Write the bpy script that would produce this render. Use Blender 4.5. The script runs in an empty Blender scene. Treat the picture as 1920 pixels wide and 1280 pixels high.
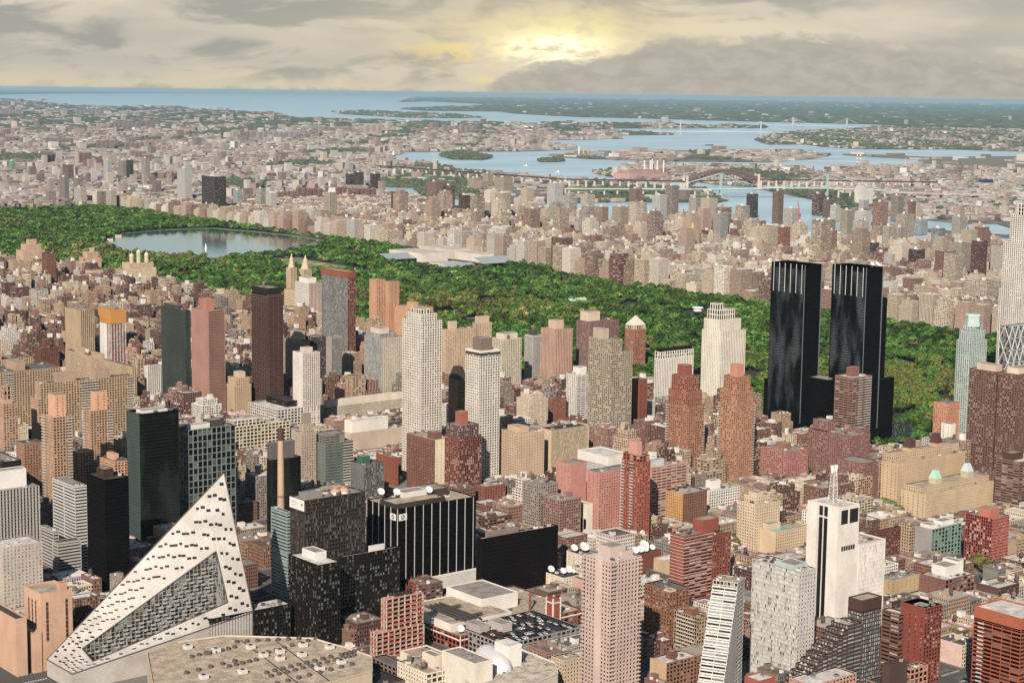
import bpy, math, random, numpy as np
from mathutils import Vector, Matrix
from mathutils.geometry import tessellate_polygon
random.seed(7); np.random.seed(7)
SC = bpy.context.scene; COL = SC.collection; D = bpy.data

# ---------------------------------------------------------------- camera
# frame of the place: x = crosstown (east-south-east), y = uptown, z = up, metres; the aircraft is above the origin
CZ = 455.0
YAW, PIT, ROL, FPX = math.radians(39.056), math.radians(-7.788), math.radians(0.75), 3400.0
sy_, cy_ = math.sin(YAW), math.cos(YAW)
FW = np.array([sy_*math.cos(PIT), cy_*math.cos(PIT), math.sin(PIT)])
RT = np.array([cy_, -sy_, 0.0]); UP = np.cross(RT, FW)
R2 = RT*math.cos(ROL)+UP*math.sin(ROL); U2 = -RT*math.sin(ROL)+UP*math.cos(ROL)
cam = D.objects.new('camera', D.cameras.new('camera')); COL.objects.link(cam)
cam.matrix_world = Matrix(((R2[0], U2[0], -FW[0], 0), (R2[1], U2[1], -FW[1], 0), (R2[2], U2[2], -FW[2], CZ), (0, 0, 0, 1)))
cam.data.sensor_width = 36; cam.data.lens = 36*FPX/1920
cam.data.clip_start = 1; cam.data.clip_end = 900000
SC.camera = cam

# ---------------------------------------------------------------- light, exposure
EXPO = 1.06; HAZE = 0.9e-5
SC.view_settings.view_transform = 'Standard'; SC.view_settings.look = 'None'
SC.view_settings.exposure = EXPO; SC.view_settings.gamma = 1.0
SUN_AZ, SUN_EL = math.radians(-130.0), math.radians(31.0)   # azimuth from +y towards +x
sd = Vector((math.sin(SUN_AZ)*math.cos(SUN_EL), math.cos(SUN_AZ)*math.cos(SUN_EL), math.sin(SUN_EL)))
sl = D.lights.new('sun', 'SUN'); sl.energy = 5.0; sl.angle = math.radians(0.5); sl.color = (1.0, 0.86, 0.72)
so = D.objects.new('sun', sl); COL.objects.link(so)
so.rotation_euler = sd.to_track_quat('Z', 'Y').to_euler(); so.location = (0, 0, 900)
SC.cycles.use_denoising = True
SC.cycles.max_bounces = 5; SC.cycles.diffuse_bounces = 1; SC.cycles.glossy_bounces = 2; SC.cycles.transmission_bounces = 2
SC.cycles.volume_bounces = 0
SC.render.film_transparent = False

# ---------------------------------------------------------------- pixel of the photograph (1920x1280) <-> place
def ray(px, py): return FW+R2*(px-960)/FPX-U2*(py-640)/FPX
def G(px, py, z=0.0):
    d = ray(px, py); t = (z-CZ)/min(d[2], -CZ/240000)
    return (d[0]*t, d[1]*t)
def pj(u, v, z=0.0):
    d = np.array((u, v, z-CZ)); k = d@FW
    return (960+FPX*(d@R2)/k, 640-FPX*(d@U2)/k, k)
# street plan: paper grid (crosstown, uptown) -> place.  The plan is level with a curved earth, the scene is flat, so far blocks spread a little
_p0 = math.radians(-8.392); _FW = np.array([sy_*math.cos(_p0), cy_*math.cos(_p0), math.sin(_p0)]); _UP = np.cross(RT, _FW)
_R2 = RT*math.cos(ROL)+_UP*math.sin(ROL); _U2 = -RT*math.sin(ROL)+_UP*math.cos(ROL)
def wp(u, v):
    d = np.array((u, v, -CZ)); k = d@_FW
    return G(960+FPX*(d@_R2)/k, 640-FPX*(d@_U2)/k)
def sfac(x, y): return 1+math.hypot(x, y)/38560
def h_from(px, yt, yb):
    lo, hi = 0.5, 420.0
    for _ in range(40):
        m = (lo+hi)/2; u, v = G(px, yt, m)
        if pj(u, v, 0)[1] < yb: lo = m
        else: hi = m
    return lo
def h_at(u, v, yt):
    lo, hi = 0.0, 420.0
    for _ in range(40):
        m = (lo+hi)/2
        if pj(u, v, m)[1] > yt: lo = m
        else: hi = m
    return lo
def ext(u, v, h, axis, px):
    d = np.array((u, v, h-CZ)); a, b = d@R2, d@FW; ru, fu = R2[axis], FW[axis]; k = (px-960)/FPX
    return (k*b-a)/(ru-k*fu)

# ---------------------------------------------------------------- sky
def lin(h):
    c = [int(h[i:i+2], 16)/255 for i in (0, 2, 4)]
    return [x/12.92 if x < .04045 else ((x+.055)/1.055)**2.4 for x in c]
KALB = 0.51
def alb(h, k=1.0):
    c = [x*q for x, q in zip(lin(h), (.95, 1.02, 1.10))]; y = .3*c[0]+.6*c[1]+.1*c[2]
    if c[0] > 2.5*c[1] and c[1] < .3: c = [c[0]*.80, c[1]*1.04, c[2]*.80]; y = .3*c[0]+.6*c[1]+.1*c[2]
    if y < .09: k *= .35+.65*(y/.09)
    return tuple(min(.82, max(.0015, (y+(x-y)*.84)*KALB*k)) for x in c)
W = D.worlds.new('World'); SC.world = W; W.use_nodes = True
nt = W.node_tree; N = nt.nodes; L = nt.links
for n in list(N): N.remove(n)
def nd(t, **k):
    n = N.new(t)
    for a, b in k.items(): setattr(n, a, b)
    return n
def mth(op, a, b=None, c=None, clamp=False):
    n = N.new('ShaderNodeMath'); n.operation = op; n.use_clamp = clamp
    for i, s in enumerate((a, b, c)):
        if s is None: continue
        if isinstance(s, (int, float)): n.inputs[i].default_value = s
        else: L.new(s, n.inputs[i])
    return n.outputs[0]
def mix(f, a, b):
    n = N.new('ShaderNodeMix'); n.data_type = 'RGBA'
    for s, x in ((n.inputs[0], f), (n.inputs[6], a), (n.inputs[7], b)):
        if isinstance(x, (int, float)): s.default_value = x
        elif isinstance(x, (tuple, list)): s.default_value = (*x[:3], 1)
        else: L.new(x, s)
    return n.outputs[2]
def smooth(x, lo, hi):
    n = N.new('ShaderNodeMapRange'); n.interpolation_type = 'SMOOTHSTEP'
    L.new(x, n.inputs[0]); n.inputs[1].default_value = lo; n.inputs[2].default_value = hi
    return n.outputs[0]
tc = nd('ShaderNodeTexCoord'); sep = nd('ShaderNodeSeparateXYZ'); L.new(tc.outputs['Generated'], sep.inputs[0])
X_, Y_, Z_ = sep.outputs
# the sky is laid out by compass bearing and elevation
bear = mth('ARCTAN2', mth('SUBTRACT', mth('MULTIPLY', X_, cy_), mth('MULTIPLY', Y_, sy_)), mth('ADD', mth('MULTIPLY', X_, sy_), mth('MULTIPLY', Y_, cy_)))
elev = mth('ARCSINE', Z_)
def noise(sx, sz, det=6.0, rough=.55, off=0.0, dist=0.0):
    c = nd('ShaderNodeCombineXYZ'); L.new(mth('MULTIPLY', bear, sx), c.inputs[0]); L.new(mth('MULTIPLY', elev, sz), c.inputs[1]); c.inputs[2].default_value = off
    n = nd('ShaderNodeTexNoise'); n.inputs['Scale'].default_value = 1.0; n.inputs['Detail'].default_value = det
    n.inputs['Roughness'].default_value = rough; n.inputs['Distortion'].default_value = dist
    L.new(c.outputs[0], n.inputs['Vector']); return n.outputs['Fac']
def sky_at(px, py):
    d = ray(px, py); d = d/np.linalg.norm(d)
    return math.atan2(d[0]*cy_-d[1]*sy_, d[0]*sy_+d[1]*cy_), math.asin(d[2])
def gauss(px, py, sx, sz):
    a, e = sky_at(px, py)
    q = mth('ADD', mth('POWER', mth('DIVIDE', mth('SUBTRACT', bear, a), sx), 2.0), mth('POWER', mth('DIVIDE', mth('SUBTRACT', elev, e), sz), 2.0))
    return mth('EXPONENT', mth('MULTIPLY', q, -1.0))
KS = 2**-EXPO
def sk(h): return [x*KS for x in lin(h)]
n1 = noise(13, 48, 9, .55, 2.3, .5); n2 = noise(8, 40, 5, .5, 7.7); n3 = noise(70, 150, 6, .6, 3.1, .4)
base = mix(smooth(n2, .3, .7), sk('c2bcaf'), sk('e4d7c0'))
base = mix(mth('MULTIPLY', smooth(elev, .016, -.002), smooth(bear, .05, -.12)), base, sk('dccfb4'))
# long grey decks, upper left
deck = mth('MULTIPLY', mth('MULTIPLY', smooth(n1, .45, .58), mth('SUBTRACT', 1.0, mth('MULTIPLY', smooth(bear, .12, .22), .65))), smooth(mth('ADD', elev, mth('MULTIPLY', n2, .012)), .006, .016))
base = mix(mth('MULTIPLY', deck, .85), base, sk('a0a098'))
# brighter gap and yellow glow behind the cloud bank
glow = gauss(1045, 66, .090, .0185)
gl2 = gauss(1040, 92, .026, .0072)
base = mix(mth('MULTIPLY', glow, mth('ADD', .62, mth('MULTIPLY', smooth(n3, .34, .62), .38)), None, True), base, sk('ead8ae'))
base = mix(mth('MULTIPLY', gauss(1060, 60, .032, .0100), mth('ADD', .45, mth('MULTIPLY', smooth(n3, .36, .6), .5))), base, sk('fdeca8'))
base = mix(mth('MULTIPLY', gauss(885, 95, .03, .006), smooth(n3, .4, .56)), base, sk('f1d993'))
base = mix(mth('MULTIPLY', mth('MULTIPLY', gl2, 1.5), smooth(n3, .34, .56), None, True), base, [x*1.35 for x in sk('fff6cf')])
base = mix(mth('MULTIPLY', gauss(910, 150, .009, .0026), .9), base, sk('ecd9a8'))
# the low cloud bank on the right, its top edge as a profile over the bearing
rp = nd('ShaderNodeValToRGB'); rp.color_ramp.interpolation = 'B_SPLINE'
prof = [(700, 175), (900, 172), (930, 150), (1000, 112), (1060, 118), (1150, 100), (1220, 72), (1275, 62), (1320, 76), (1420, 70), (1500, 55), (1600, 74), (1720, 82), (1920, 118)]
e0, e1 = -.012, .045
A0, A1 = sky_at(700, 100)[0], sky_at(2000, 100)[0]
els = rp.color_ramp.elements
while len(els) < len(prof): els.new(.5)
for el, (x, y) in zip(els, prof):
    a, e = sky_at(x, y); t = (e-e0)/(e1-e0); el.position = (a-A0)/(A1-A0); el.color = (t, t, t, 1)
L.new(mth('DIVIDE', mth('SUBTRACT', bear, A0), A1-A0), rp.inputs[0])
topz = mth('ADD', mth('MULTIPLY', rp.outputs[0], e1-e0), e0)
edge = mth('ADD', topz, mth('MULTIPLY', mth('SUBTRACT', n3, .5), .022))
bank = mth('MULTIPLY', smooth(mth('SUBTRACT', edge, elev), -.0012, .0050), smooth(mth('ADD', elev, mth('MULTIPLY', n2, .004)), -.004, .004))
bcol = mix(smooth(n3, .3, .7), sk('b0aa9e'), sk('c0b9ac'))
base = mix(bank, base, bcol)
# low left bank
edge2 = mth('ADD', mth('MULTIPLY', mth('SUBTRACT', noise(38, 60, 6, .6, 12.0), .5), .024), .0015)
bank2 = mth('MULTIPLY', mth('MULTIPLY', smooth(mth('SUBTRACT', edge2, elev), -.0005, .003), smooth(bear, .0, -.03)), smooth(bear, -.30, -.2))
base = mix(mth('MULTIPLY', bank2, .7), base, sk('afab9c'))
base = mix(mth('MULTIPLY', smooth(elev, .004, -.009), .55), base, sk('b7b4a8'))
sky = nd('ShaderNodeTexSky'); sky.sky_type = 'NISHITA'; sky.sun_disc = False
sky.sun_elevation = SUN_EL; sky.sun_rotation = SUN_AZ; sky.altitude = 450; sky.air_density = 1.2; sky.dust_density = 1.5
nis = nd('ShaderNodeVectorMath'); nis.operation = 'SCALE'; nis.inputs['Scale'].default_value = 0.05
L.new(sky.outputs[0], nis.inputs[0])
hi = smooth(elev, .052, .09)
final = mix(hi, base, nis.outputs[0])
bg = nd('ShaderNodeBackground'); L.new(final, bg.inputs[0]); bg.inputs[1].default_value = 1.0
wo = nd('ShaderNodeOutputWorld'); L.new(bg.outputs[0], wo.inputs[0])

# ---------------------------------------------------------------- materials
MC = {}
def newmat(name):
    m = D.materials.new(name); m.use_nodes = True
    global N, L
    N = m.node_tree.nodes; L = m.node_tree.links
    return m, N['Principled BSDF']
def setcol(b, x):
    if isinstance(x, (tuple, list)): b.inputs['Base Color'].default_value = (*x[:3], 1)
    else: L.new(x, b.inputs['Base Color'])
def objnoise(scale, det=4.0, stretch=(1, 1, 1), coord='Object'):
    t = nd('ShaderNodeTexCoord'); mp = nd('ShaderNodeMapping'); mp.inputs['Scale'].default_value = [scale*s for s in stretch]
    L.new(t.outputs[coord], mp.inputs[0]); n = nd('ShaderNodeTexNoise'); n.inputs['Scale'].default_value = 1; n.inputs['Detail'].default_value = det
    L.new(mp.outputs[0], n.inputs['Vector']); return n.outputs['Fac']
def wallm(hexc, k=1.0, rough=.85, spec=.25):
    if sum(lin(hexc)) < .12: spec = .08
    key = ('w', hexc, k, rough)
    if key in MC: return MC[key]
    m, b = newmat('wall_'+hexc); c = alb(hexc, k)
    f = objnoise(.06, 6, (1, 1, .5)); g = objnoise(1.1, 4, (1, 1, .3))
    f2 = mth('ADD', mth('MULTIPLY', f, .6), mth('MULTIPLY', g, .4))
    setcol(b, mix(smooth(f2, .3, .7), [x*.80 for x in c], [min(.85, x*1.1) for x in c]))
    b.inputs['Roughness'].default_value = rough; b.inputs['Specular IOR Level'].default_value = spec
    MC[key] = m; return m
GLZ = {  # dark glass, colour of blinds and of painted sky reflections, share of light panes, roughness
 'dark': ('1a1614', 'b8b4a8', .14, .18), 'mix': ('2a2320', 'd6cdc0', .32, .2), 'black': ('080707', '2a2826', .04, .14),
 'teal': ('20302c', '8fa79d', .3, .12), 'grey': ('3a3a38', 'b9bcb8', .42, .15), 'pale': ('6f7a78', 'c8d2cc', .45, .12), 'brown': ('1a1210', '8a7a6c', .14, .18),
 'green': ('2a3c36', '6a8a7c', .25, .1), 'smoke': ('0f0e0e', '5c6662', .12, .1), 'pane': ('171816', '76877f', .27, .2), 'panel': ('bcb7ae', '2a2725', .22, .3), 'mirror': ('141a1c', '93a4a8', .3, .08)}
def glassm(kind):
    key = ('g', kind)
    if key in MC: return MC[key]
    a, bl, sh, ro = GLZ[kind]
    m, b = newmat('glazing_'+kind)
    uv = nd('ShaderNodeUVMap'); fl = nd('ShaderNodeVectorMath'); fl.operation = 'FLOOR'; L.new(uv.outputs[0], fl.inputs[0])
    wn = nd('ShaderNodeTexWhiteNoise'); wn.noise_dimensions = '3D'; L.new(fl.outputs[0], wn.inputs[0])
    f = smooth(wn.outputs['Value'], 1-sh-.08, 1-sh+.1)
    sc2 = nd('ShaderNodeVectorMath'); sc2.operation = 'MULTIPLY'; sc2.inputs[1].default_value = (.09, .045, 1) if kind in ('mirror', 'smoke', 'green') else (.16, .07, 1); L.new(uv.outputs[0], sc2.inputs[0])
    pn = nd('ShaderNodeTexNoise'); pn.inputs['Scale'].default_value = 1; pn.inputs['Detail'].default_value = 3; L.new(sc2.outputs[0], pn.inputs['Vector'])
    c0 = mix(wn.outputs['Value'], alb(a, .8), alb(a, 1.8))
    if kind in ('mirror', 'smoke', 'green'): f = mth('MULTIPLY', smooth(pn.outputs['Fac'], .40, .66), mth('ADD', .55, mth('MULTIPLY', wn.outputs['Value'], .35)))  # broad pale patches paint sky reflections into the dark glass
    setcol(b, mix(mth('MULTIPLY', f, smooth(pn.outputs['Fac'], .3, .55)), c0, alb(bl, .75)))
    b.inputs['Roughness'].default_value = ro; b.inputs['Specular IOR Level'].default_value = .25 if kind == 'black' else .5
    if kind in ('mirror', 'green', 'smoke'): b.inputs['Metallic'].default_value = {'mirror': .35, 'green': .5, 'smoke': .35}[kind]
    # panes never hang perfectly true: tilt each one a little
    bp = nd('ShaderNodeBump'); bp.inputs['Strength'].default_value = .35; bp.inputs['Distance'].default_value = .5
    L.new(wn.outputs['Value'], bp.inputs['Height']); L.new(bp.outputs[0], b.inputs['Normal'])
    MC[key] = m; return m
def roofm(hexc):
    key = ('r', hexc)
    if key in MC: return MC[key]
    m, b = newmat('roof_'+hexc); c = alb(hexc)
    f = objnoise(.12, 6); g = objnoise(.9, 5)
    f2 = mth('ADD', mth('MULTIPLY', f, .5), mth('MULTIPLY', g, .5))
    setcol(b, mix(smooth(f2, .38, .62), [x*.55 for x in c], [min(.8, x*1.1) for x in c]))
    b.inputs['Roughness'].default_value = .9; MC[key] = m; return m
def plain(name, hexc, rough=.6, metal=0.0, spec=.4, k=1.0):
    key = ('p', name, hexc)
    if key in MC: return MC[key]
    m, b = newmat(name); c = alb(hexc, k); g = objnoise(1.3, 4)
    setcol(b, mix(g, [x*.82 for x in c], [min(.85, x*1.15) for x in c]))
    b.inputs['Roughness'].default_value = rough; b.inputs['Metallic'].default_value = metal; b.inputs['Specular IOR Level'].default_value = spec
    MC[key] = m; return m
FAC = {  # bay, floor, window width share, window height share, light share
 'punch': (3.1, 3.1, .48, .56, .15), 'grid': (3.3, 3.1, .62, .6, .2), 'ribbon': (9.0, 3.1, .94, .48, .2), 'strip': (3.4, 3.1, .42, .9, .12),
 'tight': (2.4, 3.0, .45, .5, .25), 'office': (1.8, 3.7, .8, .72, .15), 'walkup': (2.3, 3.4, .46, .56, .12), 'wide': (5.0, 3.0, .7, .5, .3)}
def facm(st):
    """walls with punched windows, laid out in metres; wall colour from the mesh's own 'Col' attribute"""
    key = ('f', st)
    if key in MC: return MC[key]
    bay, fh, wx, wy, sh = FAC[st]
    m, b = newmat('facade_'+st)
    at = nd('ShaderNodeAttribute'); at.attribute_name = 'Col'
    uv = nd('ShaderNodeUVMap'); dv = nd('ShaderNodeVectorMath'); dv.operation = 'DIVIDE'; dv.inputs[1].default_value = (bay, fh, 1); L.new(uv.outputs[0], dv.inputs[0])
    fl = nd('ShaderNodeVectorMath'); fl.operation = 'FLOOR'; L.new(dv.outputs[0], fl.inputs[0])
    fr = nd('ShaderNodeVectorMath'); fr.operation = 'FRACTION'; L.new(dv.outputs[0], fr.inputs[0])
    s = nd('ShaderNodeSeparateXYZ'); L.new(fr.outputs[0], s.inputs[0])
    mx = mth('LESS_THAN', mth('ABSOLUTE', mth('SUBTRACT', s.outputs[0], .5)), wx/2)
    my = mth('LESS_THAN', mth('ABSOLUTE', mth('SUBTRACT', s.outputs[1], .5)), wy/2)
    w = mth('MULTIPLY', mx, my)
    wn = nd('ShaderNodeTexWhiteNoise'); wn.noise_dimensions = '3D'; L.new(fl.outputs[0], wn.inputs[0])
    wc = mix(smooth(wn.outputs['Value'], 1-sh-.1, 1-sh+.1), (.006, .005, .005), (.22, .20, .18))
    f = objnoise(.2, 5, (1, 1, .15)); g = objnoise(1.5, 3)
    tone = mth('ADD', .70, mth('MULTIPLY', mth('ADD', f, g), .3))
    v = nd('ShaderNodeVectorMath'); v.operation = 'SCALE'; L.new(at.outputs['Color'], v.inputs[0]); L.new(tone, v.inputs['Scale'])
    setcol(b, mix(w, v.outputs[0], wc))
    L.new(mth('SUBTRACT', .85, mth('MULTIPLY', w, .65)), b.inputs['Roughness'])
    bp = nd('ShaderNodeBump'); bp.inputs['Strength'].default_value = .6; bp.inputs['Distance'].default_value = .4; bp.invert = True
    L.new(w, bp.inputs['Height']); L.new(bp.outputs[0], b.inputs['Normal'])
    MC[key] = m; return m
def attm(name, rough=.9):
    """flat surfaces coloured by the mesh's own 'Col' attribute, weathered"""
    key = ('a', name)
    if key in MC: return MC[key]
    m, b = newmat(name); at = nd('ShaderNodeAttribute'); at.attribute_name = 'Col'
    f = objnoise(.1, 6); g = objnoise(.7, 4)
    tone = mth('ADD', .45, mth('MULTIPLY', mth('ADD', f, g), .55))
    v = nd('ShaderNodeVectorMath'); v.operation = 'SCALE'; L.new(at.outputs['Color'], v.inputs[0]); L.new(tone, v.inputs['Scale'])
    setcol(b, v.outputs[0]); b.inputs['Roughness'].default_value = rough; MC[key] = m; return m

# ---------------------------------------------------------------- mesh building
class MB:
    def __init__(s): s.v = []; s.f = []; s.uv = []; s.mi = []; s.col = []; s.mats = []; s.usecol = False
    def m(s, mat):
        if mat not in s.mats: s.mats.append(mat)
        return s.mats.index(mat)
    def face(s, pts, mat, uvs=None, col=None):
        i = len(s.v); s.v.extend(pts); s.f.append(tuple(range(i, i+len(pts)))); s.mi.append(s.m(mat))
        s.uv.extend(uvs if uvs else [(0, 0)]*len(pts))
        if col is not None: s.usecol = True
        s.col.extend([col or (.5, .5, .5)]*len(pts))
    def box(s, x0, x1, y0, y1, z0, z1, mat, top=None, col=None, tcol=None, bottom=False, sides='SWNE'):
        o = random.random()*40//1*10
        if 'S' in sides: s.face([(x0, y0, z0), (x1, y0, z0), (x1, y0, z1), (x0, y0, z1)], mat, [(o, 0), (o+x1-x0, 0), (o+x1-x0, z1-z0), (o, z1-z0)], col)
        if 'E' in sides: s.face([(x1, y0, z0), (x1, y1, z0), (x1, y1, z1), (x1, y0, z1)], mat, [(o+500, 0), (o+500+y1-y0, 0), (o+500+y1-y0, z1-z0), (o+500, z1-z0)], col)
        if 'N' in sides: s.face([(x1, y1, z0), (x0, y1, z0), (x0, y1, z1), (x1, y1, z1)], mat, [(o+900, 0), (o+900+x1-x0, 0), (o+900+x1-x0, z1-z0), (o+900, z1-z0)], col)
        if 'W' in sides: s.face([(x0, y1, z0), (x0, y0, z0), (x0, y0, z1), (x0, y1, z1)], mat, [(o+1300, 0), (o+1300+y1-y0, 0), (o+1300+y1-y0, z1-z0), (o+1300, z1-z0)], col)
        if top is not False: s.face([(x0, y0, z1), (x1, y0, z1), (x1, y1, z1), (x0, y1, z1)], top or mat, None, tcol or col)
        if bottom: s.face([(x0, y1, z0), (x1, y1, z0), (x1, y0, z0), (x0, y0, z0)], mat, None, col)
    def bar(s, p, q, w, h, mat, col=None):
        p, q = np.array(p, float), np.array(q, float); d = q-p; n = np.linalg.norm(d)
        if n < 1e-6: return
        d /= n; a = np.cross(d, (0, 0, 1.0))
        if np.linalg.norm(a) < 1e-3: a = np.array((1.0, 0, 0))
        a /= np.linalg.norm(a); b = np.cross(a, d); a = a*w/2; b = b*h/2
        c = [tuple(p+x*a+y*b) for x, y in ((-1, -1), (1, -1), (1, 1), (-1, 1))]; e = [tuple(q+x*a+y*b) for x, y in ((-1, -1), (1, -1), (1, 1), (-1, 1))]
        for i in range(4):
            j = (i+1) % 4; s.face([c[i], e[i], e[j], c[j]][::-1], mat, None, col)
        s.face(c, mat, None, col); s.face(e[::-1], mat, None, col)
    def lathe(s, cx, cy, prof, mat, n=12, col=None, cap=True):
        R = [[(cx+r*math.cos(2*math.pi*k/n), cy+r*math.sin(2*math.pi*k/n), z) for k in range(n)] for r, z in prof]
        for a, b in zip(R, R[1:]):
            for k in range(n):
                j = (k+1) % n; s.face([a[k], a[j], b[j], b[k]], mat, None, col)
        if cap: s.face(R[-1], mat, None, col)
    def prism(s, poly, z0, z1, mat, top=None, col=None, tcol=None):
        n = len(poly); A = sum(poly[i][0]*poly[(i+1) % n][1]-poly[(i+1) % n][0]*poly[i][1] for i in range(n))
        if A < 0: poly = poly[::-1]
        t = 0
        for i in range(n):
            a, b = poly[i], poly[(i+1) % n]; w = math.hypot(b[0]-a[0], b[1]-a[1])
            s.face([(*a, z0), (*b, z0), (*b, z1), (*a, z1)], mat, [(t, 0), (t+w, 0), (t+w, z1-z0), (t, z1-z0)], col); t += w
        for tr in tessellate_polygon([[Vector((*p, 0)) for p in poly]]):
            q = [(*poly[i], z1) for i in tr]
            if (q[1][0]-q[0][0])*(q[2][1]-q[0][1])-(q[1][1]-q[0][1])*(q[2][0]-q[0][0]) < 0: q = q[::-1]
            s.face(q, top or mat, None, tcol or col)
    def mesh(s, name, origin=(0, 0, 0)):
        me = D.meshes.new(name)
        V = np.array(s.v, dtype=np.float64)-np.array(origin); nf = len(s.f)
        cnt = np.array([len(f) for f in s.f], dtype=np.int32)
        me.vertices.add(len(V)); me.vertices.foreach_set('co', V.astype(np.float32).ravel())
        me.loops.add(len(V)); me.loops.foreach_set('vertex_index', np.arange(len(V), dtype=np.int32))
        me.polygons.add(nf); st = np.concatenate(([0], np.cumsum(cnt)[:-1])).astype(np.int32)
        me.polygons.foreach_set('loop_start', st); me.polygons.foreach_set('loop_total', cnt)
        me.polygons.foreach_set('material_index', np.array(s.mi, dtype=np.int32))
        u = me.uv_layers.new(name='UVMap'); u.data.foreach_set('uv', np.array(s.uv, dtype=np.float32).ravel())
        if s.usecol:
            a = me.color_attributes.new('Col', 'FLOAT_COLOR', 'POINT'); c = np.ones((len(V), 4), dtype=np.float32); c[:, :3] = np.array(s.col)
            a.data.foreach_set('color', c.ravel())
        for m in s.mats: me.materials.append(m)
        me.update(calc_edges=True); me.validate(); return me
    def obj(s, name, parent=None, origin=None):
        if not s.f: return None
        if origin is None: origin = parent.location[:] if parent else (0, 0, 0)
        o = D.objects.new(name, s.mesh(name, origin)); COL.objects.link(o)
        if parent: o.parent = parent
        else: o.location = origin
        return o
def tag(o, label=None, cat=None, group=None, kind=None):
    if label: o['label'] = label
    if cat: o['category'] = cat
    if group: o['group'] = group
    if kind: o['kind'] = kind
    return o
def empty(name, loc, label, cat, group=None):
    o = D.objects.new(name, None); o.location = loc; o.empty_display_size = 5; COL.objects.link(o)
    return tag(o, label, cat, group)
def dup(root, loc, rz=None, scale=None, label=None):
    r = root.copy(); COL.objects.link(r); r.location = loc
    if rz is not None: r.rotation_euler = (0, 0, rz)
    if scale is not None: r.scale = scale
    if label: r['label'] = label
    for ch in root.children:
        c = ch.copy(); COL.objects.link(c); c.parent = r
    return r
# ---------------------------------------------------------------- buildings with modelled facades
ST = {  # bay, floor, pier share, spandrel share, how far piers stand out
 'punch': (3.3, 3.1, .52, .50, .02), 'grid': (3.6, 3.1, .30, .38, .03), 'ribbon': (7.0, 3.1, .05, .50, -.12), 'gridb': (3.5, 3.1, .45, .48, .03), 'band': (30., 3.1, .03, .52, -.12),
 'strip': (3.2, 3.2, .46, .10, .35), 'pin': (1.7, 3.6, .16, .08, .25), 'curtain': (1.6, 3.4, .10, .15, .03), 'frame': (2.6, 3.2, .18, .2, .05),
 'tall': (4.6, 6.4, .30, .16, .2), 'bands': (8., 3.1, .04, .34, -.12), 'slot': (4.0, 3.4, .70, .62, .02), 'loft': (5.2, 4.2, .22, .30, .04), 'bigframe': (5.4, 6.6, .16, .13, .15), 'few': (6.5, 3.3, .78, .6, .02), 'blank': None}
FOOT = []      # (u0,u1,v0,v1,h) of everything placed by hand
HERO = []      # (short name, u, v, h, pixel box)
def quad(mb, o, t, n, a, b, c, d, off, mat):
    p = lambda s, z: (o[0]+t[0]*s+n[0]*off, o[1]+t[1]*s+n[1]*off, z)
    mb.face([p(a, c), p(b, c), p(b, d), p(a, d)], mat, [(a, c), (b, c), (b, d), (a, d)])
def side(mb, o, t, n, a, c, d, off0, off1, mat, flip):
    p = lambda z, q: (o[0]+t[0]*a+n[0]*q, o[1]+t[1]*a+n[1]*q, z)
    f = [p(c, off0), p(c, off1), p(d, off1), p(d, off0)]
    mb.face(f if flip else f[::-1], mat)
def hor(mb, o, t, n, a, b, z, off0, off1, mat, up):
    p = lambda s, q: (o[0]+t[0]*s+n[0]*q, o[1]+t[1]*s+n[1]*q, z)
    f = [p(a, off0), p(b, off0), p(b, off1), p(a, off1)]
    mb.face(f if up else f[::-1], mat)
DP = .5
def lattice(mb, o, t, n, Wd, z0, h, st, mat, gm, gz):
    S = ST[st]
    if S is None or Wd < 2.5:
        quad(mb, o, t, n, 0, Wd, z0, h, 0, mat); return
    bay, fh, pf, sf, out = S
    nb = max(1, round(Wd/bay)); bw = Wd/nb; nf = max(1, round((h-z0)/fh)); f = (h-z0)/nf
    quad(gm, o, t, n, 0.3, Wd-.3, z0, h-.3, -DP, gz)
    k = len(gm.uv); gm.uv[k-4:k] = [(0.01+o[0]//1, 0), (nb-.01+o[0]//1, 0), (nb-.01+o[0]//1, nf), (0.01+o[0]//1, nf)]
    pw = pf*bw
    for i in range(nb+1):
        a, b = (i*bw-pw/2, i*bw+pw/2)
        if i == 0: a, b = -max(out, 0), max(pw/2, .35)
        if i == nb: a, b = Wd-max(pw/2, .35), Wd+max(out, 0)
        oo = out if 0 < i < nb else max(out, .02)
        quad(mb, o, t, n, a, b, z0, h, oo, mat)
        if i > 0: side(mb, o, t, n, a, z0, h, oo, -DP, mat, False)
        if i < nb: side(mb, o, t, n, b, z0, h, oo, -DP, mat, True)
    shh = sf*f
    for j in range(nf+1):
        c, d = z0+j*f-shh/2, z0+j*f+shh/2
        if j == 0: c = z0
        if j == nf: c, d = h-shh*.9, h
        quad(mb, o, t, n, 0, Wd, c, d, 0, mat)
        if j < nf: hor(mb, o, t, n, 0, Wd, d, 0, -DP, mat, True)
        if j > 0: hor(mb, o, t, n, 0, Wd, c, 0, -DP, mat, False)
def faces4(u0, u1, v0, v1):
    return (('S', (u0, v0), (1, 0), (0, -1), u1-u0), ('E', (u1, v0), (0, 1), (1, 0), v1-v0), ('N', (u1, v1), (-1, 0), (0, 1), u1-u0), ('W', (u0, v1), (0, -1), (-1, 0), v1-v0))
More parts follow.
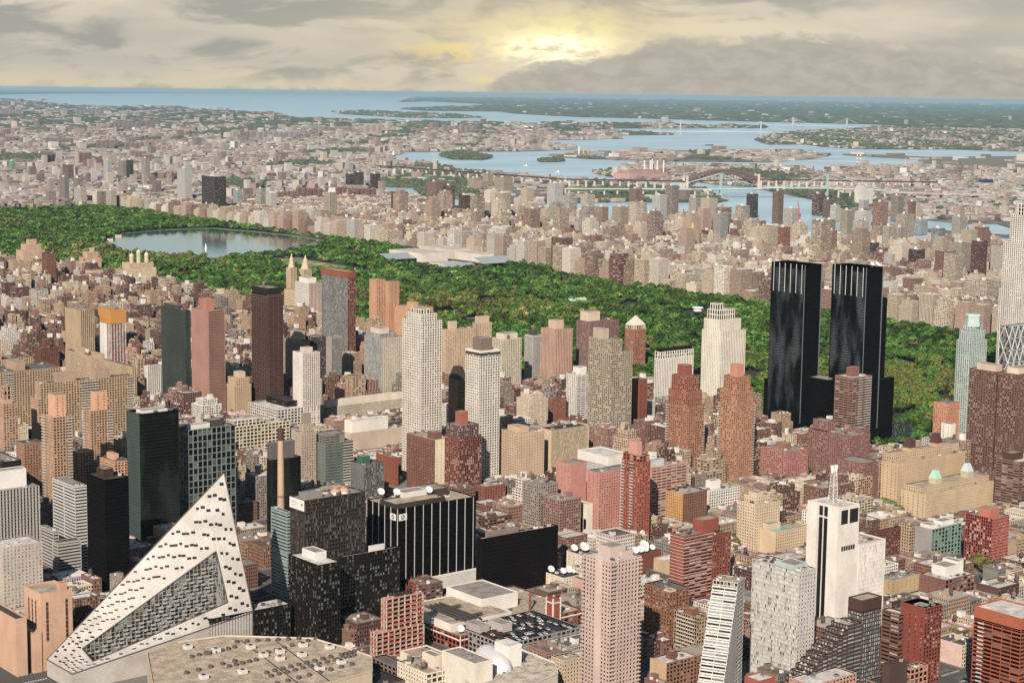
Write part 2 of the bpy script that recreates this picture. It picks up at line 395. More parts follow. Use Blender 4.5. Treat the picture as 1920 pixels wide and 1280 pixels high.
def roofing(mb, u0, u1, v0, v1, h, wm, rm, par=1.0, pw=.5):
    for a, b, c, d in ((u0, u1, v0, v0+pw), (u0, u1, v1-pw, v1), (u0, u0+pw, v0+pw, v1-pw), (u1-pw, u1, v0+pw, v1-pw)):
        mb.face([(a, c, h), (b, c, h), (b, d, h), (a, d, h)], wm)
    x0, x1, y0, y1 = u0+pw, u1-pw, v0+pw, v1-pw
    for p, q in (((x0, y0), (x0, y1)), ((x0, y1), (x1, y1)), ((x1, y1), (x1, y0)), ((x1, y0), (x0, y0))):
        mb.face([(*p, h-par), (*q, h-par), (*q, h), (*p, h)], wm)
    mb.face([(x0, y0, h-par), (x1, y0, h-par), (x1, y1, h-par), (x0, y1, h-par)], rm)
def massing(wall, glz, roof, u0, u1, v0, v1, z0, h, st, c, g, r, par=1.0, wm=None):
    gS, gW = g if isinstance(g, tuple) else (g, g)
    sS, sW = st if isinstance(st, tuple) else (st, st)
    cS, cW = c if isinstance(c, tuple) else (c, c)
    for nme, o, t, n, Wd in faces4(u0, u1, v0, v1):
        lattice(wall, o, t, n, Wd, z0, h, sS if nme in 'SN' else sW, wallm(cS if nme in 'SN' else cW), glz, glassm(gS if nme in 'SN' else gW))
    roofing(roof, u0, u1, v0, v1, h, wallm(cS), roofm(r), par)
RC = {'g': 'a59a8e', 'w': 'e6dccf', 't': 'c4ad90', 'd': '4a4440', 'b': '2c2826', 'p': 'd2b7a4', 'k': '6f665e'}
def water_tank(root, x, y, z, s=1.0):
    m = MB(); wd = plain('tank_wood', '7a5f4a', .9); mt = plain('tank_steel', '4c4844', .7)
    for a in (-1, 1):
        for b in (-1, 1): m.box(x+a*1.2*s-.12, x+a*1.2*s+.12, y+b*1.2*s-.12, y+b*1.2*s+.12, z, z+2.6*s, mt)
    m.lathe(x, y, [(0.1, z+2.6*s), (2.0*s, z+2.6*s), (1.85*s, z+6.2*s)], wd, 12, cap=False)
    m.lathe(x, y, [(2.1*s, z+6.2*s), (.1, z+7.6*s)], plain('tank_cap', 'a08468', .9), 12)
    m.obj('water_tank', root)
def roof_unit(root, x, y, z, w, d, h, hexc):
    m = MB(); a = plain('unit_'+hexc, hexc, .6)
    m.box(x-w/2, x+w/2, y-d/2, y+d/2, z+.25, z+h, a, bottom=True)
    m.box(x-w/2-.12, x+w/2+.12, y-d/2-.12, y+d/2+.12, z+h, z+h+.18, a, bottom=True)
    for k in (-1, 1): m.box(x+k*w*.3-.15, x+k*w*.3+.15, y-d*.4, y+d*.4, z, z+.25, plain('unit_feet', '3a3634'))
    m.lathe(x, y, [(min(w, d)*.34, z+h+.18), (min(w, d)*.34, z+h+.5), (min(w, d)*.26, z+h+.4)], plain('unit_fan', '3a3836'), 10)
    m.obj('roof_unit', root)
def dish_mesh():
    m = MB(); w = plain('dish_white', 'f4ece0', .5); s = plain('dish_stand', '6a6662', .6)
    m.box(-.25, .25, -.25, .25, 0, 2.0, s); m.box(-1.2, 1.2, -.15, .15, 0, .25, s); m.box(-.15, .15, -1.2, 1.2, 0.01, .24, s)
    # a bowl looking south-west and up
    ax = np.array((-.15, -.72, .68)); ax /= np.linalg.norm(ax); a = np.cross(ax, (0, 0, 1)); a /= np.linalg.norm(a); b = np.cross(a, ax); c = np.array((0, 0, 2.6))
    rings = []
    for r, dz in ((.05, 0), (.8, .1), (1.5, .38), (2.1, .8)):
        rings.append([tuple(c+ax*dz+(a*math.cos(t)+b*math.sin(t))*r) for t in [2*math.pi*k/16 for k in range(16)]])
    for p, q in zip(rings, rings[1:]):
        for k in range(16):
            j = (k+1) % 16; m.face([p[k], q[k], q[j], p[j]], w)
    m.bar(c, c+ax*1.7, .08, .08, s); m.bar(rings[3][0], c+ax*1.7, .06, .06, s); m.bar(rings[3][6], c+ax*1.7, .06, .06, s)
    return m.mesh('satellite_dish')
DISH = None
def dish(x, y, z, label, s=1.0, rz=0):
    global DISH
    if DISH is None: DISH = dish_mesh()
    o = D.objects.new('satellite_dish', DISH); COL.objects.link(o); o.location = (x, y, z); o.scale = (s, s, s); o.rotation_euler = (0, 0, rz)
    tag(o, label, 'satellite dish', 'satellite dishes on the roofs')
def clutter(root, u0, u1, v0, v1, z, n, avoid=(), rnd=random):
    W_, D_ = u1-u0, v1-v0
    for _ in range(n):
        for _try in range(8):
            x = rnd.uniform(u0+2.5, max(u0+2.6, u1-2.5)); y = rnd.uniform(v0+2.5, max(v0+2.6, v1-2.5)); w = rnd.uniform(1.6, 4.2); d = rnd.uniform(1.6, 3.6); h = rnd.uniform(1.0, 2.4)
            if all(not (a-3 < x < b+3 and c-3 < y < e+3) for a, b, c, e in avoid): break
        else: continue
        if x+w/2 > u1-.6 or y+d/2 > v1-.6 or x-w/2 < u0+.6 or y-d/2 < v0+.6: continue
        roof_unit(root, x, y, z, w, d, h, rnd.choice(['cfc8be', 'a8a29a', '8a847c', 'e6dfd4', '5c5854']))
        avoid = list(avoid)+[(x-w/2, x+w/2, y-d/2, y+d/2)]
def solve(b):
    """pixel corner of the roof nearest the camera -> footprint and height"""
    if 'abs' in b: return b['abs']
    xl, xc, xr = b['x']; yt = b['y']
    h = b['h'] if 'h' in b else h_from(xc, yt, b['b'])
    u0, v0 = G(xc, yt, h)
    return u0, u0+max(2, ext(u0, v0, h, 0, xr)), v0, v0+max(2, ext(u0, v0, h, 1, xl)), h
def H(name, label, cat, short, blocks, ph=(), tank=0, unit=3, par=1.0, group=None, bal=(), z0=0.0):
    root = None; wall, glz, roof = MB(), MB(), MB(); out = []; nbal = 0
    for i, b in enumerate(blocks):
        if 'f' in b:   # a tier standing on an earlier block, by share of its footprint
            P = out[b.get('on', i-1)]; f = b['f']; du, dv = P[1]-P[0], P[3]-P[2]
            u0, u1, v0, v1 = P[0]+f[0]*du, P[0]+f[1]*du, P[2]+f[2]*dv, P[2]+f[3]*dv
            zb = P[4]-1.3; h = P[4]+b['dz'] if 'yt' not in b else h_at((u0+u1)/2, (v0+v1)/2, b['yt'])
        else:
            u0, u1, v0, v1, h = solve(b); zb = b.get('z0', z0)
            if 'dv' in b: v1 = v0+b['dv']
            if 'du' in b: u1 = u0+b['du']
        out.append((u0, u1, v0, v1, h))
        if root is None:
            root = empty(name, ((u0+u1)/2, (v0+v1)/2, 0), label, cat, group)
        p0 = blocks[0]
        massing(wall, glz, roof, u0, u1, v0, v1, zb, h, b.get('st', p0.get('st', 'punch')), b.get('c', p0.get('c')), b.get('g', p0.get('g', 'dark')), RC[b.get('r', p0.get('r', 'g'))], b.get('par', par))
        wall.obj('wall', root); glz.obj('glazing', root); roof.obj('roof', root); wall, glz, roof = MB(), MB(), MB()
        if zb < 5: FOOT.append((u0, u1, v0, v1, h))
        near_ = pj(u0, v0, h)[2] < 1750
        for (bi, fc, a, e) in [q for q in bal if q[0] == i]:
            o, t, n, Wd = [q[1:] for q in faces4(u0, u1, v0, v1) if q[0] == fc][0]
            nf = int((h-zb)/3.1)
            bm = MB(); s0, s1 = a*Wd, e*Wd
            for k in range(nf-1, 0, -1):
                z = zb+k*(h-zb)/nf
                if True:
                    p = lambda s, q, zz: (o[0]+t[0]*s+n[0]*q, o[1]+t[1]*s+n[1]*q, zz)
                    mB = wallm(b.get('bc', 'd8cabb'))
                    bm.bar(p(s0, .85, z), p(s1, .85, z), 1.6, .22, mB)
                    bm.bar(p(s0, 1.6, z+.6), p(s1, 1.6, z+.6), .08, .9, glassm('grey') if b.get('gb') else mB)
                if near_ and nbal < 100: bm.obj('balcony', root); bm = MB(); nbal += 1
            o_ = bm.obj('balcony_stack', root)
            if o_ and near_: tag(o_, kind='stuff')
    av = []
    for q in ph:
        f = q[:4]; dz, c = q[4], q[5]; on = q[6] if len(q) > 6 else 0; P = out[on]; du, dv = P[1]-P[0], P[3]-P[2]
        u0, u1, v0, v1 = P[0]+f[0]*du, P[0]+f[1]*du, P[2]+f[2]*dv, P[2]+f[3]*dv; m = MB()
        stl = q[7] if len(q) > 7 else 'blank'; gm = MB()
        massing(m, m, m, u0, u1, v0, v1, P[4]-par-.2, P[4]+dz, stl, c, 'dark', RC['g' if c not in ('2a2624',) else 'd'], .5)
        m.obj('penthouse', root); av.append((u0, u1, v0, v1))
    top = out[0]
    for k in range(tank):
        x = random.uniform(top[0]+3, max(top[0]+3.1, top[1]-3)); y = random.uniform(top[2]+3, max(top[2]+3.1, top[3]-3)); z = top[4]-par
        for q, p in zip(ph, av):
            if p[0]-2 < x < p[1]+2 and p[2]-2 < y < p[3]+2: z = top[4]+q[4]-.5; x = min(max(x, p[0]+2), p[1]-2); y = min(max(y, p[2]+2), p[3]-2)
        water_tank(root, x, y, z)
    upper = [o for o, b in zip(out, blocks) if 'f' in b]
    clutter(root, *top[:4], top[4]-par, unit, av+[u[:4] for u in upper])
    u0, u1, v0, v1, h = top
    xs = [pj(u, v, z)[:2] for u in (u0, u1) for v in (v0, v1) for z in (0, max(o[4] for o in out))]
    HERO.append((short, (u0+u1)/2, (v0+v1)/2, h, min(x for x, _ in xs), max(x for x, _ in xs), pj((u0+u1)/2, (v0+v1)/2, max(o[4] for o in out))[1], pj(u0, v0, 0)[1]))
    return root, out
def B(xl, xc, xr, y, b=None, st='punch', c='c3a07c', g='dark', r='g', **k):
    d = dict(x=(xl, xc, xr), y=y, st=st, c=c, g=g, r=r, **k)
    if b is not None: d['b'] = b
    return d
def T(u0, u1, v0, v1, dz, **k): return dict(f=(u0, u1, v0, v1), dz=dz, **k)
# ---------------------------------------------------------------- the buildings one can name, nearest first
CRM, TAN, BRK, PNK, BRN, WHT, ORG = 'e3cbab', 'c6a580', 'a9594b', 'd0b0a0', '6e473c', 'ece1d2', 'c89c78'
H('apartment_tower', 'tall pale pink concrete tower with stacked balconies, standing alone before the red brick studio tower', 'apartment tower', 'the pink balcony tower',
  [B(1094, 1146, 1203, 1053, 1325, 'gridb', PNK, 'dark', 'w', bc='cdb4a6')], ph=[(.25, .75, .3, .75, 8, 'cfb3a6'), (.55, .9, .2, .5, 4, 'cfb3a6')], unit=6, bal=[(0, 'S', .0, .16), (0, 'W', -.0, .1), (0, 'S', .9, 1.0)])
H('apartment_building', 'dark brown slabs stepping down in three, white box on the lowest, right of the pyramid', 'apartment building', 'the stepped dark glass trio',
  [B(544, 571, 685, 938, 1172, 'curtain', '54423a', 'pane', 'g'), B(634, 640, 750, 1044, 1190, 'frame', '3a2e2a', 'pane', 'w'), B(541, 596, 638, 1059, 1222, 'frame', '3a2e2a', 'pane', 'w')],
  ph=[(.08, .35, .25, .75, 4, '8f867c'), (.5, .75, .3, .8, 4.5, 'e8dccf', 1), (.35, .85, .35, .8, 6, 'ece2d6', 2)], unit=6)
H('office_building', 'black office block with white vertical strips and a white band with two round emblems', 'office building', 'the black office block with white strips',
  [B(687, 745, 892, 954, 1122, 'pin', '1c1817', 'black', 't'), T(.0, .62, .05, .55, 4, st='blank', c='4a3d36')], ph=[(.25, .55, .45, .75, 8, 'e8dccf'), (.6, .85, .5, .95, 6, '5a3a34')], unit=7)
H('office_building', 'black ribbed office slab with a cluttered roof behind the red brick studio', 'office building', 'the black ribbed slab',
  [B(894, 903, 1046, 1010, 1122, 'pin', '2a201d', 'black', 'g')], ph=[(.1, .5, .3, .9, 4, '8c7a6c')], unit=8)
H('apartment_building', 'low dark brown block with white roof terrace, at the foot of the white pyramid', 'apartment building', 'the low dark block by the pyramid',
  [B(369, 393, 545, 1160, 1240, 'frame', '3a302c', 'pane', 'w')], ph=[(.35, .6, .3, .7, 3.5, '4a443e')], unit=9)
H('industrial_building', 'peach art deco tower with tall slit windows and lower wings beside the highway', 'depot building', 'the peach art deco tower',
  [B(44, 76, 135, 1113, 1258, 'blank', 'd6a684', 'dark', 't'), B(30, 62, 78, 1187, 1262, 'blank', 'd6a684', 'dark', 't'), B(-30, 29, 50, 1160, 1268, 'blank', 'd6a684', 'dark', 'd')], ph=[(.68, .9, .1, .3, 5, 'd89c74')], unit=0, par=1.4)
H('studio_building', 'long red brick studio with cream bands, ducts and dishes on a tan roof', 'studio', 'the red brick studio',
  [B(792, 862, 1092, 1192, 1222, ('loft', 'loft'), 'a8473a', 'dark', 't', dv=95), T(.02, .5, .16, .9, 6, st='blank', c='eadccb', r='t'), T(.42, .72, .45, .98, 12, on=0, st='blank', c='eee2d4', r='g')], unit=30)
H('parking_garage', 'grey parking garage with rows of cars on its open roof', 'parking garage', 'the roof car park',
  [B(889, 945, 1088, 1207, 1245, ('loft', 'loft'), '9d948c', 'dark', 'b', dv=62)], ph=[(.25, .38, .45, .75, 6, 'c4bab0'), (.05, .18, .6, .9, 5, 'b4aaa0')], unit=0)
H('apartment_tower', 'red brick slab striped with white floor bands and a striped red penthouse', 'apartment tower', 'the striped red brick slab',
  [B(1257, 1283, 1339, 1005, 1128, ('ribbon', 'blank'), 'a8473c', 'mix', 'g'), B(1336, 1340, 1371, 1004, 1120, 'gridb', 'a04a40', 'mix', 'g')], ph=[(.7, 1.25, .2, .9, 10, 'b04a3c')], tank=1, unit=5)
H('apartment_building', 'red brick block with a cream corner stair tower', 'apartment building', 'the cream cornered brick block',
  [B(1209, 1256, 1292, 1107, 1215, ('gridb', 'gridb'), 'a5604c', 'mix', 'k'), T(-.02, .3, -.02, .22, .4, st='blank', c='d8c09c')], unit=4)
H('apartment_building', 'brown block with deep cream balconies behind the terraced silver tower', 'apartment building', 'the cream balconied brown block',
  [B(1264, 1311, 1327, 1158, 1235, ('grid', 'frame'), 'b89878', 'dark', 'k')], ph=[(.1, .8, .3, .6, 5, 'a05844')], unit=3, bal=[(0, 'W', .15, .85)])
H('apartment_tower', 'silver grey slab of staggered square windows beside the terraced wing', 'apartment tower', 'the silver grid slab',
  [B(1411, 1499, 1531, 1071, 1292, ('punch', 'curtain'), 'cdc6bc', ('mix', 'panel'), 'w')], ph=[(.1, .9, .15, .5, 3, 'b9cabb')], unit=9)
r_tel, o_tel = H('telephone_tower', 'white windowless telephone tower with dark recessed strip and a lattice mast', 'telephone building', 'the white windowless tower',
  [B(1518, 1576, 1612, 951, 1205, 'blank', 'eee2d2', 'black', 'w')], unit=3)
u_, v_ = o_tel[0][1]+.3, o_tel[0][2]-1.2; h_ = h_at(u_, v_, 1020)
H('telephone_annex', 'white ribbed windowless annex beside the telephone tower', 'telephone building', 'the white ribbed annex',
  [dict(abs=(u_, u_+ext(u_, v_, h_, 0, 1660), v_, v_+36, h_), st=('pin', 'blank'), c='ece2d4', g='panel', r='t')], ph=[(.05, .5, .3, .9, 2.5, 'cfc2b0')], unit=4)
H('apartment_tower', 'square dark brown tower with grid windows, above the planted brown terraces', 'apartment tower', 'the dark brown grid tower',
  [B(1590, 1616, 1653, 1147, 1310, ('frame', 'frame'), '5a3c34', 'pale', 't'), T(0, 1, 0, 1, 9, st='blank', c='5a3c34', r='t')], unit=3)
H('hotel_tower', 'dark red panelled hotel tower with a sloping white roof and grey lower wing', 'hotel', 'the dark red panelled hotel',
  [B(1690, 1735, 1767, 1140, 1285, ('grid', 'few'), 'a04038', 'mix', 'w', par=5), B(1654, 1686, 1700, 1150, 1275, 'ribbon', '8a5048', 'mix', 'w')], ph=[(.3, .7, .3, .7, -1, 'b9aea2')], unit=2)
H('apartment_tower', 'orange red tower with continuous banded floors, nearest at the lower right corner', 'apartment tower', 'the orange red banded tower',
  [B(1826, 1915, 1965, 1181, 1330, ('bands', 'bands'), 'c4533a', 'brown', 'w', par=3), T(0, 1, 0, 1, 9, st='blank', c='c85a40')], unit=3, bal=[(0, 'W', .12, .24)])
H('apartment_building', 'bright red brick building with glassy notched corner and a plain red bulkhead', 'apartment building', 'the bright red notched building',
  [B(1811, 1861, 1893, 972, 1066, ('punch', 'frame'), 'c04a44', 'mix', 'g'), T(.1, .6, .15, .6, 8, st='blank', c='dc7064')], unit=3)
H('office_building', 'green glass and steel low office with a grey blank side wall', 'office building', 'the green glass low office',
  [B(1716, 1748, 1803, 992, 1050, ('loft', 'blank'), ('7f9d88', 'a39c96'), 'teal', 'w')], ph=[(.05, .3, .2, .8, 3, 'eee4d8'), (.5, .9, .3, .8, 3.5, 'f0e8dc')], unit=6)
H('loft_building', 'maroon brick loft with rows of paired white windows behind the ribbed annex', 'loft building', 'the maroon brick loft',
  [B(1608, 1614, 1689, 1003, 1056, 'gridb', '80403a', 'mix', 't')], tank=1, unit=7)
H('loft_building', 'brown brick corner loft with white rooftop additions', 'loft building', 'the brown corner loft',
  [B(1725, 1773, 1828, 1087, 1120, ('loft', 'slot'), '8a5c4e', 'mix', 'w')], ph=[(.3, .75, .35, .9, 8, 'f0e6d8'), (.75, .95, .4, 1.0, 10, 'f2e8da')], unit=6)
H('school_building', 'long low yellow brick building with a blue grey roof', 'school', 'the low yellow brick school', [B(1642, 1672, 1728, 1088, 1118, 'few', 'c9a878', 'dark', 'g')], unit=7)
# the middle ground, right
H('office_tower', 'left one of the paired black glass towers, with white fins at its crown', 'glass tower', 'the left black twin tower',
  [B(1447, 1510, 1541, 497, 836, ('curtain', 'curtain'), '17181a', ('black', 'mirror'), 'b', par=6), B(1433, 1473, 1500, 716, 828, 'curtain', '1c1a1a', 'black', 'd')], unit=0)  # west face glass has the sky's reflection painted in
H('office_tower', 'right one of the paired black glass towers, taller notch and two dishes near its crown', 'glass tower', 'the right black twin tower',
  [B(1561, 1625, 1656, 502, 850, ('curtain', 'curtain'), '17181a', ('black', 'mirror'), 'b', par=6), B(1622, 1630, 1664, 561, 845, 'curtain', '1a1716', 'black', 'b'), B(1628, 1636, 1677, 712, 846, 'curtain', '141212', 'black', 'd')], unit=0)  # same painted sky reflection on its west glass
H('podium_building', 'low black glass podium block with roof garden between the two black towers', 'podium', 'the black podium', [B(1507, 1552, 1580, 712, 842, 'curtain', '1a1817', 'black', 'g')], unit=4)
H('podium_building', 'low green glass podium with a planted roof at the park corner', 'podium', 'the green glass podium', [B(1628, 1634, 1710, 802, 842, 'curtain', '3c4a44', 'teal', 'k')], unit=3)
H('apartment_tower', 'brown and cream striped tower with wavy balconies and a cream edged penthouse', 'apartment tower', 'the brown striped wavy tower',
  [B(1566, 1600, 1635, 708, 870, ('ribbon', 'ribbon'), '9c7464', 'dark', 'w')], ph=[(.25, .6, .3, .65, 11, '8a5c50')], unit=2, bal=[(0, 'S', .25, .48), (0, 'S', .6, .95)])
H('apartment_building', 'large plum brick complex of stepped slabs behind the white lattice mast', 'apartment building', 'the plum brick complex',
  [B(1516, 1597, 1632, 817, 912, 'punch', '94655a', 'mix', 'g'), T(.0, .4, .55, .9, 12, on=0), B(1571, 1619, 1647, 868, 938, 'punch', '96665a', 'mix', 'g'), B(1592, 1612, 1631, 803, 905, 'punch', '94655a', 'mix', 'g')], tank=1, unit=5)
H('apartment_building', 'pink brick block with many white windows left of the plum complex', 'apartment building', 'the pink brick block',
  [B(1427, 1474, 1516, 846, 908, 'gridb', 'b9786c', 'mix', 'g')], ph=[(.3, .55, .3, .7, 6, 'b06a5e')], unit=4)
H('apartment_building', 'long tan brick block with roof gardens and dark red pyramid caps', 'apartment building', 'the long tan block with red caps',
  [B(1653, 1684, 1810, 869, 957, ('slot', 'few'), 'd3b088', 'dark', 't'), T(.02, .98, .35, .95, 9, st='punch', c='d3b088', r='t')], tank=1, unit=6)
H('apartment_building', 'long tan brick block with mint green copper roofs on its two turrets', 'apartment building', 'the long tan block with copper turrets',
  [B(1708, 1736, 1866, 927, 975, ('slot', 'few'), 'd3b48c', 'dark', 't', dv=34), T(.02, .98, .2, .95, 6, st='punch', c='d3b48c', r='t')], unit=3)
H('apartment_tower', 'big brown tower of two stepped slabs with a pale penthouse, below the triangulated glass tower', 'apartment tower', 'the big brown twin slab',
  [B(1818, 1868, 1886, 697, 905, ('gridb', 'gridb'), '7d584c', 'mix', 'p'), B(1872, 1908, 1990, 702, 915, 'gridb', '7d584c', 'mix', 'p')], ph=[(.2, .9, .1, .8, 7, 'd9b9a0'), (.1, .5, .2, .8, 6, 'dcc6a8', 1)], unit=3)
H('apartment_building', 'brown and white striped slab with a dark corner penthouse below the big brown towers', 'apartment building', 'the brown white striped slab',
  [B(1868, 1912, 1990, 866, 962, 'ribbon', '8d675a', 'mix', 'w')], ph=[(.05, .3, .4, .8, 7, '6a4038')], unit=3)
H('apartment_tower', 'slender pale green glass tower with an octagonal lantern top', 'apartment tower', 'the pale green octagonal tower',
  [B(1794, 1822, 1851, 640, 830, ('grid', 'grid'), 'c3d0c6', 'teal', 'w'), T(.08, .92, .08, .92, 13, st='grid'), T(.12, .88, .12, .88, 6, st='grid')], unit=0)
H('apartment_tower', 'very tall slim limestone tower with square windows, stepping in towards the top right', 'apartment tower', 'the tall limestone tower',
  [B(1874, 1916, 1962, 545, 770, 'grid', 'f2e6d4', 'dark', 'w'), T(.04, .96, .04, .96, 0, yt=452, st='grid'), T(.12, .9, .1, .84, 0, yt=402, st='grid'), T(.2, .84, .2, .78, 0, yt=382, st='tall')], unit=0)
H('apartment_building', 'orange brick apartment house with white corner balconies at the park side', 'apartment building', 'the orange brick park house',
  [B(1751, 1778, 1800, 757, 835, 'punch', 'd9926c', 'mix', 'g'), B(1765, 1783, 1792, 795, 840, 'few', 'efe4d4', 'dark', 'g')], unit=2)
# the middle ground, centre
H('apartment_tower', 'stepped white limestone tower with a colonnaded broken crown', 'apartment tower', 'the white limestone stepped tower',
  [B(1317, 1352, 1398, 622, 800, ('strip', 'punch'), 'efe3cf', 'dark', 'w'), T(.02, .88, .1, .95, 16, st='punch'), T(.08, .8, .15, .9, 13, st='tall'), T(.1, .45, .3, .9, 8, st='tall')], unit=0)
H('apartment_tower', 'left one of the two red brick stepped towers, with a striped red penthouse', 'apartment tower', 'the left red brick stepped tower',
  [B(1250, 1292, 1321, 762, 915, ('gridb', 'gridb'), 'c0705e', 'mix', 'g'), T(.02, .95, .08, .95, 17, st='gridb', c='b4604f'), T(.06, .88, .12, .9, 17, st='gridb', c='b05a4a')], ph=[(.25, .8, .3, .8, 12, 'ab5044', 2, 'blank')], unit=0, bal=[(0, 'W', .0, .12), (0, 'S', .9, 1.0)])
H('apartment_tower', 'right one of the two red brick stepped towers, with a peach penthouse', 'apartment tower', 'the right red brick stepped tower',
  [B(1348, 1384, 1415, 758, 905, ('gridb', 'gridb'), 'cf8068', 'mix', 'g'), T(.02, .97, .06, .95, 15, st='gridb', c='cc7a64'), T(.06, .9, .1, .88, 17, st='gridb', c='c87660')], ph=[(.25, .8, .3, .8, 13, 'd28a70', 2, 'blank')], unit=0, bal=[(0, 'W', .0, .12), (0, 'S', .9, 1.0)])
H('apartment_tower', 'broad grey beige tower of close set windows with a lower front tier', 'apartment tower', 'the broad grey beige tower',
  [B(1104, 1148, 1186, 662, 862, ('grid', 'grid'), 'b8a58c', 'mix', 'g'), T(.0, .62, .12, 1, 16, st='grid')], ph=[(.15, .6, .4, .9, 12, 'c0a890', 1)], unit=2)
H('hotel_tower', 'white gridded tower with tall dark slots under a black roof band', 'hotel', 'the white slotted tower',
  [B(1228, 1238, 1300, 672, 800, ('strip', 'grid'), 'efe3d3', 'dark', 'b'), T(0, 1, 0, 1, 9, st='tall'), T(.04, .96, .04, .96, 4, st='blank', c='2a2624', r='b')], unit=0)
H('apartment_building', 'white banded apartment house with a white tank box, below the grey beige tower', 'apartment building', 'the white banded house',
  [B(1062, 1082, 1107, 703, 802, ('ribbon', 'grid'), 'f0e6d8', 'dark', 'w')], ph=[(.4, .95, .3, .9, 9, 'efe4d6')], unit=3)
H('apartment_building', 'small red brick house left of the white banded apartment house', 'apartment building', 'the small red brick house', [B(1028, 1034, 1062, 747, 806, 'punch', 'a95a50', 'mix', 'g')], unit=2)
H('apartment_building', 'narrow deep red brick slab right of the grey beige tower', 'apartment building', 'the narrow deep red slab', [B(1184, 1199, 1214, 712, 838, 'few', 'a04c40', 'dark', 'g')], unit=1)
H('apartment_tower', 'pinkish brown tower of vertical stripes with a round cornered penthouse', 'apartment tower', 'the pinkish striped tower',
  [B(1015, 1043, 1073, 618, 748, ('strip', 'strip'), 'd2a48c', 'dark', 'g')], ph=[(.25, .75, .3, .8, 12, 'd8b298')], unit=1)
H('apartment_tower', 'black and white striped slim tower left of the pinkish striped one', 'apartment tower', 'the black white slim tower',
  [B(984, 999, 1016, 629, 730, ('band', 'band'), 'ded2c4', 'black', 'd')], ph=[(.3, .8, .3, .8, 8, '5a4c48')], unit=0)
H('hotel_tower', 'brown gridded tower with peach penthouse and green trimmed roof', 'hotel', 'the brown gridded tower',
  [B(1081, 1106, 1161, 603, 735, ('gridb', 'punch'), '8d6a60', 'mix', 'k')], ph=[(.1, .5, .35, .95, 13, 'e0c0a8')], unit=2)
r_, o_ = H('apartment_tower', 'red brick tower under a pale pyramid roof at the park edge', 'apartment tower', 'the pyramid topped red tower',
  [B(1172, 1190, 1211, 618, 700, ('gridb', 'gridb'), 'bd6e5c', 'mix', 'g'), T(.03, .97, .03, .97, 7, st='tall', c='dcc0aa')], unit=0)
H('office_building', 'tan block of fine pale ribs under a flat black roof', 'office building', 'the tan ribbed block', [B(1013, 1034, 1104, 806, 900, ('pin', 'blank'), 'd8bc96', 'grey', 'b')], unit=4)
H('apartment_building', 'tan brick block with notched front left of the ribbed tan block', 'apartment building', 'the notched tan block',
  [B(939, 976, 1021, 813, 915, ('slot', 'punch'), 'cfae8c', 'dark', 't'), T(.2, .6, .3, .9, 5, st='blank')], unit=3)
H('hospital_building', 'pink hospital with two projecting wings, white upper storey and an arched white porch', 'hospital', 'the pink hospital',
  [B(1101, 1124, 1182, 886, 1000, ('punch', 'few'), 'cf8a78', 'mix', 'g'), B(1043, 1070, 1100, 870, 990, ('blank', 'few'), 'cf8a78', 'mix', 'g'), B(1085, 1139, 1180, 871, 968, ('curtain', 'curtain'), 'e9ded0', 'pale', 'w'), T(-.02, 1.02, -.02, 1.02, 9, st='blank', c='f0e4d6', r='w'), B(1056, 1102, 1112, 945, 1000, 'blank', 'eaddc6', 'pale', 't', dv=20)], unit=3)
H('apartment_tower', 'vivid red brick tower with stacked corner balconies before the pink hospital', 'apartment tower', 'the vivid red balcony tower',
  [B(1166, 1200, 1220, 866, 1020, ('gridb', 'gridb'), 'bd5448', 'mix', 'g'), T(.04, .96, .04, .96, 6, st='loft')], ph=[(.2, .7, .3, .8, 13, 'd99c84', 1)], unit=0, bal=[(0, 'W', .0, .2), (0, 'W', .5, .68)])
H('hospital_building', 'pinkish low slab of window bands right of the vivid red tower', 'hospital', 'the pink banded slab',
  [B(1206, 1222, 1288, 876, 985, ('ribbon', 'blank'), 'd6a08c', 'mix', 't')], ph=[(.0, .45, .4, .9, 6, 'c9cac4')], unit=3)
H('apartment_building', 'brown brick house with a yellow painted side below the pink banded slab', 'apartment building', 'the brown house with yellow side',
  [B(1249, 1281, 1326, 926, 995, ('punch', 'punch'), ('9a5c50', 'd8a05c'), 'dark', 'p')], tank=2, unit=4)
H('apartment_building', 'white grid apartment house with a white lift tower', 'apartment building', 'the white grid house',
  [B(1303, 1330, 1387, 921, 968, ('grid', 'punch'), 'f0e6d8', 'dark', 'w')], ph=[(.3, .6, .5, .9, 8, 'f2e8dc')], unit=4)
H('apartment_building', 'cream apartment block with step backs right of the white grid house', 'apartment building', 'the cream stepped block',
  [B(1383, 1420, 1463, 946, 1035, 'punch', 'e2c6a0', 'dark', 't'), T(.2, .8, .3, .9, 6, st='punch')], ph=[(.3, .6, .4, .8, 9, 'dfc3a2')], unit=4)
H('hotel_building', 'tan hotel with a turquoise swimming pool on its roof', 'hotel', 'the hotel with a roof pool',
  [B(1425, 1455, 1520, 997, 1042, ('punch', 'blank'), 'e0bf96', 'dark', 't')], ph=[(.05, .4, .6, .95, 5, 'e4c8a4')], unit=1)
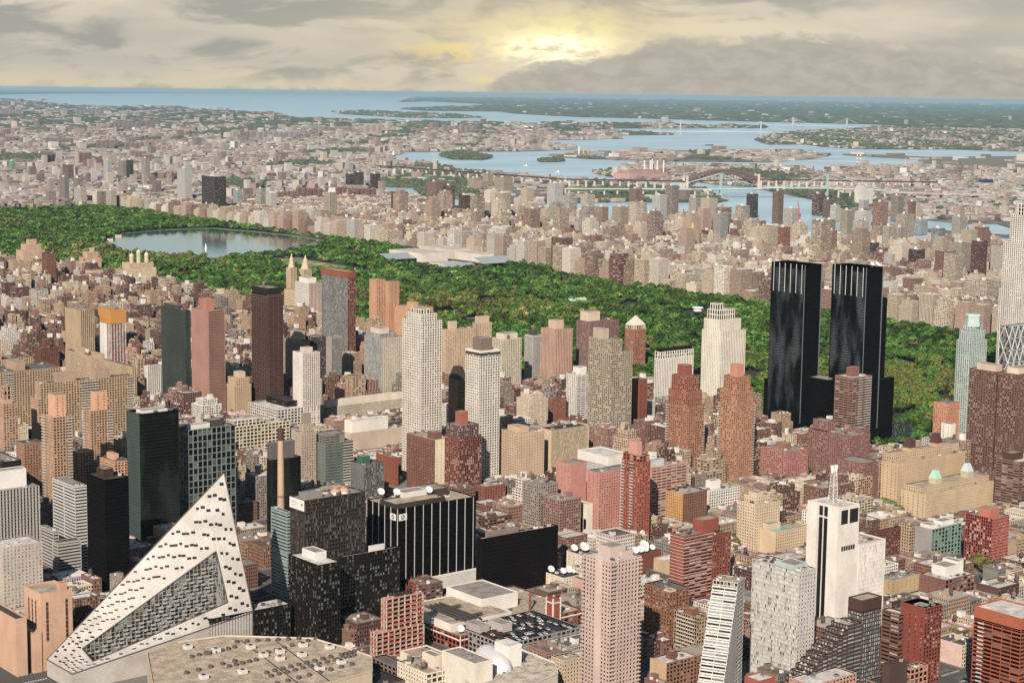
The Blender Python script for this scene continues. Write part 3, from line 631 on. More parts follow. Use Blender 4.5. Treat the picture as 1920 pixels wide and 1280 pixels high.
# the middle ground, left of centre
H('apartment_tower', 'tall white gridded tower with a stepped lantern crown, tallest of the pale towers', 'apartment tower', 'the tallest white gridded tower',
  [B(755, 792, 829, 603, 905, ('grid', 'grid'), 'eadcc8', 'dark', 'w'), T(.1, .85, .12, .9, 8, st='grid'), T(.14, .72, .2, .85, 5, st='tall')], unit=2)
H('apartment_tower', 'white tower with a dark band and a brown box on its flat roof', 'apartment tower', 'the white tower with brown box',
  [B(873, 901, 938, 668, 915, ('grid', 'grid'), 'eaddca', 'dark', 'w'), T(0, 1, 0, 1, 5, st='loft', c='5a504a'), T(-.01, 1.01, -.01, 1.01, 1.5, st='blank')], ph=[(.18, .7, .2, .75, 13, '7f6e5e', 2)], unit=0)
H('apartment_tower', 'black brown tower ringed by pale floor bands, rising from a white podium', 'apartment tower', 'the black brown banded tower',
  [B(471, 504, 531, 553, 790, ('ribbon', 'ribbon'), '6c4c40', 'black', 'd')], ph=[(.0, .97, .1, .95, 9, '3c342f')], tank=1, unit=0)
H('apartment_tower', 'white slab tower with chamfered corner next to the black brown banded tower', 'apartment tower', 'the white chamfered tower',
  [B(549, 568, 600, 662, 806, ('grid', 'punch'), 'efdfd0', 'dark', 'p')], ph=[(.25, .75, .3, .7, 6, 'e2c4b0')], unit=2)
H('school_building', 'white banded podium with dark window stripes under the black brown tower', 'school', 'the white banded podium',
  [B(466, 521, 600, 768, 812, ('loft', 'loft'), 'eadccb', 'dark', 'w'), T(.35, .75, .2, .9, 7, st='ribbon', c='3a302c', r='b')], unit=4)
H('apartment_tower', 'grey slab with rounded balcony end right of the white chamfered tower', 'apartment tower', 'the grey rounded balcony slab',
  [B(607, 622, 641, 632, 750, ('ribbon', 'blank'), 'a89c92', 'dark', 'g')], unit=1, bal=[(0, 'S', .1, .9)])
H('apartment_building', 'grey brown block in the shade behind the white chamfered tower', 'apartment building', 'the grey brown shaded block',
  [B(532, 560, 580, 640, 755, 'punch', 'a8927e', 'dark', 'g'), B(572, 588, 612, 632, 750, 'frame', '6a5c52', 'dark', 'g')], ph=[(.5, 1.0, .3, .9, 12, 'c8a892')], unit=2)
H('apartment_tower', 'tall red crowned tower with silvery glass left side', 'apartment tower', 'the red crowned tower',
  [B(603, 652, 667, 520, 715, ('grid', 'curtain'), ('9a4c40', '8f8a86'), 'grey', 'p'), T(-.01, .9, -.01, 1.01, 9, st='blank', c='a8503f', r='p'), B(650, 661, 667, 523, 713, 'ribbon', '8c8680', 'grey', 'p')], unit=3)
H('apartment_tower', 'orange brick towers with round shouldered tops rising from stepped orange wings', 'apartment tower', 'the orange round shouldered towers',
  [B(742, 779, 812, 578, 668, 'punch', 'dfa57a', 'dark', 't'), B(693, 707, 722, 524, 655, ('strip', 'strip'), 'dfa57a', 'dark', 't'), B(720, 730, 748, 528, 655, ('strip', 'strip'), 'dfa57a', 'dark', 't')], ph=[(.2, .5, .3, .6, 8, 'dca47c')], unit=1)
H('apartment_building', 'orange brick house with stepped terraces in front of the round shouldered towers', 'apartment building', 'the orange stepped house',
  [B(733, 745, 757, 578, 655, 'punch', 'd99c72', 'dark', 't'), B(755, 775, 800, 598, 690, 'punch', 'cf8a66', 'dark', 't')], tank=1, unit=1)
H('apartment_tower', 'white tower with red brown vertical strips on its right side', 'apartment tower', 'the white tower with red strips',
  [B(553, 580, 603, 531, 620, ('strip', 'grid'), ('d8b8a4', 'efe3d4'), 'dark', 'w')], ph=[(.1, .8, .2, .8, 9, 'efe3d4')], unit=2)
H('apartment_tower', 'silvery glass tower with a pale right flank behind the tallest white tower', 'apartment tower', 'the silvery glass tower',
  [B(683, 716, 758, 634, 748, ('punch', 'curtain'), ('d2bea6', 'b8b4ac'), 'grey', 'w'), T(.0, .75, .1, .9, 6, st='curtain', c='c0bab0')], ph=[(.1, .7, .2, .8, 7, 'dcc4b0', 1)], unit=1)
H('apartment_building', 'wide tan brick slab with two bulkheads right behind the tallest white tower', 'apartment building', 'the wide tan slab',
  [B(826, 836, 892, 618, 745, ('punch', 'punch'), 'd2b18e', 'mix', 't'), B(886, 896, 922, 606, 725, ('punch', 'ribbon'), 'd2b18e', 'mix', 't')], ph=[(.2, .42, .3, .8, 11, 'd6b698'), (.1, .9, .2, .8, 10, 'd6b496', 1)], unit=3)
H('apartment_tower', 'pale yellow tower with crenellated bulkhead right of the white tower with brown box', 'apartment tower', 'the pale yellow tower',
  [B(923, 944, 978, 636, 752, ('grid', 'grid'), 'e2d2b4', 'dark', 'g')], ph=[(.15, .9, .2, .9, 7, 'e4cdb8')], tank=1, unit=2)
H('apartment_building', 'brown tower with a mansard top squeezed between two white towers', 'apartment building', 'the brown mansard tower',
  [B(841, 858, 876, 712, 845, ('ribbon', 'punch'), 'a07c60', 'dark', 'd')], unit=0)
H('apartment_tower', 'red brick and glass tower with a bright red rooftop tank house', 'apartment tower', 'the red and glass tower',
  [B(834, 862, 903, 822, 935, ('frame', 'grid'), 'a3524a', 'mix', 'g'), T(.02, .9, .05, .95, 14, st='frame', c='8a6a62')], ph=[(.3, .65, .3, .75, 14, 'c0604e', 1)], tank=1, unit=1)
H('hotel_building', 'brown gridded slab with a cream end wall, in front of the tallest white tower', 'hotel', 'the brown slab with cream end',
  [B(763, 816, 848, 825, 928, ('few', 'gridb'), ('efdcb8', '8a5a48'), 'dark', 't')], ph=[(.2, .6, .15, .4, 7, '8a5446')], unit=5)
H('school_building', 'small low red brick building with white bands right of the red and glass tower', 'school', 'the small low red building', [B(892, 909, 948, 912, 946, 'gridb', 'a95a50', 'dark', 'p')], unit=5)
H('opera_house', 'long low cream hall with a fine arcade and broad flat roof', 'concert hall', 'the long cream hall',
  [B(600, 606, 757, 764, 786, ('pin', 'blank'), 'e8d6ba', 'dark', 't'), T(.05, 1.0, .3, 1, 9, st='blank', c='e6d4ba', r='w')], unit=5)
H('theatre_building', 'windowless white hall on a striped stone base', 'theatre', 'the windowless white hall',
  [B(640, 657, 757, 812, 852, ('blank', 'blank'), 'cdb59c', 'dark', 'w'), T(.05, .72, .1, .95, 14, st='blank', c='f2e6d2', r='w')], unit=5)
H('college_building', 'cream college block with broad window bands, at the left of the white halls', 'college', 'the cream college block',
  [B(424, 442, 543, 800, 852, ('loft', 'blank'), 'e4d2ae', 'dark', 'w'), T(.0, .55, .2, 1, 7, st='loft', c='e8d8ba')], unit=4)
H('apartment_building', 'grey beige stepped apartment house behind the tall brick chimney', 'apartment building', 'the grey stepped house',
  [B(551, 566, 593, 812, 930, ('punch', 'punch'), 'bda78f', 'mix', 'g'), T(.25, .9, .2, .8, 9, st='punch'), T(.2, .9, .3, .8, 12, st='blank', c='a48c7a')], unit=2)
H('apartment_tower', 'green tinted glass tower with stacked terraces and a barrelled roof', 'apartment tower', 'the green glass terraced tower',
  [B(588, 610, 662, 832, 930, ('curtain', 'curtain'), '8d9488', 'green', 'g'), T(.08, .78, .2, .95, 10, st='ribbon', c='8c857c', g='grey')], unit=3, bal=[(0, 'S', .62, 1.0)])
H('apartment_building', 'grey glass block with a dark green tank screen on its roof', 'apartment building', 'the grey block with green screen',
  [B(658, 682, 720, 872, 955, ('curtain', 'punch'), '7a766e', 'grey', 'k')], ph=[(.1, .5, .3, .7, 8, '3c6650')], unit=3)
H('apartment_building', 'slim red brick block right of the green roof screen', 'apartment building', 'the slim red block', [B(705, 740, 747, 858, 912, 'few', 'a85044', 'dark', 'p')], tank=2, unit=2)
H('apartment_building', 'dark glass block with steel flues behind the tall chimney', 'apartment building', 'the dark glass block with flues',
  [B(500, 512, 564, 862, 1000, ('curtain', 'curtain'), '2e2a28', 'smoke', 'g')], ph=[(.0, .85, .3, .9, 17, '6a625c')], unit=2)
H('apartment_tower', 'slim teal glass slab with stacked slabs edges, left of the stepped dark trio', 'apartment tower', 'the slim teal slab',
  [B(508, 538, 546, 960, 1130, ('band', 'band'), '9aaaa4', 'teal', 'g')], unit=2)
H('apartment_building', 'low grey louvred block behind the sign of the dark trio', 'apartment building', 'the grey louvred block', [B(541, 561, 655, 925, 985, ('band', 'curtain'), '8c8680', 'dark', 't')], unit=8)
# left
H('apartment_tower', 'dark green glass tower with an open slanted roof holding white plant', 'glass tower', 'the slanted green glass tower',
  [B(237, 261, 335, 776, 1035, ('curtain', 'curtain'), ('2c302c', '4c5a54'), ('smoke', 'green'), 'w', par=3)], ph=[(.15, .8, .25, .7, 1.5, 'e4ddd4')], unit=4)  # west face coloured paler for the sky it would reflect
H('apartment_tower', 'green glass tower with white frame lines every few floors', 'glass tower', 'the white framed green tower',
  [B(334, 353, 441, 806, 1012, ('bigframe', 'bigframe'), '7d8a82', ('pane', 'teal'), 'w', par=2)], ph=[(.1, .5, .2, .6, 4, 'ddd6cc'), (.5, .8, .3, .9, 6, '4a4a48')], unit=8)
H('apartment_tower', 'middle one of three orange brick towers, with a tall plain bulkhead', 'apartment tower', 'the middle orange brick tower',
  [B(79, 100, 134, 782, 975, ('grid', 'grid'), ORG, 'dark', 'p'), B(79, 92, 146, 854, 965, 'grid', ORG, 'dark', 'p')], ph=[(.25, .85, .25, .85, 22, 'e4a67c', 0, 'few')], unit=0, bal=[(0, 'S', .72, 1.0), (0, 'W', .0, .35)])
H('apartment_tower', 'right one of three orange brick towers, beside the dark green glass tower', 'apartment tower', 'the right orange brick tower',
  [B(156, 170, 211, 770, 920, ('grid', 'grid'), ORG, 'dark', 'p'), B(136, 150, 176, 848, 940, 'grid', ORG, 'dark', 'p')], ph=[(.3, .85, .25, .85, 20, 'e4a67c', 0, 'few')], unit=0, bal=[(0, 'S', .72, 1.0), (0, 'W', .0, .35)])
H('apartment_tower', 'left one of three orange brick towers, with a glazed lantern', 'apartment tower', 'the left orange brick tower',
  [B(58, 72, 98, 748, 880, ('grid', 'grid'), 'd0a080', 'teal', 'p'), T(.2, .85, .2, .85, 4, st='blank'), T(.1, .9, .1, .9, 15, st='tall', g='teal')], unit=0)
H('apartment_tower', 'orange brick tower with a white dish, cut by the left edge', 'apartment tower', 'the orange tower at the left edge',
  [B(-14, 6, 33, 757, 905, ('grid', 'grid'), 'd0a080', 'teal', 'p'), T(.2, .8, .2, .85, 4, st='blank'), T(.1, .9, .1, .9, 15, st='tall', g='teal')], unit=0)
H('apartment_building', 'low orange brick house with a peach bulkhead below the orange towers', 'apartment building', 'the low orange house',
  [B(181, 215, 245, 866, 955, 'grid', 'd8a07a', 'dark', 'k')], ph=[(.3, .6, .3, .7, 6, 'e2aa82')], unit=4)
H('apartment_building', 'dark brick block in shade below the orange towers', 'apartment building', 'the shaded brick block', [B(30, 45, 82, 832, 950, 'gridb', 'a87a5e', 'dark', 'k')], unit=3)
H('apartment_tower', 'black and white chequered tower with a folded white roof', 'apartment tower', 'the chequered tower',
  [B(-60, -38, 73, 925, 1075, ('strip', 'strip'), 'b4aca4', 'black', 'g', par=.6)], ph=[(.35, .85, .3, .75, 17, 'efe6da')], unit=2)
H('apartment_building', 'beige screen wall building of small square openings in front of the chequered tower', 'apartment building', 'the square windowed beige block',
  [B(-8, 5, 79, 1026, 1150, 'punch', 'cdbaa8', 'pale', 'w', dv=30)], unit=3)
r_glass, o_glass = H('apartment_tower', 'curved dark glass tower with white floor lines and copper bay windows', 'glass tower', 'the curved white lined tower',
  [B(98, 140, 163, 912, 1075, ('band', 'band'), 'cfc8bf', 'black', 'g')], ph=[(.1, .7, .2, .8, 2, '8a827a')], unit=4)
H('apartment_building', 'lower dark glass wing with white floor lines left of the curved tower', 'apartment building', 'the lower white lined wing',
  [B(76, 100, 110, 995, 1085, ('band', 'band'), 'bdb6ae', 'black', 'k'), B(98, 108, 152, 1018, 1095, ('band', 'band'), 'bdb6ae', 'black', 'k')], unit=4)
H('apartment_tower', 'near black crystalline glass tower between the curved tower and the slanted green one', 'glass tower', 'the near black glass tower',
  [B(162, 196, 241, 899, 1112, ('curtain', 'curtain'), '1f1c1a', 'black', 'd')], ph=[(.2, .6, .3, .7, 7, '5a3430')], unit=2)
H('glass_tower', 'dark glass block with a raked white framed roof at the left edge', 'glass tower', 'the raked roof dark block', [B(-40, 2, 40, 866, 990, 'curtain', '4a4642', 'black', 'g')], unit=5)
H('apartment_building', 'long tan slab with repeated small windows, widest of the tan slabs behind the orange towers', 'apartment building', 'the widest tan slab',
  [B(68, 76, 249, 719, 880, ('grid', 'grid'), 'c4a27a', 'dark', 'k')], ph=[(.18, .38, .2, .8, 10, 'b8967a'), (.6, .76, .2, .8, 10, 'b8967a')], unit=5, bal=[(0, 'S', .42, .62), (0, 'S', .93, 1.0)])
H('apartment_building', 'tan slab behind the left orange tower, cut by the left edge', 'apartment building', 'the tan slab at the left edge',
  [B(-70, -40, 114, 702, 840, ('grid', 'grid'), 'c6a47e', 'dark', 'k')], ph=[(.48, .6, .2, .8, 10, 'b8967a')], unit=5, bal=[(0, 'S', .3, .42)])
H('apartment_building', 'pale tan slab running away from the camera behind the widest tan slab', 'apartment building', 'the pale tan receding slab',
  [B(122, 248, 256, 688, 760, ('grid', 'grid'), 'd0ae88', 'dark', 'k')], ph=[(.1, .9, .45, .6, 7, 'c0a084'), (.1, .9, .75, .85, 9, 'c0a084')], unit=4)
H('apartment_building', 'tan slab with blank bulkhead above the left edge slab', 'apartment building', 'the upper tan slab', [B(-30, -20, 62, 676, 770, ('grid', 'grid'), 'c8a884', 'dark', 'k')], ph=[(.15, .3, .2, .8, 9, 'b8967a')], unit=3)
H('apartment_tower', 'slim dark green glass tower with a paler glass top', 'glass tower', 'the slim dark green tower',
  [B(302, 347, 357, 582, 775, ('curtain', 'curtain'), '4a5048', 'green', 'k')], ph=[(.1, .9, .3, .9, 5, '4a4a46')], unit=1)
H('apartment_tower', 'brown tower with pale pink vertical ribs and a brick bulkhead', 'apartment tower', 'the pink ribbed brown tower',
  [B(359, 391, 421, 583, 790, ('pin', 'strip'), 'bd8a76', 'black', 'g')], ph=[(.25, .75, .35, .8, 14, 'b8765e')], unit=1)
H('apartment_tower', 'tan ribbed tower with darker vertical strips left of the tower under construction', 'apartment tower', 'the tan ribbed tower',
  [B(122, 151, 176, 582, 700, ('strip', 'strip'), 'c4a582', 'dark', 'g')], unit=3)
H('apartment_building', 'white block of crossing vertical slats before the slim dark green tower', 'apartment building', 'the white slatted block', [B(271, 277, 304, 686, 752, ('strip', 'strip'), 'e6dccf', 'dark', 'w')], unit=2)
H('apartment_building', 'tan stepped apartment house with an orange cap left of the black brown tower', 'apartment building', 'the tan stepped house',
  [B(421, 440, 471, 722, 790, ('punch', 'punch'), 'cfae88', 'dark', 't'), T(.15, .95, .1, .95, 9, st='punch'), T(.4, .9, .3, .9, 7, st='blank', c='d8b89a')], unit=2)
H('apartment_building', 'dark red block with a red bulkhead behind the tan slabs', 'apartment building', 'the dark red block', [B(65, 76, 111, 652, 700, 'punch', '84463e', 'dark', 'k')], ph=[(.3, .6, .3, .8, 12, '8a463c')], unit=3)
H('apartment_building', 'white balcony striped block squeezed beside the slanted green tower', 'apartment building', 'the white striped block', [B(219, 224, 262, 766, 830, 'ribbon', 'e6d2c0', 'brown', 'w')], unit=1)
# park side houses on the left and the shapes behind them
r_ber, o_ber = H('apartment_building', 'massive tan apartment house with three small domed towers facing the lake', 'apartment building', 'the three domed apartment house',
  [B(222, 240, 293, 504, 548, ('slot', 'punch'), 'd8bd96', 'dark', 't'), T(.1, .95, .15, .9, 12, st='punch')], unit=2)
r_san, o_san = H('apartment_building', 'tan apartment house with two spired towers above the park', 'apartment building', 'the twin spired apartment house',
  [B(533, 556, 594, 545, 590, 'punch', 'd8b892', 'dark', 't'), B(537, 545, 556, 502, 585, ('strip', 'strip'), 'd8b892', 'dark', 't'), B(561, 570, 584, 505, 582, ('strip', 'strip'), 'd8b892', 'dark', 't')], unit=0)
H('apartment_building', 'long tan apartment house along the park right of the white cubed block', 'apartment building', 'the long park side house', [B(160, 172, 240, 508, 552, 'punch', 'd6b894', 'mix', 't')], tank=2, unit=2)
H('apartment_tower', 'slim maroon tower standing among the park side houses', 'apartment tower', 'the slim maroon tower', [B(78, 88, 105, 475, 552, ('punch', 'grid'), '96564a', 'dark', 'd')], unit=1)
H('apartment_building', 'pink stepped apartment house by the lake left of the domed house', 'apartment building', 'the pink stepped park house', [B(148, 160, 190, 484, 515, 'punch', 'dcae90', 'dark', 't'), T(.2, .9, .2, .9, 14, st='punch'), T(.5, .8, .4, .8, 9, st='blank')], tank=1, unit=1)
H('apartment_building', 'pink apartment houses stepping up at the far left by the park', 'apartment building', 'the pink stepped left house', [B(30, 44, 84, 470, 520, 'punch', 'd8ae92', 'dark', 't'), T(.2, .9, .2, .9, 14, st='punch'), T(.3, .8, .3, .8, 11, st='punch')], tank=1, unit=1)
H('apartment_building', 'pale corner house with ornate roof at the park edge right of the green roofs', 'apartment building', 'the ornate pale corner house', [B(366, 380, 437, 549, 582, 'punch', 'd9bb96', 'mix', 't')], ph=[(.15, .3, .3, .6, 6, 'dcc4a0'), (.6, .8, .3, .6, 5, 'dcc4a0')], unit=3)
H('apartment_building', 'left twin of two tan blocks with square windows below the park side houses', 'apartment building', 'the left tan twin block', [B(39, 44, 74, 545, 586, 'punch', 'd6b48a', 'dark', 't')], tank=1, unit=2)
H('apartment_building', 'right twin of two tan blocks with square windows below the park side houses', 'apartment building', 'the right tan twin block', [B(74, 78, 106, 544, 585, 'punch', 'd0a882', 'dark', 't')], tank=1, unit=2)
H('apartment_building', 'white cubed block with bold dark windows between two tan houses', 'apartment building', 'the white cubed block', [B(134, 139, 157, 516, 550, 'grid', 'ecdfcc', 'dark', 'w')], unit=1)
# ---------------------------------------------------------------- the sloping white pyramid with its courtyard
def pyramid():
    u1, v1 = G(420, 886, 142.0)
    lo, hi = u1-260, u1-20
    for _ in range(40):
        m = (lo+hi)/2
        if pj(m, v1, 13)[0] < 88: lo = m
        else: hi = m
    u0 = lo
    lo, hi = v1-150, v1-10
    for _ in range(40):
        m = (lo+hi)/2
        if pj(u1, m, 34)[0] > 474: lo = m
        else: hi = m
    v0 = lo; Uw, Vw = u1-u0, v1-v0
    zs = lambda u, v: 13+(u-u0)/Uw*(21+108*(v-v0)/Vw)
    def hit(px, py):
        d = ray(px, py); t0, t1 = 900., 2200.
        for _ in range(60):
            m = (t0+t1)/2; q = d*m
            if CZ+q[2] > zs(min(max(q[0], u0-50), u1+50), min(max(q[1], v0-50), v1+50)): t0 = m
            else: t1 = m
        return d[0]*t0, d[1]*t0
    A, Bq, C, Dq = [hit(*p) for p in ((157, 1218), (177, 1244), (402, 1023), (426, 1122))]
    cu0, cu1 = (A[0]+Bq[0])/2, (C[0]+Dq[0])/2; cv0, cv1 = (Bq[1]+Dq[1])/2, (A[1]+C[1])/2
    cu0 = max(u0+4, cu0); cu1 = min(u1-6, cu1); cv0 = max(v0+6, cv0); cv1 = min(v1-6, cv1)
    root = empty('pyramid_building', ((u0+u1)/2, (v0+v1)/2, 0), 'white sloping pyramid apartment building rising to one sharp peak, with a sunken courtyard', 'apartment building')
    HERO.append(('the white pyramid', (u0+u1)/2, (v0+v1)/2, 60, 90, 475, 885, 1260)); FOOT.append((u0, u1, v0, v1, 60))
    skin, b = newmat('white_panels'); t = nd('ShaderNodeUVMap')
    br = nd('ShaderNodeTexBrick'); br.inputs['Scale'].default_value = 1; br.inputs['Brick Width'].default_value = 3.4; br.inputs['Row Height'].default_value = 1.7
    br.inputs['Mortar Size'].default_value = .07; br.inputs['Color1'].default_value = (*alb('d8cec2'), 1); br.inputs['Color2'].default_value = (*alb('c9beb2'), 1); br.inputs['Mortar'].default_value = (*alb('8f877d'), 1)
    L.new(t.outputs[0], br.inputs['Vector']); g = objnoise(.05, 5)
    setcol(b, mix(smooth(g, .35, .7), br.outputs[0], alb('b8aca0'))); b.inputs['Roughness'].default_value = .45
    R = MB()
    us = [u0+Uw*i/56 for i in range(57)]; us = sorted(set([round(x, 3) for x in us+[cu0, cu1]])); vs = sorted(set([round(v0+Vw*i/32, 3) for i in range(33)]+[round(cv0, 3), round(cv1, 3)]))
    for a, b2 in zip(us, us[1:]):
        for c, d in zip(vs, vs[1:]):
            m, n = (a+b2)/2, (c+d)/2
            if cu0 < m < cu1 and cv0 < n < cv1: continue
            R.face([(a, c, zs(a, c)), (b2, c, zs(b2, c)), (b2, d, zs(b2, d)), (a, d, zs(a, d))], skin, [(c, a*1.3), (c, b2*1.3), (d, b2*1.3), (d, a*1.3)])
    R.obj('sloping_roof', root)
    Wl = MB()
    for a, b2 in zip(us, us[1:]):
        for v, fl in ((v0, 0), (v1, 1)):
            f = [(a, v, 0), (b2, v, 0), (b2, v, zs(b2, v)), (a, v, zs(a, v))]; Wl.face(f[::-1] if fl else f, skin, [(a, 0), (b2, 0), (b2, 60), (a, 60)])
    Wl.face([(u1, v0, 0), (u1, v1, 0), (u1, v1, 142), (u1, v0, zs(u1, v0))], skin, [(0, 0), (60, 0), (60, 80), (0, 20)])
    Wl.face([(u0, v1, 0), (u0, v0, 0), (u0, v0, 13), (u0, v1, 13)], skin, [(0, 0), (60, 0), (60, 12), (0, 12)])
    # raised dark rims
    rim = plain('bronze_rim', '6a5f58', .5)
    for p, q in (((u0, v1), (u1, v1)), ((u1, v1), (u1, v0)), ((u0, v0), (u0, v1)), ((u0, v0), (u1, v0)), ((cu0, cv0), (cu1, cv0)), ((cu0, cv1), (cu1, cv1)), ((cu0, cv0), (cu0, cv1)), ((cu1, cv0), (cu1, cv1))):
        Wl.bar((*p, zs(*p)+.2), (*q, zs(*q)+.2), .7, .7, rim)
    Wl.obj('wall', root)
    # courtyard faces: glazed grid with projecting balcony boxes
    ct = MB(); fr = wallm('9c958c'); gm = glassm('grey'); zb = 9.0
    nb = int((cu1-cu0)/3.4); bw = (cu1-cu0)/nb
    for i in range(nb):
        a = cu0+i*bw; zt = zs(a, cv1)-.6
        ct.face([(a, cv1, zb), (a+bw, cv1, zb), (a+bw, cv1, zs(a+bw, cv1)-.2), (a, cv1, zt+.4)], gm, [(i, 0), (i+.99, 0), (i+.99, (zt-zb)/3.2), (i, (zt-zb)/3.2)])
        ct.box(a-.25, a+.25, cv1-.5, cv1+.05, zb, zt, fr, sides='SWE')
        nf = int((zt-zb)/3.2)
        for k in range(nf+1):
            z = zb+k*3.2
            if z+.4 < zt: ct.box(a+.25, a+bw-.25, cv1-.42, cv1+.05, z, z+.55, fr, sides='S')
    mb_ = 0; bal = MB()
    for i in range(1, nb-1):
        a = cu0+i*bw; nf = int((zs(a, cv1)-2-zb)/3.2)
        for k in range(nf):
            if (i*3+k*2) % 7 < 3: bal.box(a+.1, a+bw-.1, cv1-2.1, cv1-.55, zb+k*3.2-.15, zb+k*3.2+1.1, wallm('b9b2a8'), bottom=True)
    bal.obj('balconies', root)
    zt = lambda v: zs(cu1, v)-.4
    nb2 = int((cv1-cv0)/3.4); bw2 = (cv1-cv0)/nb2
    for i in range(nb2):
        a = cv0+i*bw2
        ct.face([(cu1, a+bw2, zb), (cu1, a, zb), (cu1, a, zt(a)), (cu1, a+bw2, zt(a+bw2))], gm, [(i+60, 0), (i+60.99, 0), (i+60.99, 24), (i+60, 24)])
        ct.box(cu1-.4, cu1+.05, a-.25, a+.25, zb, zt(a)-.5, fr, sides='SWN')
        for k in range(int((zt(a)-zb)/3.2)): ct.box(cu1-.32, cu1+.05, a+.25, a+bw2-.25, zb+k*3.2, zb+k*3.2+.6, fr, sides='W')
    ct.face([(cu0, cv0, zb), (cu0, cv1, zb), (cu0, cv1, zs(cu0, cv1)), (cu0, cv0, zs(cu0, cv0))], fr)
    ct.face([(cu1, cv0, zb), (cu0, cv0, zb), (cu0, cv0, zs(cu0, cv0)), (cu1, cv0, zs(cu1, cv0))], fr)
    ct.obj('courtyard_walls', root)
    gd = MB(); gr = plain('court_garden', '4c5630', .95); gd.face([(cu0, cv0, zb), (cu1, cv0, zb), (cu1, cv1, zb), (cu0, cv1, zb)], gr)
    rg = random.Random(4)
    for _ in range(160):
        x, y = rg.uniform(cu0+1, cu0+26), rg.uniform(cv0+1, cv1-2); r = rg.uniform(.6, 1.5)
        gd.lathe(x, y, [(r*.5, zb), (r, zb+r), (r*.6, zb+r*2), (.05, zb+r*2.4)], plain('court_shrub', '6f6a2c', .95) if rg.random() < .5 else plain('court_shrub2', '45552a', .95), 6)
    gd.obj('courtyard_garden', root)
    # recessed slot windows following the floors of the slope
    glz, sill = plain('slot_dark', '302925', .25, 0, .6), wallm('efe6da'); cells = []
    nu, nv = int(Uw/3.7), int(Vw/4.7)
    for k in range(1, nu):
        for j in range(nv):
            t = (j+.5+.24*((k*5+j*3) % 3-1))/nv; s = (k+.12*((j*7+k) % 3-1))/nu; x, y = u0+s*Uw, v0+t*Vw
            if rg.random() < .13 or x > u1-2.5 or y < v0+2.3 or y > v1-2.3: continue
            if cu0-2.2 < x < cu1+2.2 and cv0-2.2 < y < cv1+2.2: continue
            cells.append((k, x, y, t, s, rg.choice((1.7, 1.7, 1.2))))
    extra = MB()
    for i, (k, x, y, t, s, hw) in enumerate(sorted(cells)):
        m = MB() if i < 100 else extra
        ds = -s*108/(21+108*t)/Vw*Uw; d = np.array((ds, 1.0)); d /= np.linalg.norm(d)
        nn = np.array((d[1], -d[0])); nn = nn if nn[0] > 0 else -nn
        wq = .5 if zs(x+nn[0]*2, y+nn[1]*2)-zs(x, y) > 1.6 else .8
        P = lambda a, b, dz: (x+d[0]*a+nn[0]*b, y+d[1]*a+nn[1]*b, zs(x+d[0]*a+nn[0]*b, y+d[1]*a+nn[1]*b)+dz+.2)
        f = [P(-hw, -wq, .12), P(hw, -wq, .12), P(hw, wq, .12), P(-hw, wq, .12)]
        a_, b_ = np.array(f[1])-np.array(f[0]), np.array(f[2])-np.array(f[0])
        m.face(f if np.cross(a_, b_)[2] > 0 else f[::-1], glz)
        m.bar(P(-hw, -wq-.1, .2), P(hw, -wq-.1, .2), .25, .35, sill)
        if i < 100: m.obj('window', root)
    o = extra.obj('windows', root)
    if o: tag(o, kind='stuff')
pyramid()

# ---------------------------------------------------------------- terraced wings climbing away from the river
def terraces(name, label, cat, short, pts, n, c, g, deck, group=None, hedge=False):
    """pts: pixel of the top near corner, pixel x of the top's right end, pixel x of left end, base y, lowest height, run in metres towards the river"""
    (xc, yt), xr, xl, yb, z0, run = pts
    h = h_from(xc, yt, yb); u, v = G(xc, yt, h); wu = ext(u, v, h, 0, xr); wv = ext(u, v, h, 1, xl)
    root = empty(name, (u, v, 0), label, cat); wall, glz, roof = MB(), MB(), MB()
    massing(wall, glz, roof, u, u+wu, v, v+wv, 0, h, ('ribbon', 'frame'), c, g, RC[deck])
    rg = random.Random(5)
    for k in range(n):
        a, b = u-run*(k+1)/n, u-run*k/n; z = h-(h-z0)*(k+1)/(n+.3)
        massing(wall, glz, roof, a, b, v, v+wv, 0, z, ('ribbon', 'frame'), c, g, RC[deck], 1.0)
        m = MB()
        for q in range(4):
            y = v+wv*(q+.5)/4
            cc = rg.choice(('d8c8b0', 'efe6da', '7d8a70', 'b09078', '4a5a34')) if not hedge else rg.choice(('4a4a2c', '6b5a44', 'd8c0a8', '3c4628'))
            w = min(1.0, (b-a)*.3); m.lathe((a+b)/2+rg.uniform(-.4, .4), y+rg.uniform(-1, 1), [(w*.7, z-1), (w, z-.2), (w*.7, z+.5), (.05, z+.8)], plain('terrace_'+cc, cc, .9), 6)
        tag(m.obj('planting', root), kind='stuff')
    wall.obj('wall', root); glz.obj('glazing', root); roof.obj('roof', root)
    FOOT.append((u-run, u+wu, v, v+wv, h)); HERO.append((short, u-run/2, v+wv/2, h, xl-40, xr, yt, yb))
    clutter(root, u, u+wu, v, v+wv, h-1, 4)
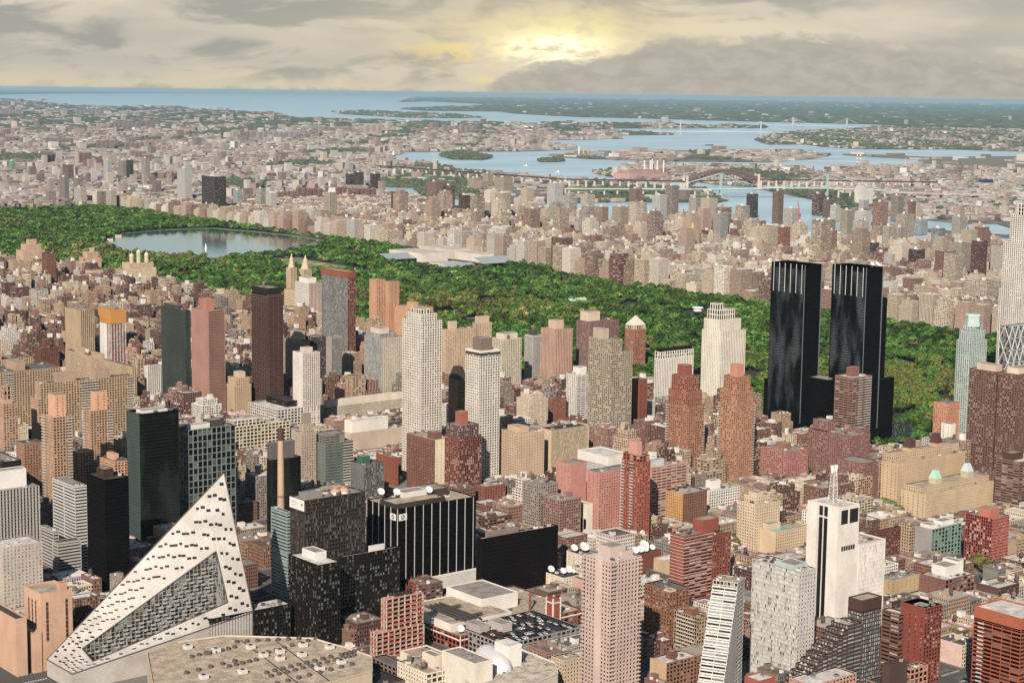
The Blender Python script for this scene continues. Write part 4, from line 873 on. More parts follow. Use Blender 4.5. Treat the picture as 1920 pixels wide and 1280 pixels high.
def turned_terraces():
    h = 108.0; (u, v) = G(1384, 1092, h); rz = math.radians(27); n = 21; z0 = 24.0; c, s = math.cos(rz), math.sin(rz)
    best = min(range(20, 120), key=lambda q: abs(pj(u-q*c, v-q*s, z0+6)[0]-1350)); run = best; wv = min(range(10, 60), key=lambda q: abs(pj(u-q*s*1.0, v+q*c, h)[0]-1336)); wu = 16
    root = empty('terraced_building', (0, 0, 0), 'silver grey wing stepping down in planted terraces, with a shaded side', 'apartment building'); wall, glz, roof = MB(), MB(), MB(); rg = random.Random(5)
    massing(wall, glz, roof, 0, wu, 0, wv, 0, h, ('ribbon', 'frame'), 'c4bbb0', 'grey', RC['t'])
    for k in range(n):
        a, b = -run*(k+1)/n, -run*k/n; z = h-(h-z0)*(k+1)/(n+.3); massing(wall, glz, roof, a, b, 0, wv, 0, z, ('ribbon', 'bands'), ('c4bbb0', 'e4ddd3'), 'grey', RC['t'], 1.0)
        m = MB()
        for q in range(5):
            y = wv*(q+.5)/5; cc = rg.choice(('d8c8b0', 'efe6da', '7d8a70', 'b09078', '4a5a34', 'c04a50', 'd8b060')); w = min(1.1, (b-a)*.3); m.lathe((a+b)/2+rg.uniform(-.4, .4), y+rg.uniform(-1, 1), [(w*.7, z-1), (w, z-.2), (w*.7, z+.5), (.05, z+.8)], plain('terrace_'+cc, cc, .9), 6)
        tag(m.obj('planting', root), kind='stuff')
    wall.obj('wall', root); glz.obj('glazing', root); roof.obj('roof', root); clutter(root, 0, wu, 0, wv, h-1, 3)
    root.location = (u, v, 0); root.rotation_euler = (0, 0, rz); FOOT.append((u-run*c-wv*s, u+wu, v-run*s, v+wv*c, h)); HERO.append(('the terraced silver wing', u-run*c/2, v-run*s/2, h, 1300, 1412, 1060, 1300))
turned_terraces()
terraces('terraced_building', 'dark brown wing stepping down in planted terraces beside the dark brown grid tower', 'apartment building', 'the brown planted terraces', ((1590, 1172), 1617, 1558, 1320, 20, 60), 11, '5a3c34', 'pale', 't', hedge=True)

# ---------------------------------------------------------------- details that belong to single buildings
def find(s): return next(o for o in D.objects if o.get('label', '').startswith(s))
def on(short): return next(x for x in HERO if x[0] == short)
def footof(short):
    h = on(short); return min(FOOT, key=lambda f: abs((f[0]+f[1])/2-h[1])+abs((f[2]+f[3])/2-h[2]))
peach = find('peach art deco'); u0, u1, v0, v1, h = footof('the peach art deco tower'); dk = plain('slit_dark', '4a3f36', .3, 0, .5)
for fc, o, t, n, Wd in faces4(u0, u1, v0, v1):
    if fc not in 'SW': continue
    for k in range(3 if fc == 'W' else 2):
        m = MB(); a = Wd*((.3, .5, .7)[k] if fc == 'W' else (.2, .82)[k]); quad(m, o, t, n, a-1.1, a+1.1, h*.38, h*.88, .04, dk)
        for q in range(9): quad(m, o, t, n, a-1.1, a+1.1, h*(.38+.055*q), h*(.38+.055*q)+.5, .08, wallm('c88a6a' if q % 3 else 'a0523c'))
        m.obj('slit_window', peach)
def bands(root, f, hexc, z0, step, out=.05, sides='SW'):
    u0, u1, v0, v1, h = f; m = MB(); mt = wallm(hexc)
    for fc, o, t, n, Wd in faces4(u0, u1, v0, v1):
        if fc in sides:
            k = z0
            while k < h-.5: quad(m, o, t, n, 0, Wd, k, k+.42, out, mt); k += step
    m.obj('floor_bands', root)
bands(find('red brick slab striped'), footof('the striped red brick slab'), 'ead8c8', 6, 3.1)
bands(find('bright red brick building'), footof('the bright red notched building'), 'd8a090', 6, 3.1, .05, 'S')
pk = find('tall pale pink concrete'); u0, u1, v0, v1, h = footof('the pink balcony tower'); m = MB()
m.box(u0-.75, u0-.05, v0+(v1-v0)*.30, v0+(v1-v0)*.52, 0, h+.3, wallm('d8b9a9')); m.box(u0+(u1-u0)*.17, u0+(u1-u0)*.24, v0-.75, v0-.05, 0, h+.3, wallm('d8b9a9')); m.obj('pier', pk)
def fins(root, f, n, z0, z1, mat, w=.5):
    u0, u1, v0, v1, h = f; m = MB()
    for i in range(n): m.box(u0-.7, u0-.05, v0+(v1-v0)*(i+.5)/n-w/2, v0+(v1-v0)*(i+.5)/n+w/2, z0, z1, mat)
    for i in (0, 1): m.box(u0-.8+i*(u1-u0+.2), u0-.1+i*(u1-u0+.6), v0-.75, v0-.05, 30, z1, plain('silver_edge', '8d9796', .35, .4))
    m.obj('fins', root)
for s in ('left one of the paired', 'right one of the paired'):
    short = 'the left black twin tower' if s[0] == 'l' else 'the right black twin tower'; f = footof(short); fins(find(s), f, 6, f[4]-38, f[4], plain('fin_white', 'ddd8d0', .5))
f = footof('the right black twin tower')
for k in (0, 1): dish(f[0]+(f[1]-f[0])*(.35+.3*k), f[2]+1, f[4]+.2, 'white dish on the crown of the right black twin tower, '+('nearer its left edge' if k == 0 else 'nearer its right edge'), 1.4)
def strips(root, f, step, hexc, w, z0):
    u0, u1, v0, v1, h = f; m = MB(); mt = plain('strip_'+hexc, hexc, .5)
    for i in range(int((u1-u0)/step)+1): m.box(u0+i*step-w/2, u0+i*step+w/2, v0-.55, v0-.06, z0, h, mt)
    for i in range(1, int((v1-v0)/step)+1): m.box(u0-.55, u0-.06, v0+i*step-w/2, v0+i*step+w/2, z0, h, mt)
    m.obj('light_strips', root)
blk = find('black office block with white vertical'); f = footof('the black office block with white strips'); strips(blk, f, 9.6, 'cfc8c0', .55, 14)
u0, u1, v0, v1, h = f
m = MB(); m.box(u0+1.2, u0+10, v0-.9, v0-.62, h-11, h-5, plain('sign_white', 'f2e8da')); m.box(u0-.9, u0-.62, v0+1.2, v0+10, h-11, h-5, plain('sign_white', 'f2e8da'))
m.obj('sign_band', blk)
def roundel(root, c, ax):   # black ring, quarters blue and white
    m = MB(); bk, bl, wh = plain('emblem_black', '141414'), plain('emblem_blue', '5f9fd0'), plain('emblem_white', 'f4f2ee')
    P = lambda r, t, o: (c[0]+ax[0]*r*math.cos(t)+(-ax[1])*o*0+(ax[1] and -o or 0), c[1]+ax[1]*r*math.cos(t)-(ax[0] and o or 0), c[2]+r*math.sin(t))
    n = 24
    m.face([P(2.1, 2*math.pi*k/n, .05) for k in range(n)], bk)
    for q in range(4): m.face([P(0, 0, .12)]+[P(1.35, math.pi/2*q+math.pi/2*k/6, .12) for k in range(7)], bl if q % 2 == 0 else wh)
    m.obj('emblem', root)
roundel(blk, (u0+5.6, v0-.92, h-8), (1, 0)); roundel(blk, (u0-.92, v0+5.6, h-8), (0, 1))
m = MB(); m.box(u0+12, u1+2, v0-5, v0-1, 0, 14, wallm('d8d0c6')); m.box(u0+12, u1+2.4, v0-5.4, v0-1, 14, 15, wallm('eee6da')); m.obj('podium', blk)
trio = find('dark brown slabs stepping down'); u0, u1, v0, v1, h = footof('the stepped dark glass trio')
m = MB(); m.box(u0-.8, u0-.1, v0+.3, v1-.3, h-9.5, h-.3, plain('sign_white', 'f2e8da')); m.obj('banner', trio)
m = MB()
for z, a, b in ((h-3.2, .1, .5), (h-4.4, .12, .62), (h-6.2, .14, .42)):   # faint unreadable lettering on the banner
    for k in range(9): m.box(u0-.86, u0-.81, v1-(v1-v0)*(a+(b-a)*k/9)-1.0, v1-(v1-v0)*(a+(b-a)*k/9)-.3, z-.35, z+.35, plain('banner_ink', 'b5a99c'))
m.box(u0-.86, u0-.81, v0+2, v0+3.8, h-5.4, h-3.2, plain('banner_black', '2a2624')); m.obj('banner_lettering', trio)
for k, fx in ((0, .6), (1, .74)):
    m = MB(); x, y = u0+(u1-u0)*fx, v0+(v1-v0)*.4; m.lathe(x, y, [(4.4, h-1), (4.4, h+1.6)], wallm('e4d6c8'), 14); m.lathe(x, y, [(4.8, h+1.6), (3.0, h+3.4), (.1, h+4.4)], wallm('d59a78'), 14); m.obj('tank_dome', trio)
# telephone tower: recessed dark strip, mast
tel = find('white windowless telephone'); u0, u1, v0, v1, h = footof('the white windowless tower')
m = MB(); d = v1-v0
m.box(u0-.5, u0-.05, v0+d*.36, v0+d*.66, 0, h-12, plain('strip_black', '2c2624', .35, 0, .5)); m.box(u0-.8, u0-.5, v0+d*.5, v0+d*.53, 0, h-12, plain('strip_line', 'e8dccf')); m.obj('recessed_strip', tel)
m = MB()
for a, b in ((-.0, .34), (.68, 1.0)): m.box(u0-2.2, u0-.03, v0+d*a, v0+d*b, 0, h+.4, wallm('eee2d2'))
m.obj('pier', tel)
m = MB(); dk = plain('slot_dark', '302925', .25, 0, .6); w = u1-u0
for k in range(6): m.box(u0+w*(.12+.12*k), u0+w*(.12+.12*k)+2.2, v0-.12, v0-.02, h-38, h-34, dk)
m.obj('louvres', tel)
m = MB()
for a, b in ((.06, .4), (.5, .94)): m.box(u0+w*a, u0+w*b, v0-.14, v0-.03, h-15, h-3, plain('opening_dark', '14110f', .8))
for a, b in ((.37, .49), (.54, .65)): m.box(u0-.9, u0-.52, v0+d*a, v0+d*b, h-10, h-2, plain('opening_dark', '14110f', .8))
m.obj('crown_opening', tel)
cx, cy = u0+w*.5, v0+d*.55; mast = empty('lattice_mast', (cx, cy, h-1), 'white lattice radio mast on the white telephone tower', 'radio mast'); wm_ = plain('mast_white', 'ece2d4', .5); m = MB()
H2 = h_at(cx, cy, 873); zt = H2-h
for i in range(9):
    za, zb = h-1+zt*.85*i/9, h-1+zt*.85*(i+1)/9; ra, rb = 3.0-1.4*i/9, 3.0-1.4*(i+1)/9
    C = lambda r, z: [(cx+r*a, cy+r*b, z) for a, b in ((-1, -1), (1, -1), (1, 1), (-1, 1))]
    p, q = C(ra, za), C(rb, zb)
    for k in range(4): m.bar(p[k], q[k], .3, .3, wm_); m.bar(p[k], q[(k+1) % 4], .18, .18, wm_); m.bar(q[k], q[(k+1) % 4], .2, .2, wm_)
m.obj('mast_frame', mast)
m = MB()
for a in (-1, 1): m.lathe(cx+2.3*a, cy, [(1.2, h+zt*.8), (2.0, h+zt*1.02)], wm_, 8)
m.lathe(cx, cy, [(1.6, h+zt*.84), (1.6, h+zt*.92)], wm_, 10); m.obj('horn_antenna', mast)
# pyramid roof, domes, spires, mansards
def cap(short, lab, hexc, rise, name='pyramid_roof', box=(0, 1, 0, 1), flat=0.0, dz=0):
    u0, u1, v0, v1, h = footof(short); r = find(lab); a, b, c, d = u0+(u1-u0)*box[0], u0+(u1-u0)*box[1], v0+(v1-v0)*box[2], v0+(v1-v0)*box[3]; m = MB(); z = h+dz; mt = plain('cap_'+hexc, hexc, .7)
    e, f = (a+b)/2, (c+d)/2; q = [(e+(x-e)*flat, f+(y-f)*flat, z+rise) for x, y in ((a, c), (b, c), (b, d), (a, d))]; p = [(a, c, z), (b, c, z), (b, d, z), (a, d, z)]
    for k in range(4): m.face([p[k], p[(k+1) % 4], q[(k+1) % 4], q[k]], mt)
    m.face(q, mt); m.obj(name, r); return e, f, z+rise
cap('the pyramid topped red tower', 'red brick tower under a pale', 'e6cfb8', 15, dz=6.6, flat=.04)
cap('the brown mansard tower', 'brown tower with a mansard', '4a3a34', 16, 'mansard_roof', flat=.5)
def turret(short, lab, fx, fy, w, dz, hexc, rise, base, dzb=0):
    u0, u1, v0, v1, h = footof(short); r = find(lab); x, y = u0+(u1-u0)*fx, v0+(v1-v0)*fy; m = MB(); m.box(x-w/2, x+w/2, y-w/2, y+w/2, h-1, h+dz, wallm(base)); m.obj('turret', r)
    m = MB(); z = h+dz; mt = plain('cap_'+hexc, hexc, .7); p = [(x-w*.52, y-w*.52, z), (x+w*.52, y-w*.52, z), (x+w*.52, y+w*.52, z), (x-w*.52, y+w*.52, z)]; q = [(x+(a-x)*.45, y+(b-y)*.45, z+rise) for a, b, _ in p]
    for k in range(4): m.face([p[k], p[(k+1) % 4], q[(k+1) % 4], q[k]], mt)
    m.face(q, mt); m.obj('turret_roof', r)
for fx in (.32, .72): turret('the long tan block with red caps', 'long tan brick block with roof gardens', fx, .7, 11, 12, '5e3a34', 11, 'd0ac84')
turret('the long tan block with copper turrets', 'long tan brick block with mint', .3, .5, 10, 11, 'a9dcc0', 9, 'd8ba94'); turret('the long tan block with copper turrets', 'long tan brick block with mint', .76, .5, 10, 12, 'c4d4cc', 9, 'd8ba94')
u0, u1, v0, v1, h = footof('the three domed apartment house')
for k, (fx, px, dz) in enumerate(((.25, 245, 26), (.5, 260, 34), (.78, 279, 27))):
    m = MB(); x, y = u0+(u1-u0)*fx, v0+(v1-v0)*.35; m.lathe(x, y, [(5, h+10), (5, h+dz)], wallm('d8bd96'), 8); m.obj('turret', r_ber)
    m = MB(); m.lathe(x, y, [(5.4, h+dz), (4.6, h+dz+3.5), (2.4, h+dz+6), (.5, h+dz+7), (.3, h+dz+11)], plain('dome_green', 'c9d2a4', .7), 12); m.obj('dome', r_ber)
for (bi, px) in ((1, 545), (2, 570)):
    u0, u1, v0, v1, h = o_san[bi]; m = MB(); x, y = (u0+u1)/2, (v0+v1)/2; w = min(u1-u0, v1-v0)*.42
    m.lathe(x, y, [(w*1.25, h-1), (w*1.25, h+4), (w, h+4), (w, h+10), (w*.7, h+11), (w*.7, h+17), (w*.45, h+19), (.3, h+29)], wallm('dcc09a'), 8); m.obj('spire', r_san)
u0, u1, v0, v1, h = footof('the pale green octagonal tower'); pg = find('slender pale green'); m = MB(); x, y = (u0+u1)/2, (v0+v1)/2
m.lathe(x, y, [(11, h+18), (11, h+24), (10, h+24.1), (10, h+31), (10.6, h+31.1), (10.6, h+33), (9, h+34.5)], plain('lantern_green', 'c0d4c8', .35), 8); m.obj('lantern', pg)
# studio: square corner tower and brick chimney
st_ = find('long red brick studio'); u0, u1, v0, v1, h = footof('the red brick studio')
m = MB(); zt_ = h_at(*G(1048, 1172, 4), 1120)
tx = u0+ext(u0, v0, h, 0, 1035); tw = 8.5; m.box(tx, tx+tw, v0-1.2, v0+tw, 0, h+14, wallm('b04a3a')); m.box(tx-.3, tx+tw+.3, v0-1.5, v0+tw+.3, h+10.5, h+11.6, wallm('eadccb'))
for a in (0, 1):
    for b in (0, 1): m.box(tx-.35+a*(tw-.5), tx+.85+a*(tw-.5), v0-1.55+b*(tw+.1), v0-.35+b*(tw+.1), 0, h+15, wallm('eadccb'))
m.obj('corner_tower', st_)
m = MB(); m.box(u0-.15, u1+.15, v0-.2, v0-.06, h-4.2, h-3.0, wallm('eadccb')); m.box(u0-.2, u0-.06, v0, v1, h-4.2, h-3.0, wallm('eadccb'))
for k in range(5): m.box(u0+(tx-u0)*k/5, u0+(tx-u0)*k/5+1.0, v0-.45, v0-.21, 0, h, wallm('eadccb'))
m.obj('cream_bands', st_)
m = MB(); m.lathe(tx-3, v0+26, [(1.2, h-1), (.9, h+17)], wallm('9a4a3c'), 10); m.obj('brick_chimney', st_)
m = MB(); dk = plain('duct_steel', '6f6862', .45, .5); cx0 = u0+(u1-u0)*.12
for k in range(4): m.bar((cx0+k*5, v0+12, h+7), (cx0+k*5, v0+70, h+7), 1.3, 1.3, dk)
m.bar((cx0-4, v0+22, h+7.6), (cx0+24, v0+22, h+7.6), 1.8, 1.6, dk); m.bar((cx0-4, v0+52, h+7.4), (cx0+24, v0+52, h+7.4), 1.6, 1.5, dk); m.obj('ducts', st_)
for k, (fx, fy, s) in enumerate(((.04, .97, 2.1), (.02, .66, 1.5), (.03, .42, 1.3), (.03, .22, 1.3), (.05, .08, 1.5), (.5, .2, 1.2))):
    dish(u0+(u1-u0)*fx, v0+(v1-v0)*fy, h-1, ('largest white dish, at the far left corner of the red brick studio roof', 'white dish by the left edge of the studio roof, next to the largest one', 'white dish midway along the left edge of the studio roof', 'white dish near the front of the studio roof\'s left edge', 'white dish at the front left corner of the studio roof', 'white dish among dark ducts in the middle of the studio roof')[k], s, -.3)
# more dishes: cream house, dish farm behind the pink tower
# ---------------------------------------------------------------- foreground roofs at the lower edge
def slabroof(name, label, cat, short, pts, z, hexw, hexr, parts=None):
    poly = [G(x, y, z) for x, y in pts]; cx, cy = np.mean([p[0] for p in poly]), np.mean([p[1] for p in poly]); r = empty(name, (cx, cy, 0), label, cat)
    m = MB(); m.prism(poly, 0, z, wallm(hexw), top=roofm(hexr)); m.obj('wall', r)
    m = MB()
    for a, b in zip(poly, poly[1:]+poly[:1]): m.bar((*a, z+.5), (*b, z+.5), .6, 1.1, wallm(hexw))
    m.obj('parapet', r)
    us, vs = [p[0] for p in poly], [p[1] for p in poly]; FOOT.append((min(us), max(us), min(vs), max(vs), z))
    HERO.append((short, cx, cy, z, min(p[0] for p in pts), max(p[0] for p in pts), min(p[1] for p in pts), max(p[1] for p in pts))); return r, poly
r, poly = slabroof('warehouse', 'broad cream flat roofed building with rows of round fans, lowest at the front', 'warehouse', 'the broad cream flat roof', [(276, 1224), (333, 1204), (420, 1192), (588, 1197), (620, 1207), (652, 1215), (697, 1231), (698, 1258), (430, 1330), (290, 1300)], 26, 'e0c6a4', 'cdb596')
rg = random.Random(11); fan = plain('fan_dark', '5a5048', .7)
def fanrow(px0, py0, px1, py1, n):
    for k in range(n):
        x, y = G(px0+(px1-px0)*k/max(1, n-1), py0+(py1-py0)*k/max(1, n-1), 26); m = MB(); m.lathe(x, y, [(1.8, 26), (1.8, 27.9), (1.4, 28.2), (1.4, 27.3)], fan, 10); m.obj('roof_fan', r)
for q in ((488, 1228, 592, 1198, 8), (500, 1262, 620, 1232, 9), (508, 1268, 628, 1238, 9), (640, 1229, 672, 1220, 5), (634, 1237, 664, 1229, 4), (350, 1262, 440, 1240, 5), (392, 1226, 440, 1214, 5), (430, 1250, 480, 1238, 5), (520, 1282, 660, 1246, 8), (444, 1204, 560, 1198, 7), (360, 1232, 400, 1222, 4)): fanrow(*q)
for px, py in ((525, 1224), (568, 1212), (566, 1230), (618, 1216), (525, 1237), (494, 1231), (405, 1222), (352, 1216), (455, 1262), (600, 1256), (470, 1216), (640, 1244), (382, 1272)): x, y = G(px, py, 26); roof_unit(r, x, y, 26, 6, 5, 3.2, 'e4d8ca')
m = MB(); p = [G(430, 1222, 26), G(700, 1262, 26)]
for k in (.3, .62): a = G(392+k*200, 1200, 26); b = G(392+k*200+120, 1290, 26); m.bar((*a, 26.2), (*b, 26.2), .7, .5, plain('roof_seam', '4a423c'))
m.obj('roof_seams', r)
r, poly = slabroof('loft_building', 'white flat roofed building with an air dome at the lower edge', 'loft building', 'the white air dome roof', [(915, 1228), (950, 1206), (1040, 1243), (1046, 1262), (960, 1300), (880, 1290), (855, 1240)], 24, 'e8dac4', 'd9c8ae')
m = MB(); a = np.array(G(905, 1222, 24)); b = np.array(G(945, 1262, 24)); d = b-a; ln = np.linalg.norm(d); d /= ln; nn = np.array((-d[1], d[0])); ad = plain('air_dome_skin', 'e6e2de', .5); rings = []
for i in range(15):
    s = -1+2*i/14; rad = 11*math.sqrt(max(.02, 1-abs(s)**3.5)); c = a+d*ln*(s+1)/2
    rings.append([(*(c+nn*rad*math.cos(t)), 24+rad*.95*math.sin(t)) for t in [math.pi*k/12 for k in range(13)]])
for p, q in zip(rings, rings[1:]):
    for k in range(12): m.face([p[k], p[k+1], q[k+1], q[k]], ad)
o = m.obj('air_dome', r)
for pgn in o.data.polygons: pgn.use_smooth = True
def boxat(r, px, py, z, w, d, h, hexc, name): x, y = G(px, py, z); m = MB(); m.box(x, x+w, y, y+d, z-.5, z+h, wallm(hexc), top=roofm(hexc)); m.obj(name, r)
boxat(r, 953, 1252, 24, 13, 17, 17, 'f2e8dc', 'lift_house')
H('loft_building', 'white windowless screen wall house with open steel frame, left of the air dome', 'loft building', 'the white screen house', [B(833, 890, 924, 1243, None, ('blank', 'blank'), 'eadcc6', 'dark', 'g', h=40, dv=40)], unit=2)
H('loft_building', 'cream house with two grey water tanks on a corner block at the lower edge', 'loft building', 'the twin tank cream house', [B(745, 800, 850, 1262, None, ('loft', 'punch'), 'ecd8bc', 'dark', 't', h=26)], ph=[(.5, .8, .2, .6, 9, 'ecd8bc')], tank=2, unit=7)
H('loft_building', 'low cream block with a wide tan roof behind the twin tank house', 'loft building', 'the low cream block', [B(750, 786, 836, 1234, None, 'blank', 'ecdcc2', 'dark', 't', h=22)], unit=2)
H('loft_building', 'grey roofed brick workshop beside the broad cream flat roof', 'workshop', 'the grey workshop', [B(697, 742, 768, 1250, None, 'loft', '8c7468', 'dark', 'k', h=16)], unit=1)
H('loft_building', 'black roofed workshop with scattered white units at the very bottom', 'workshop', 'the black roofed workshop', [B(600, 690, 760, 1290, None, 'loft', '6a5a50', 'dark', 'b', h=14, dv=46)], tank=1, unit=9)
H('loft_building', 'white ribbed office at the lower edge below the pink balcony tower', 'office building', 'the white ribbed low office', [B(952, 1000, 1046, 1262, None, ('pin', 'pin'), 'efe2d0', 'grey', 't', h=24)], unit=4)
H('apartment_building', 'tan corner house with pale windows between the white office and the pink tower', 'apartment building', 'the tan corner house', [B(1034, 1058, 1092, 1238, None, 'punch', 'd6b898', 'dark', 't', h=24)], unit=2)
H('apartment_building', 'peach sided brick house with a snowy white roof right of the pink tower', 'apartment building', 'the peach sided house', [B(1219, 1250, 1308, 1243, None, ('grid', 'blank'), ('a8685a', 'ddb088'), 'dark', 'w', h=22)], ph=[(.35, .55, .4, .7, 5, '8a4c40')], unit=2)
H('apartment_building', 'brown boxy penthouse block with a walled white roof yard near the lower right', 'apartment building', 'the walled roof yard block', [B(1654, 1668, 1702, 1247, None, 'blank', '5e423a', 'dark', 'w', h=52, par=3)], unit=1)
H('apartment_building', 'salmon brick house with flowered roof deck at the lower right edge', 'apartment building', 'the salmon brick house', [B(1690, 1708, 1740, 1254, None, 'loft', 'c98a74', 'dark', 't', h=30)], unit=3)
H('apartment_building', 'brick house with cluttered dark deck below the walled roof yard', 'apartment building', 'the dark deck house', [B(1625, 1652, 1706, 1282, None, 'loft', 'a08070', 'dark', 'd', h=30)], unit=6)
H('apartment_building', 'pink brick house with grid windows along the bottom by the brown terraces', 'apartment building', 'the pink bottom house', [B(1480, 1524, 1606, 1284, None, 'grid', 'd09c84', 'dark', 'w', h=32)], unit=3)
H('apartment_building', 'small bright red roofed house at the bottom under the silver slab', 'apartment building', 'the small red roofed house', [B(1396, 1424, 1454, 1276, None, 'blank', 'c25a48', 'dark', 'w', h=30)], unit=2)
H('loft_building', 'cream house crowded with dishes left of the pink balcony tower', 'loft building', 'the cream dish house', [B(1022, 1057, 1092, 1083, 1108, ('punch', 'few'), 'ead8ba', 'dark', 'd')], unit=3)
H('loft_building', 'taller cream house with two big dishes behind the pink balcony tower', 'loft building', 'the taller cream dish house', [B(1062, 1090, 1115, 1040, 1075, ('punch', 'few'), 'ead8ba', 'dark', 'd')], unit=2)
H('theatre_building', 'maroon hall with a row of dishes on its roof behind the pink tower', 'studio', 'the maroon dish hall', [B(1165, 1180, 1240, 1043, 1075, 'blank', '8c4038', 'dark', 'k')], unit=3)
for short, pts in (('the cream dish house', ((.1, .8, 1.6), (.35, .4, 1.5), (.6, .35, 1.7), (.8, .3, 1.0))), ('the taller cream dish house', ((.1, .6, 1.8), (.5, .3, 2.3))), ('the maroon dish hall', ((.08, .3, 1.3), (.24, .3, 1.8), (.4, .3, 1.8), (.56, .3, 1.6), (.62, .75, 2.4), (.8, .4, 1.5)))):
    u0, u1, v0, v1, h = footof(short)
    for k, (a, b, s) in enumerate(pts): dish(u0+(u1-u0)*a, v0+(v1-v0)*b, h-1, 'white satellite dish on %s, %s' % (short, ('leftmost of its roof', 'second along from the left', 'third along from the left', 'at the right hand end', 'largest, set behind the row', 'last one at the right')[k]), s)
u0, u1, v0, v1, h = footof('the black office block with white strips')
for k, (a, b) in enumerate(((.1, .8), (.22, .6), (.55, .4))): dish(u0+(u1-u0)*a, v0+(v1-v0)*b, h+3, 'cream dish on the black office block with white strips, '+('at the far left', 'left of its red rooftop box', 'on top near the middle')[k], 1.7)
# roof pool
u0, u1, v0, v1, h = footof('the hotel with a roof pool'); m = MB(); m.face([(u0+4, v0+4, h-.9), (u0+(u1-u0)*.5, v0+4, h-.9), (u0+(u1-u0)*.5, v0+12, h-.9), (u0+4, v0+12, h-.9)], plain('pool_water', '6fd0cc', .15)); m.obj('roof_pool', find('tan hotel with a turq'))
# arches of the pink hospital
hos = find('pink hospital'); fq = min(FOOT, key=lambda q: abs(pj(q[0], q[2], q[4])[0]-1102)+abs(pj(q[0], q[2], q[4])[1]-945)); u0, u1, v0, v1, h = fq; m = MB(); dk = plain('arch_dark', '1c1613', .6)
for k in range(3):
    c = v0+(v1-v0)*(.2+.3*k); w = (v1-v0)*.11; m.face([(u0-.08, c+w, 0), (u0-.08, c-w, 0)]+[(u0-.08, c-w*math.cos(t), h*.42+w*math.sin(t)) for t in [math.pi*i/10 for i in range(11)]], dk)
m.obj('arches', hos)
# ---------------------------------------------------------------- triangulated glass tower at the right edge
hh = 172; u, v = G(1893, 612, hh); wu, wv = 48, max(14, ext(u, v, hh, 1, 1877)); r = empty('triangulated_tower', (u+20, v+10, 0), 'grey glass tower braced by big white triangles at the right edge', 'office tower'); FOOT.append((u, u+wu, v, v+wv, hh)); HERO.append(('the triangulated tower', u+20, v, hh, 1872, 1990, 612, 760))
m = MB(); g_ = glassm('grey'); m.box(u, u+wu, v, v+wv, 0, hh, g_, top=roofm('a59a8e')); m.obj('glazing', r); m = MB(); wb = plain('brace_white', 'd8d4cc', .4)
nz = 11; dz = hh/nz; nx = 4; dx = wu/nx
for i in range(nz+1): m.bar((u-.3, v-.3, i*dz), (u+wu, v-.3, i*dz), .8, .8, wb)
for i in range(nz):
    for k in range(nx):
        a, b = u+k*dx, u+(k+1)*dx; mid = (a+b)/2
        p, q = ((a, b) if i % 2 == 0 else (mid, mid)), 0
        if i % 2 == 0: m.bar((a, v-.4, i*dz), (mid, v-.4, (i+1)*dz), .9, .9, wb); m.bar((b, v-.4, i*dz), (mid, v-.4, (i+1)*dz), .9, .9, wb)
        else: m.bar((mid, v-.4, i*dz), (a, v-.4, (i+1)*dz), .9, .9, wb); m.bar((mid, v-.4, i*dz), (b, v-.4, (i+1)*dz), .9, .9, wb)
    s = -1 if i % 2 else 1; c = v+wv/2; m.bar((u-.4, c-(wv/2 if s > 0 else 0), i*dz), (u-.4, c-(0 if s > 0 else wv/2), (i+1)*dz), .9, .9, wb); m.bar((u-.4, c+(wv/2 if s > 0 else 0), i*dz), (u-.4, c+(0 if s > 0 else wv/2), (i+1)*dz), .9, .9, wb)
m.obj('braces', r)
# ---------------------------------------------------------------- frames under construction and cranes
def construction(name, label, short, bl, bays, cols, floor, slab, net, netshare, seed):
    u0, u1, v0, v1, h = solve(bl); r = empty(name, ((u0+u1)/2, (v0+v1)/2, 0), label, 'construction site'); FOOT.append((u0, u1, v0, v1, h)); HERO.append((short, (u0+u1)/2, v0, h, bl['x'][0], bl['x'][2], bl['y'], pj(u0, v0)[1])); rg = random.Random(seed)
    tiers = [(u0, u1, v0, v1, 0, h)] if not isinstance(bl.get('tier'), tuple) else [(u0, u1, v0, v1, 0, h), (u0+(u1-u0)*bl['tier'][0], u0+(u1-u0)*bl['tier'][1], v0+(v1-v0)*.15, v1, h, h+bl['tier'][2])]
    S, C, Nn, K = MB(), MB(), MB(), MB(); sm, cm, km = wallm(slab), wallm(cols), plain('core_dark', '3a302c', .8)
    for a, b, c, d, z0, z1 in tiers:
        nf = max(2, round((z1-z0)/floor)); f = (z1-z0)/nf
        for k in range(1, nf+1): S.box(a, b, c, d, z0+k*f-.45, z0+k*f, sm, bottom=True)
        nx, ny = max(2, round((b-a)/bays)), max(2, round((d-c)/bays))
        for i in range(nx+1):
            for j in range(ny+1):
                if i in (0, nx) or j in (0, ny): x, y = a+.5+(b-a-1)*i/nx, c+.5+(d-c-1)*j/ny; C.box(x-.45, x+.45, y-.45, y+.45, z0, z1+(1.2 if (i+j) % 2 else 0), cm)
        K.box(a+(b-a)*.3, a+(b-a)*.75, c+(d-c)*.35, c+(d-c)*.8, z0, z1+2.5, km)
        for k in range(nf):
            for i in range(nx):
                if rg.random() < netshare: x0 = a+(b-a)*i/nx; Nn.box(x0+.5, x0+(b-a)/nx-.5, c-.1, c-.02, z0+k*f, z0+k*f+f*rg.uniform(.3, .5), plain('net_'+net, net, .8))
            for j in range(ny):
                if rg.random() < netshare: y0 = c+(d-c)*j/ny; Nn.box(a-.1, a-.02, y0+.5, y0+(d-c)/ny-.5, z0+k*f, z0+k*f+f*rg.uniform(.3, .5), plain('net_'+net, net, .8))
    S.obj('floor_slabs', r); C.obj('columns', r); K.obj('core', r); Nn.obj('safety_netting', r); return r, tiers
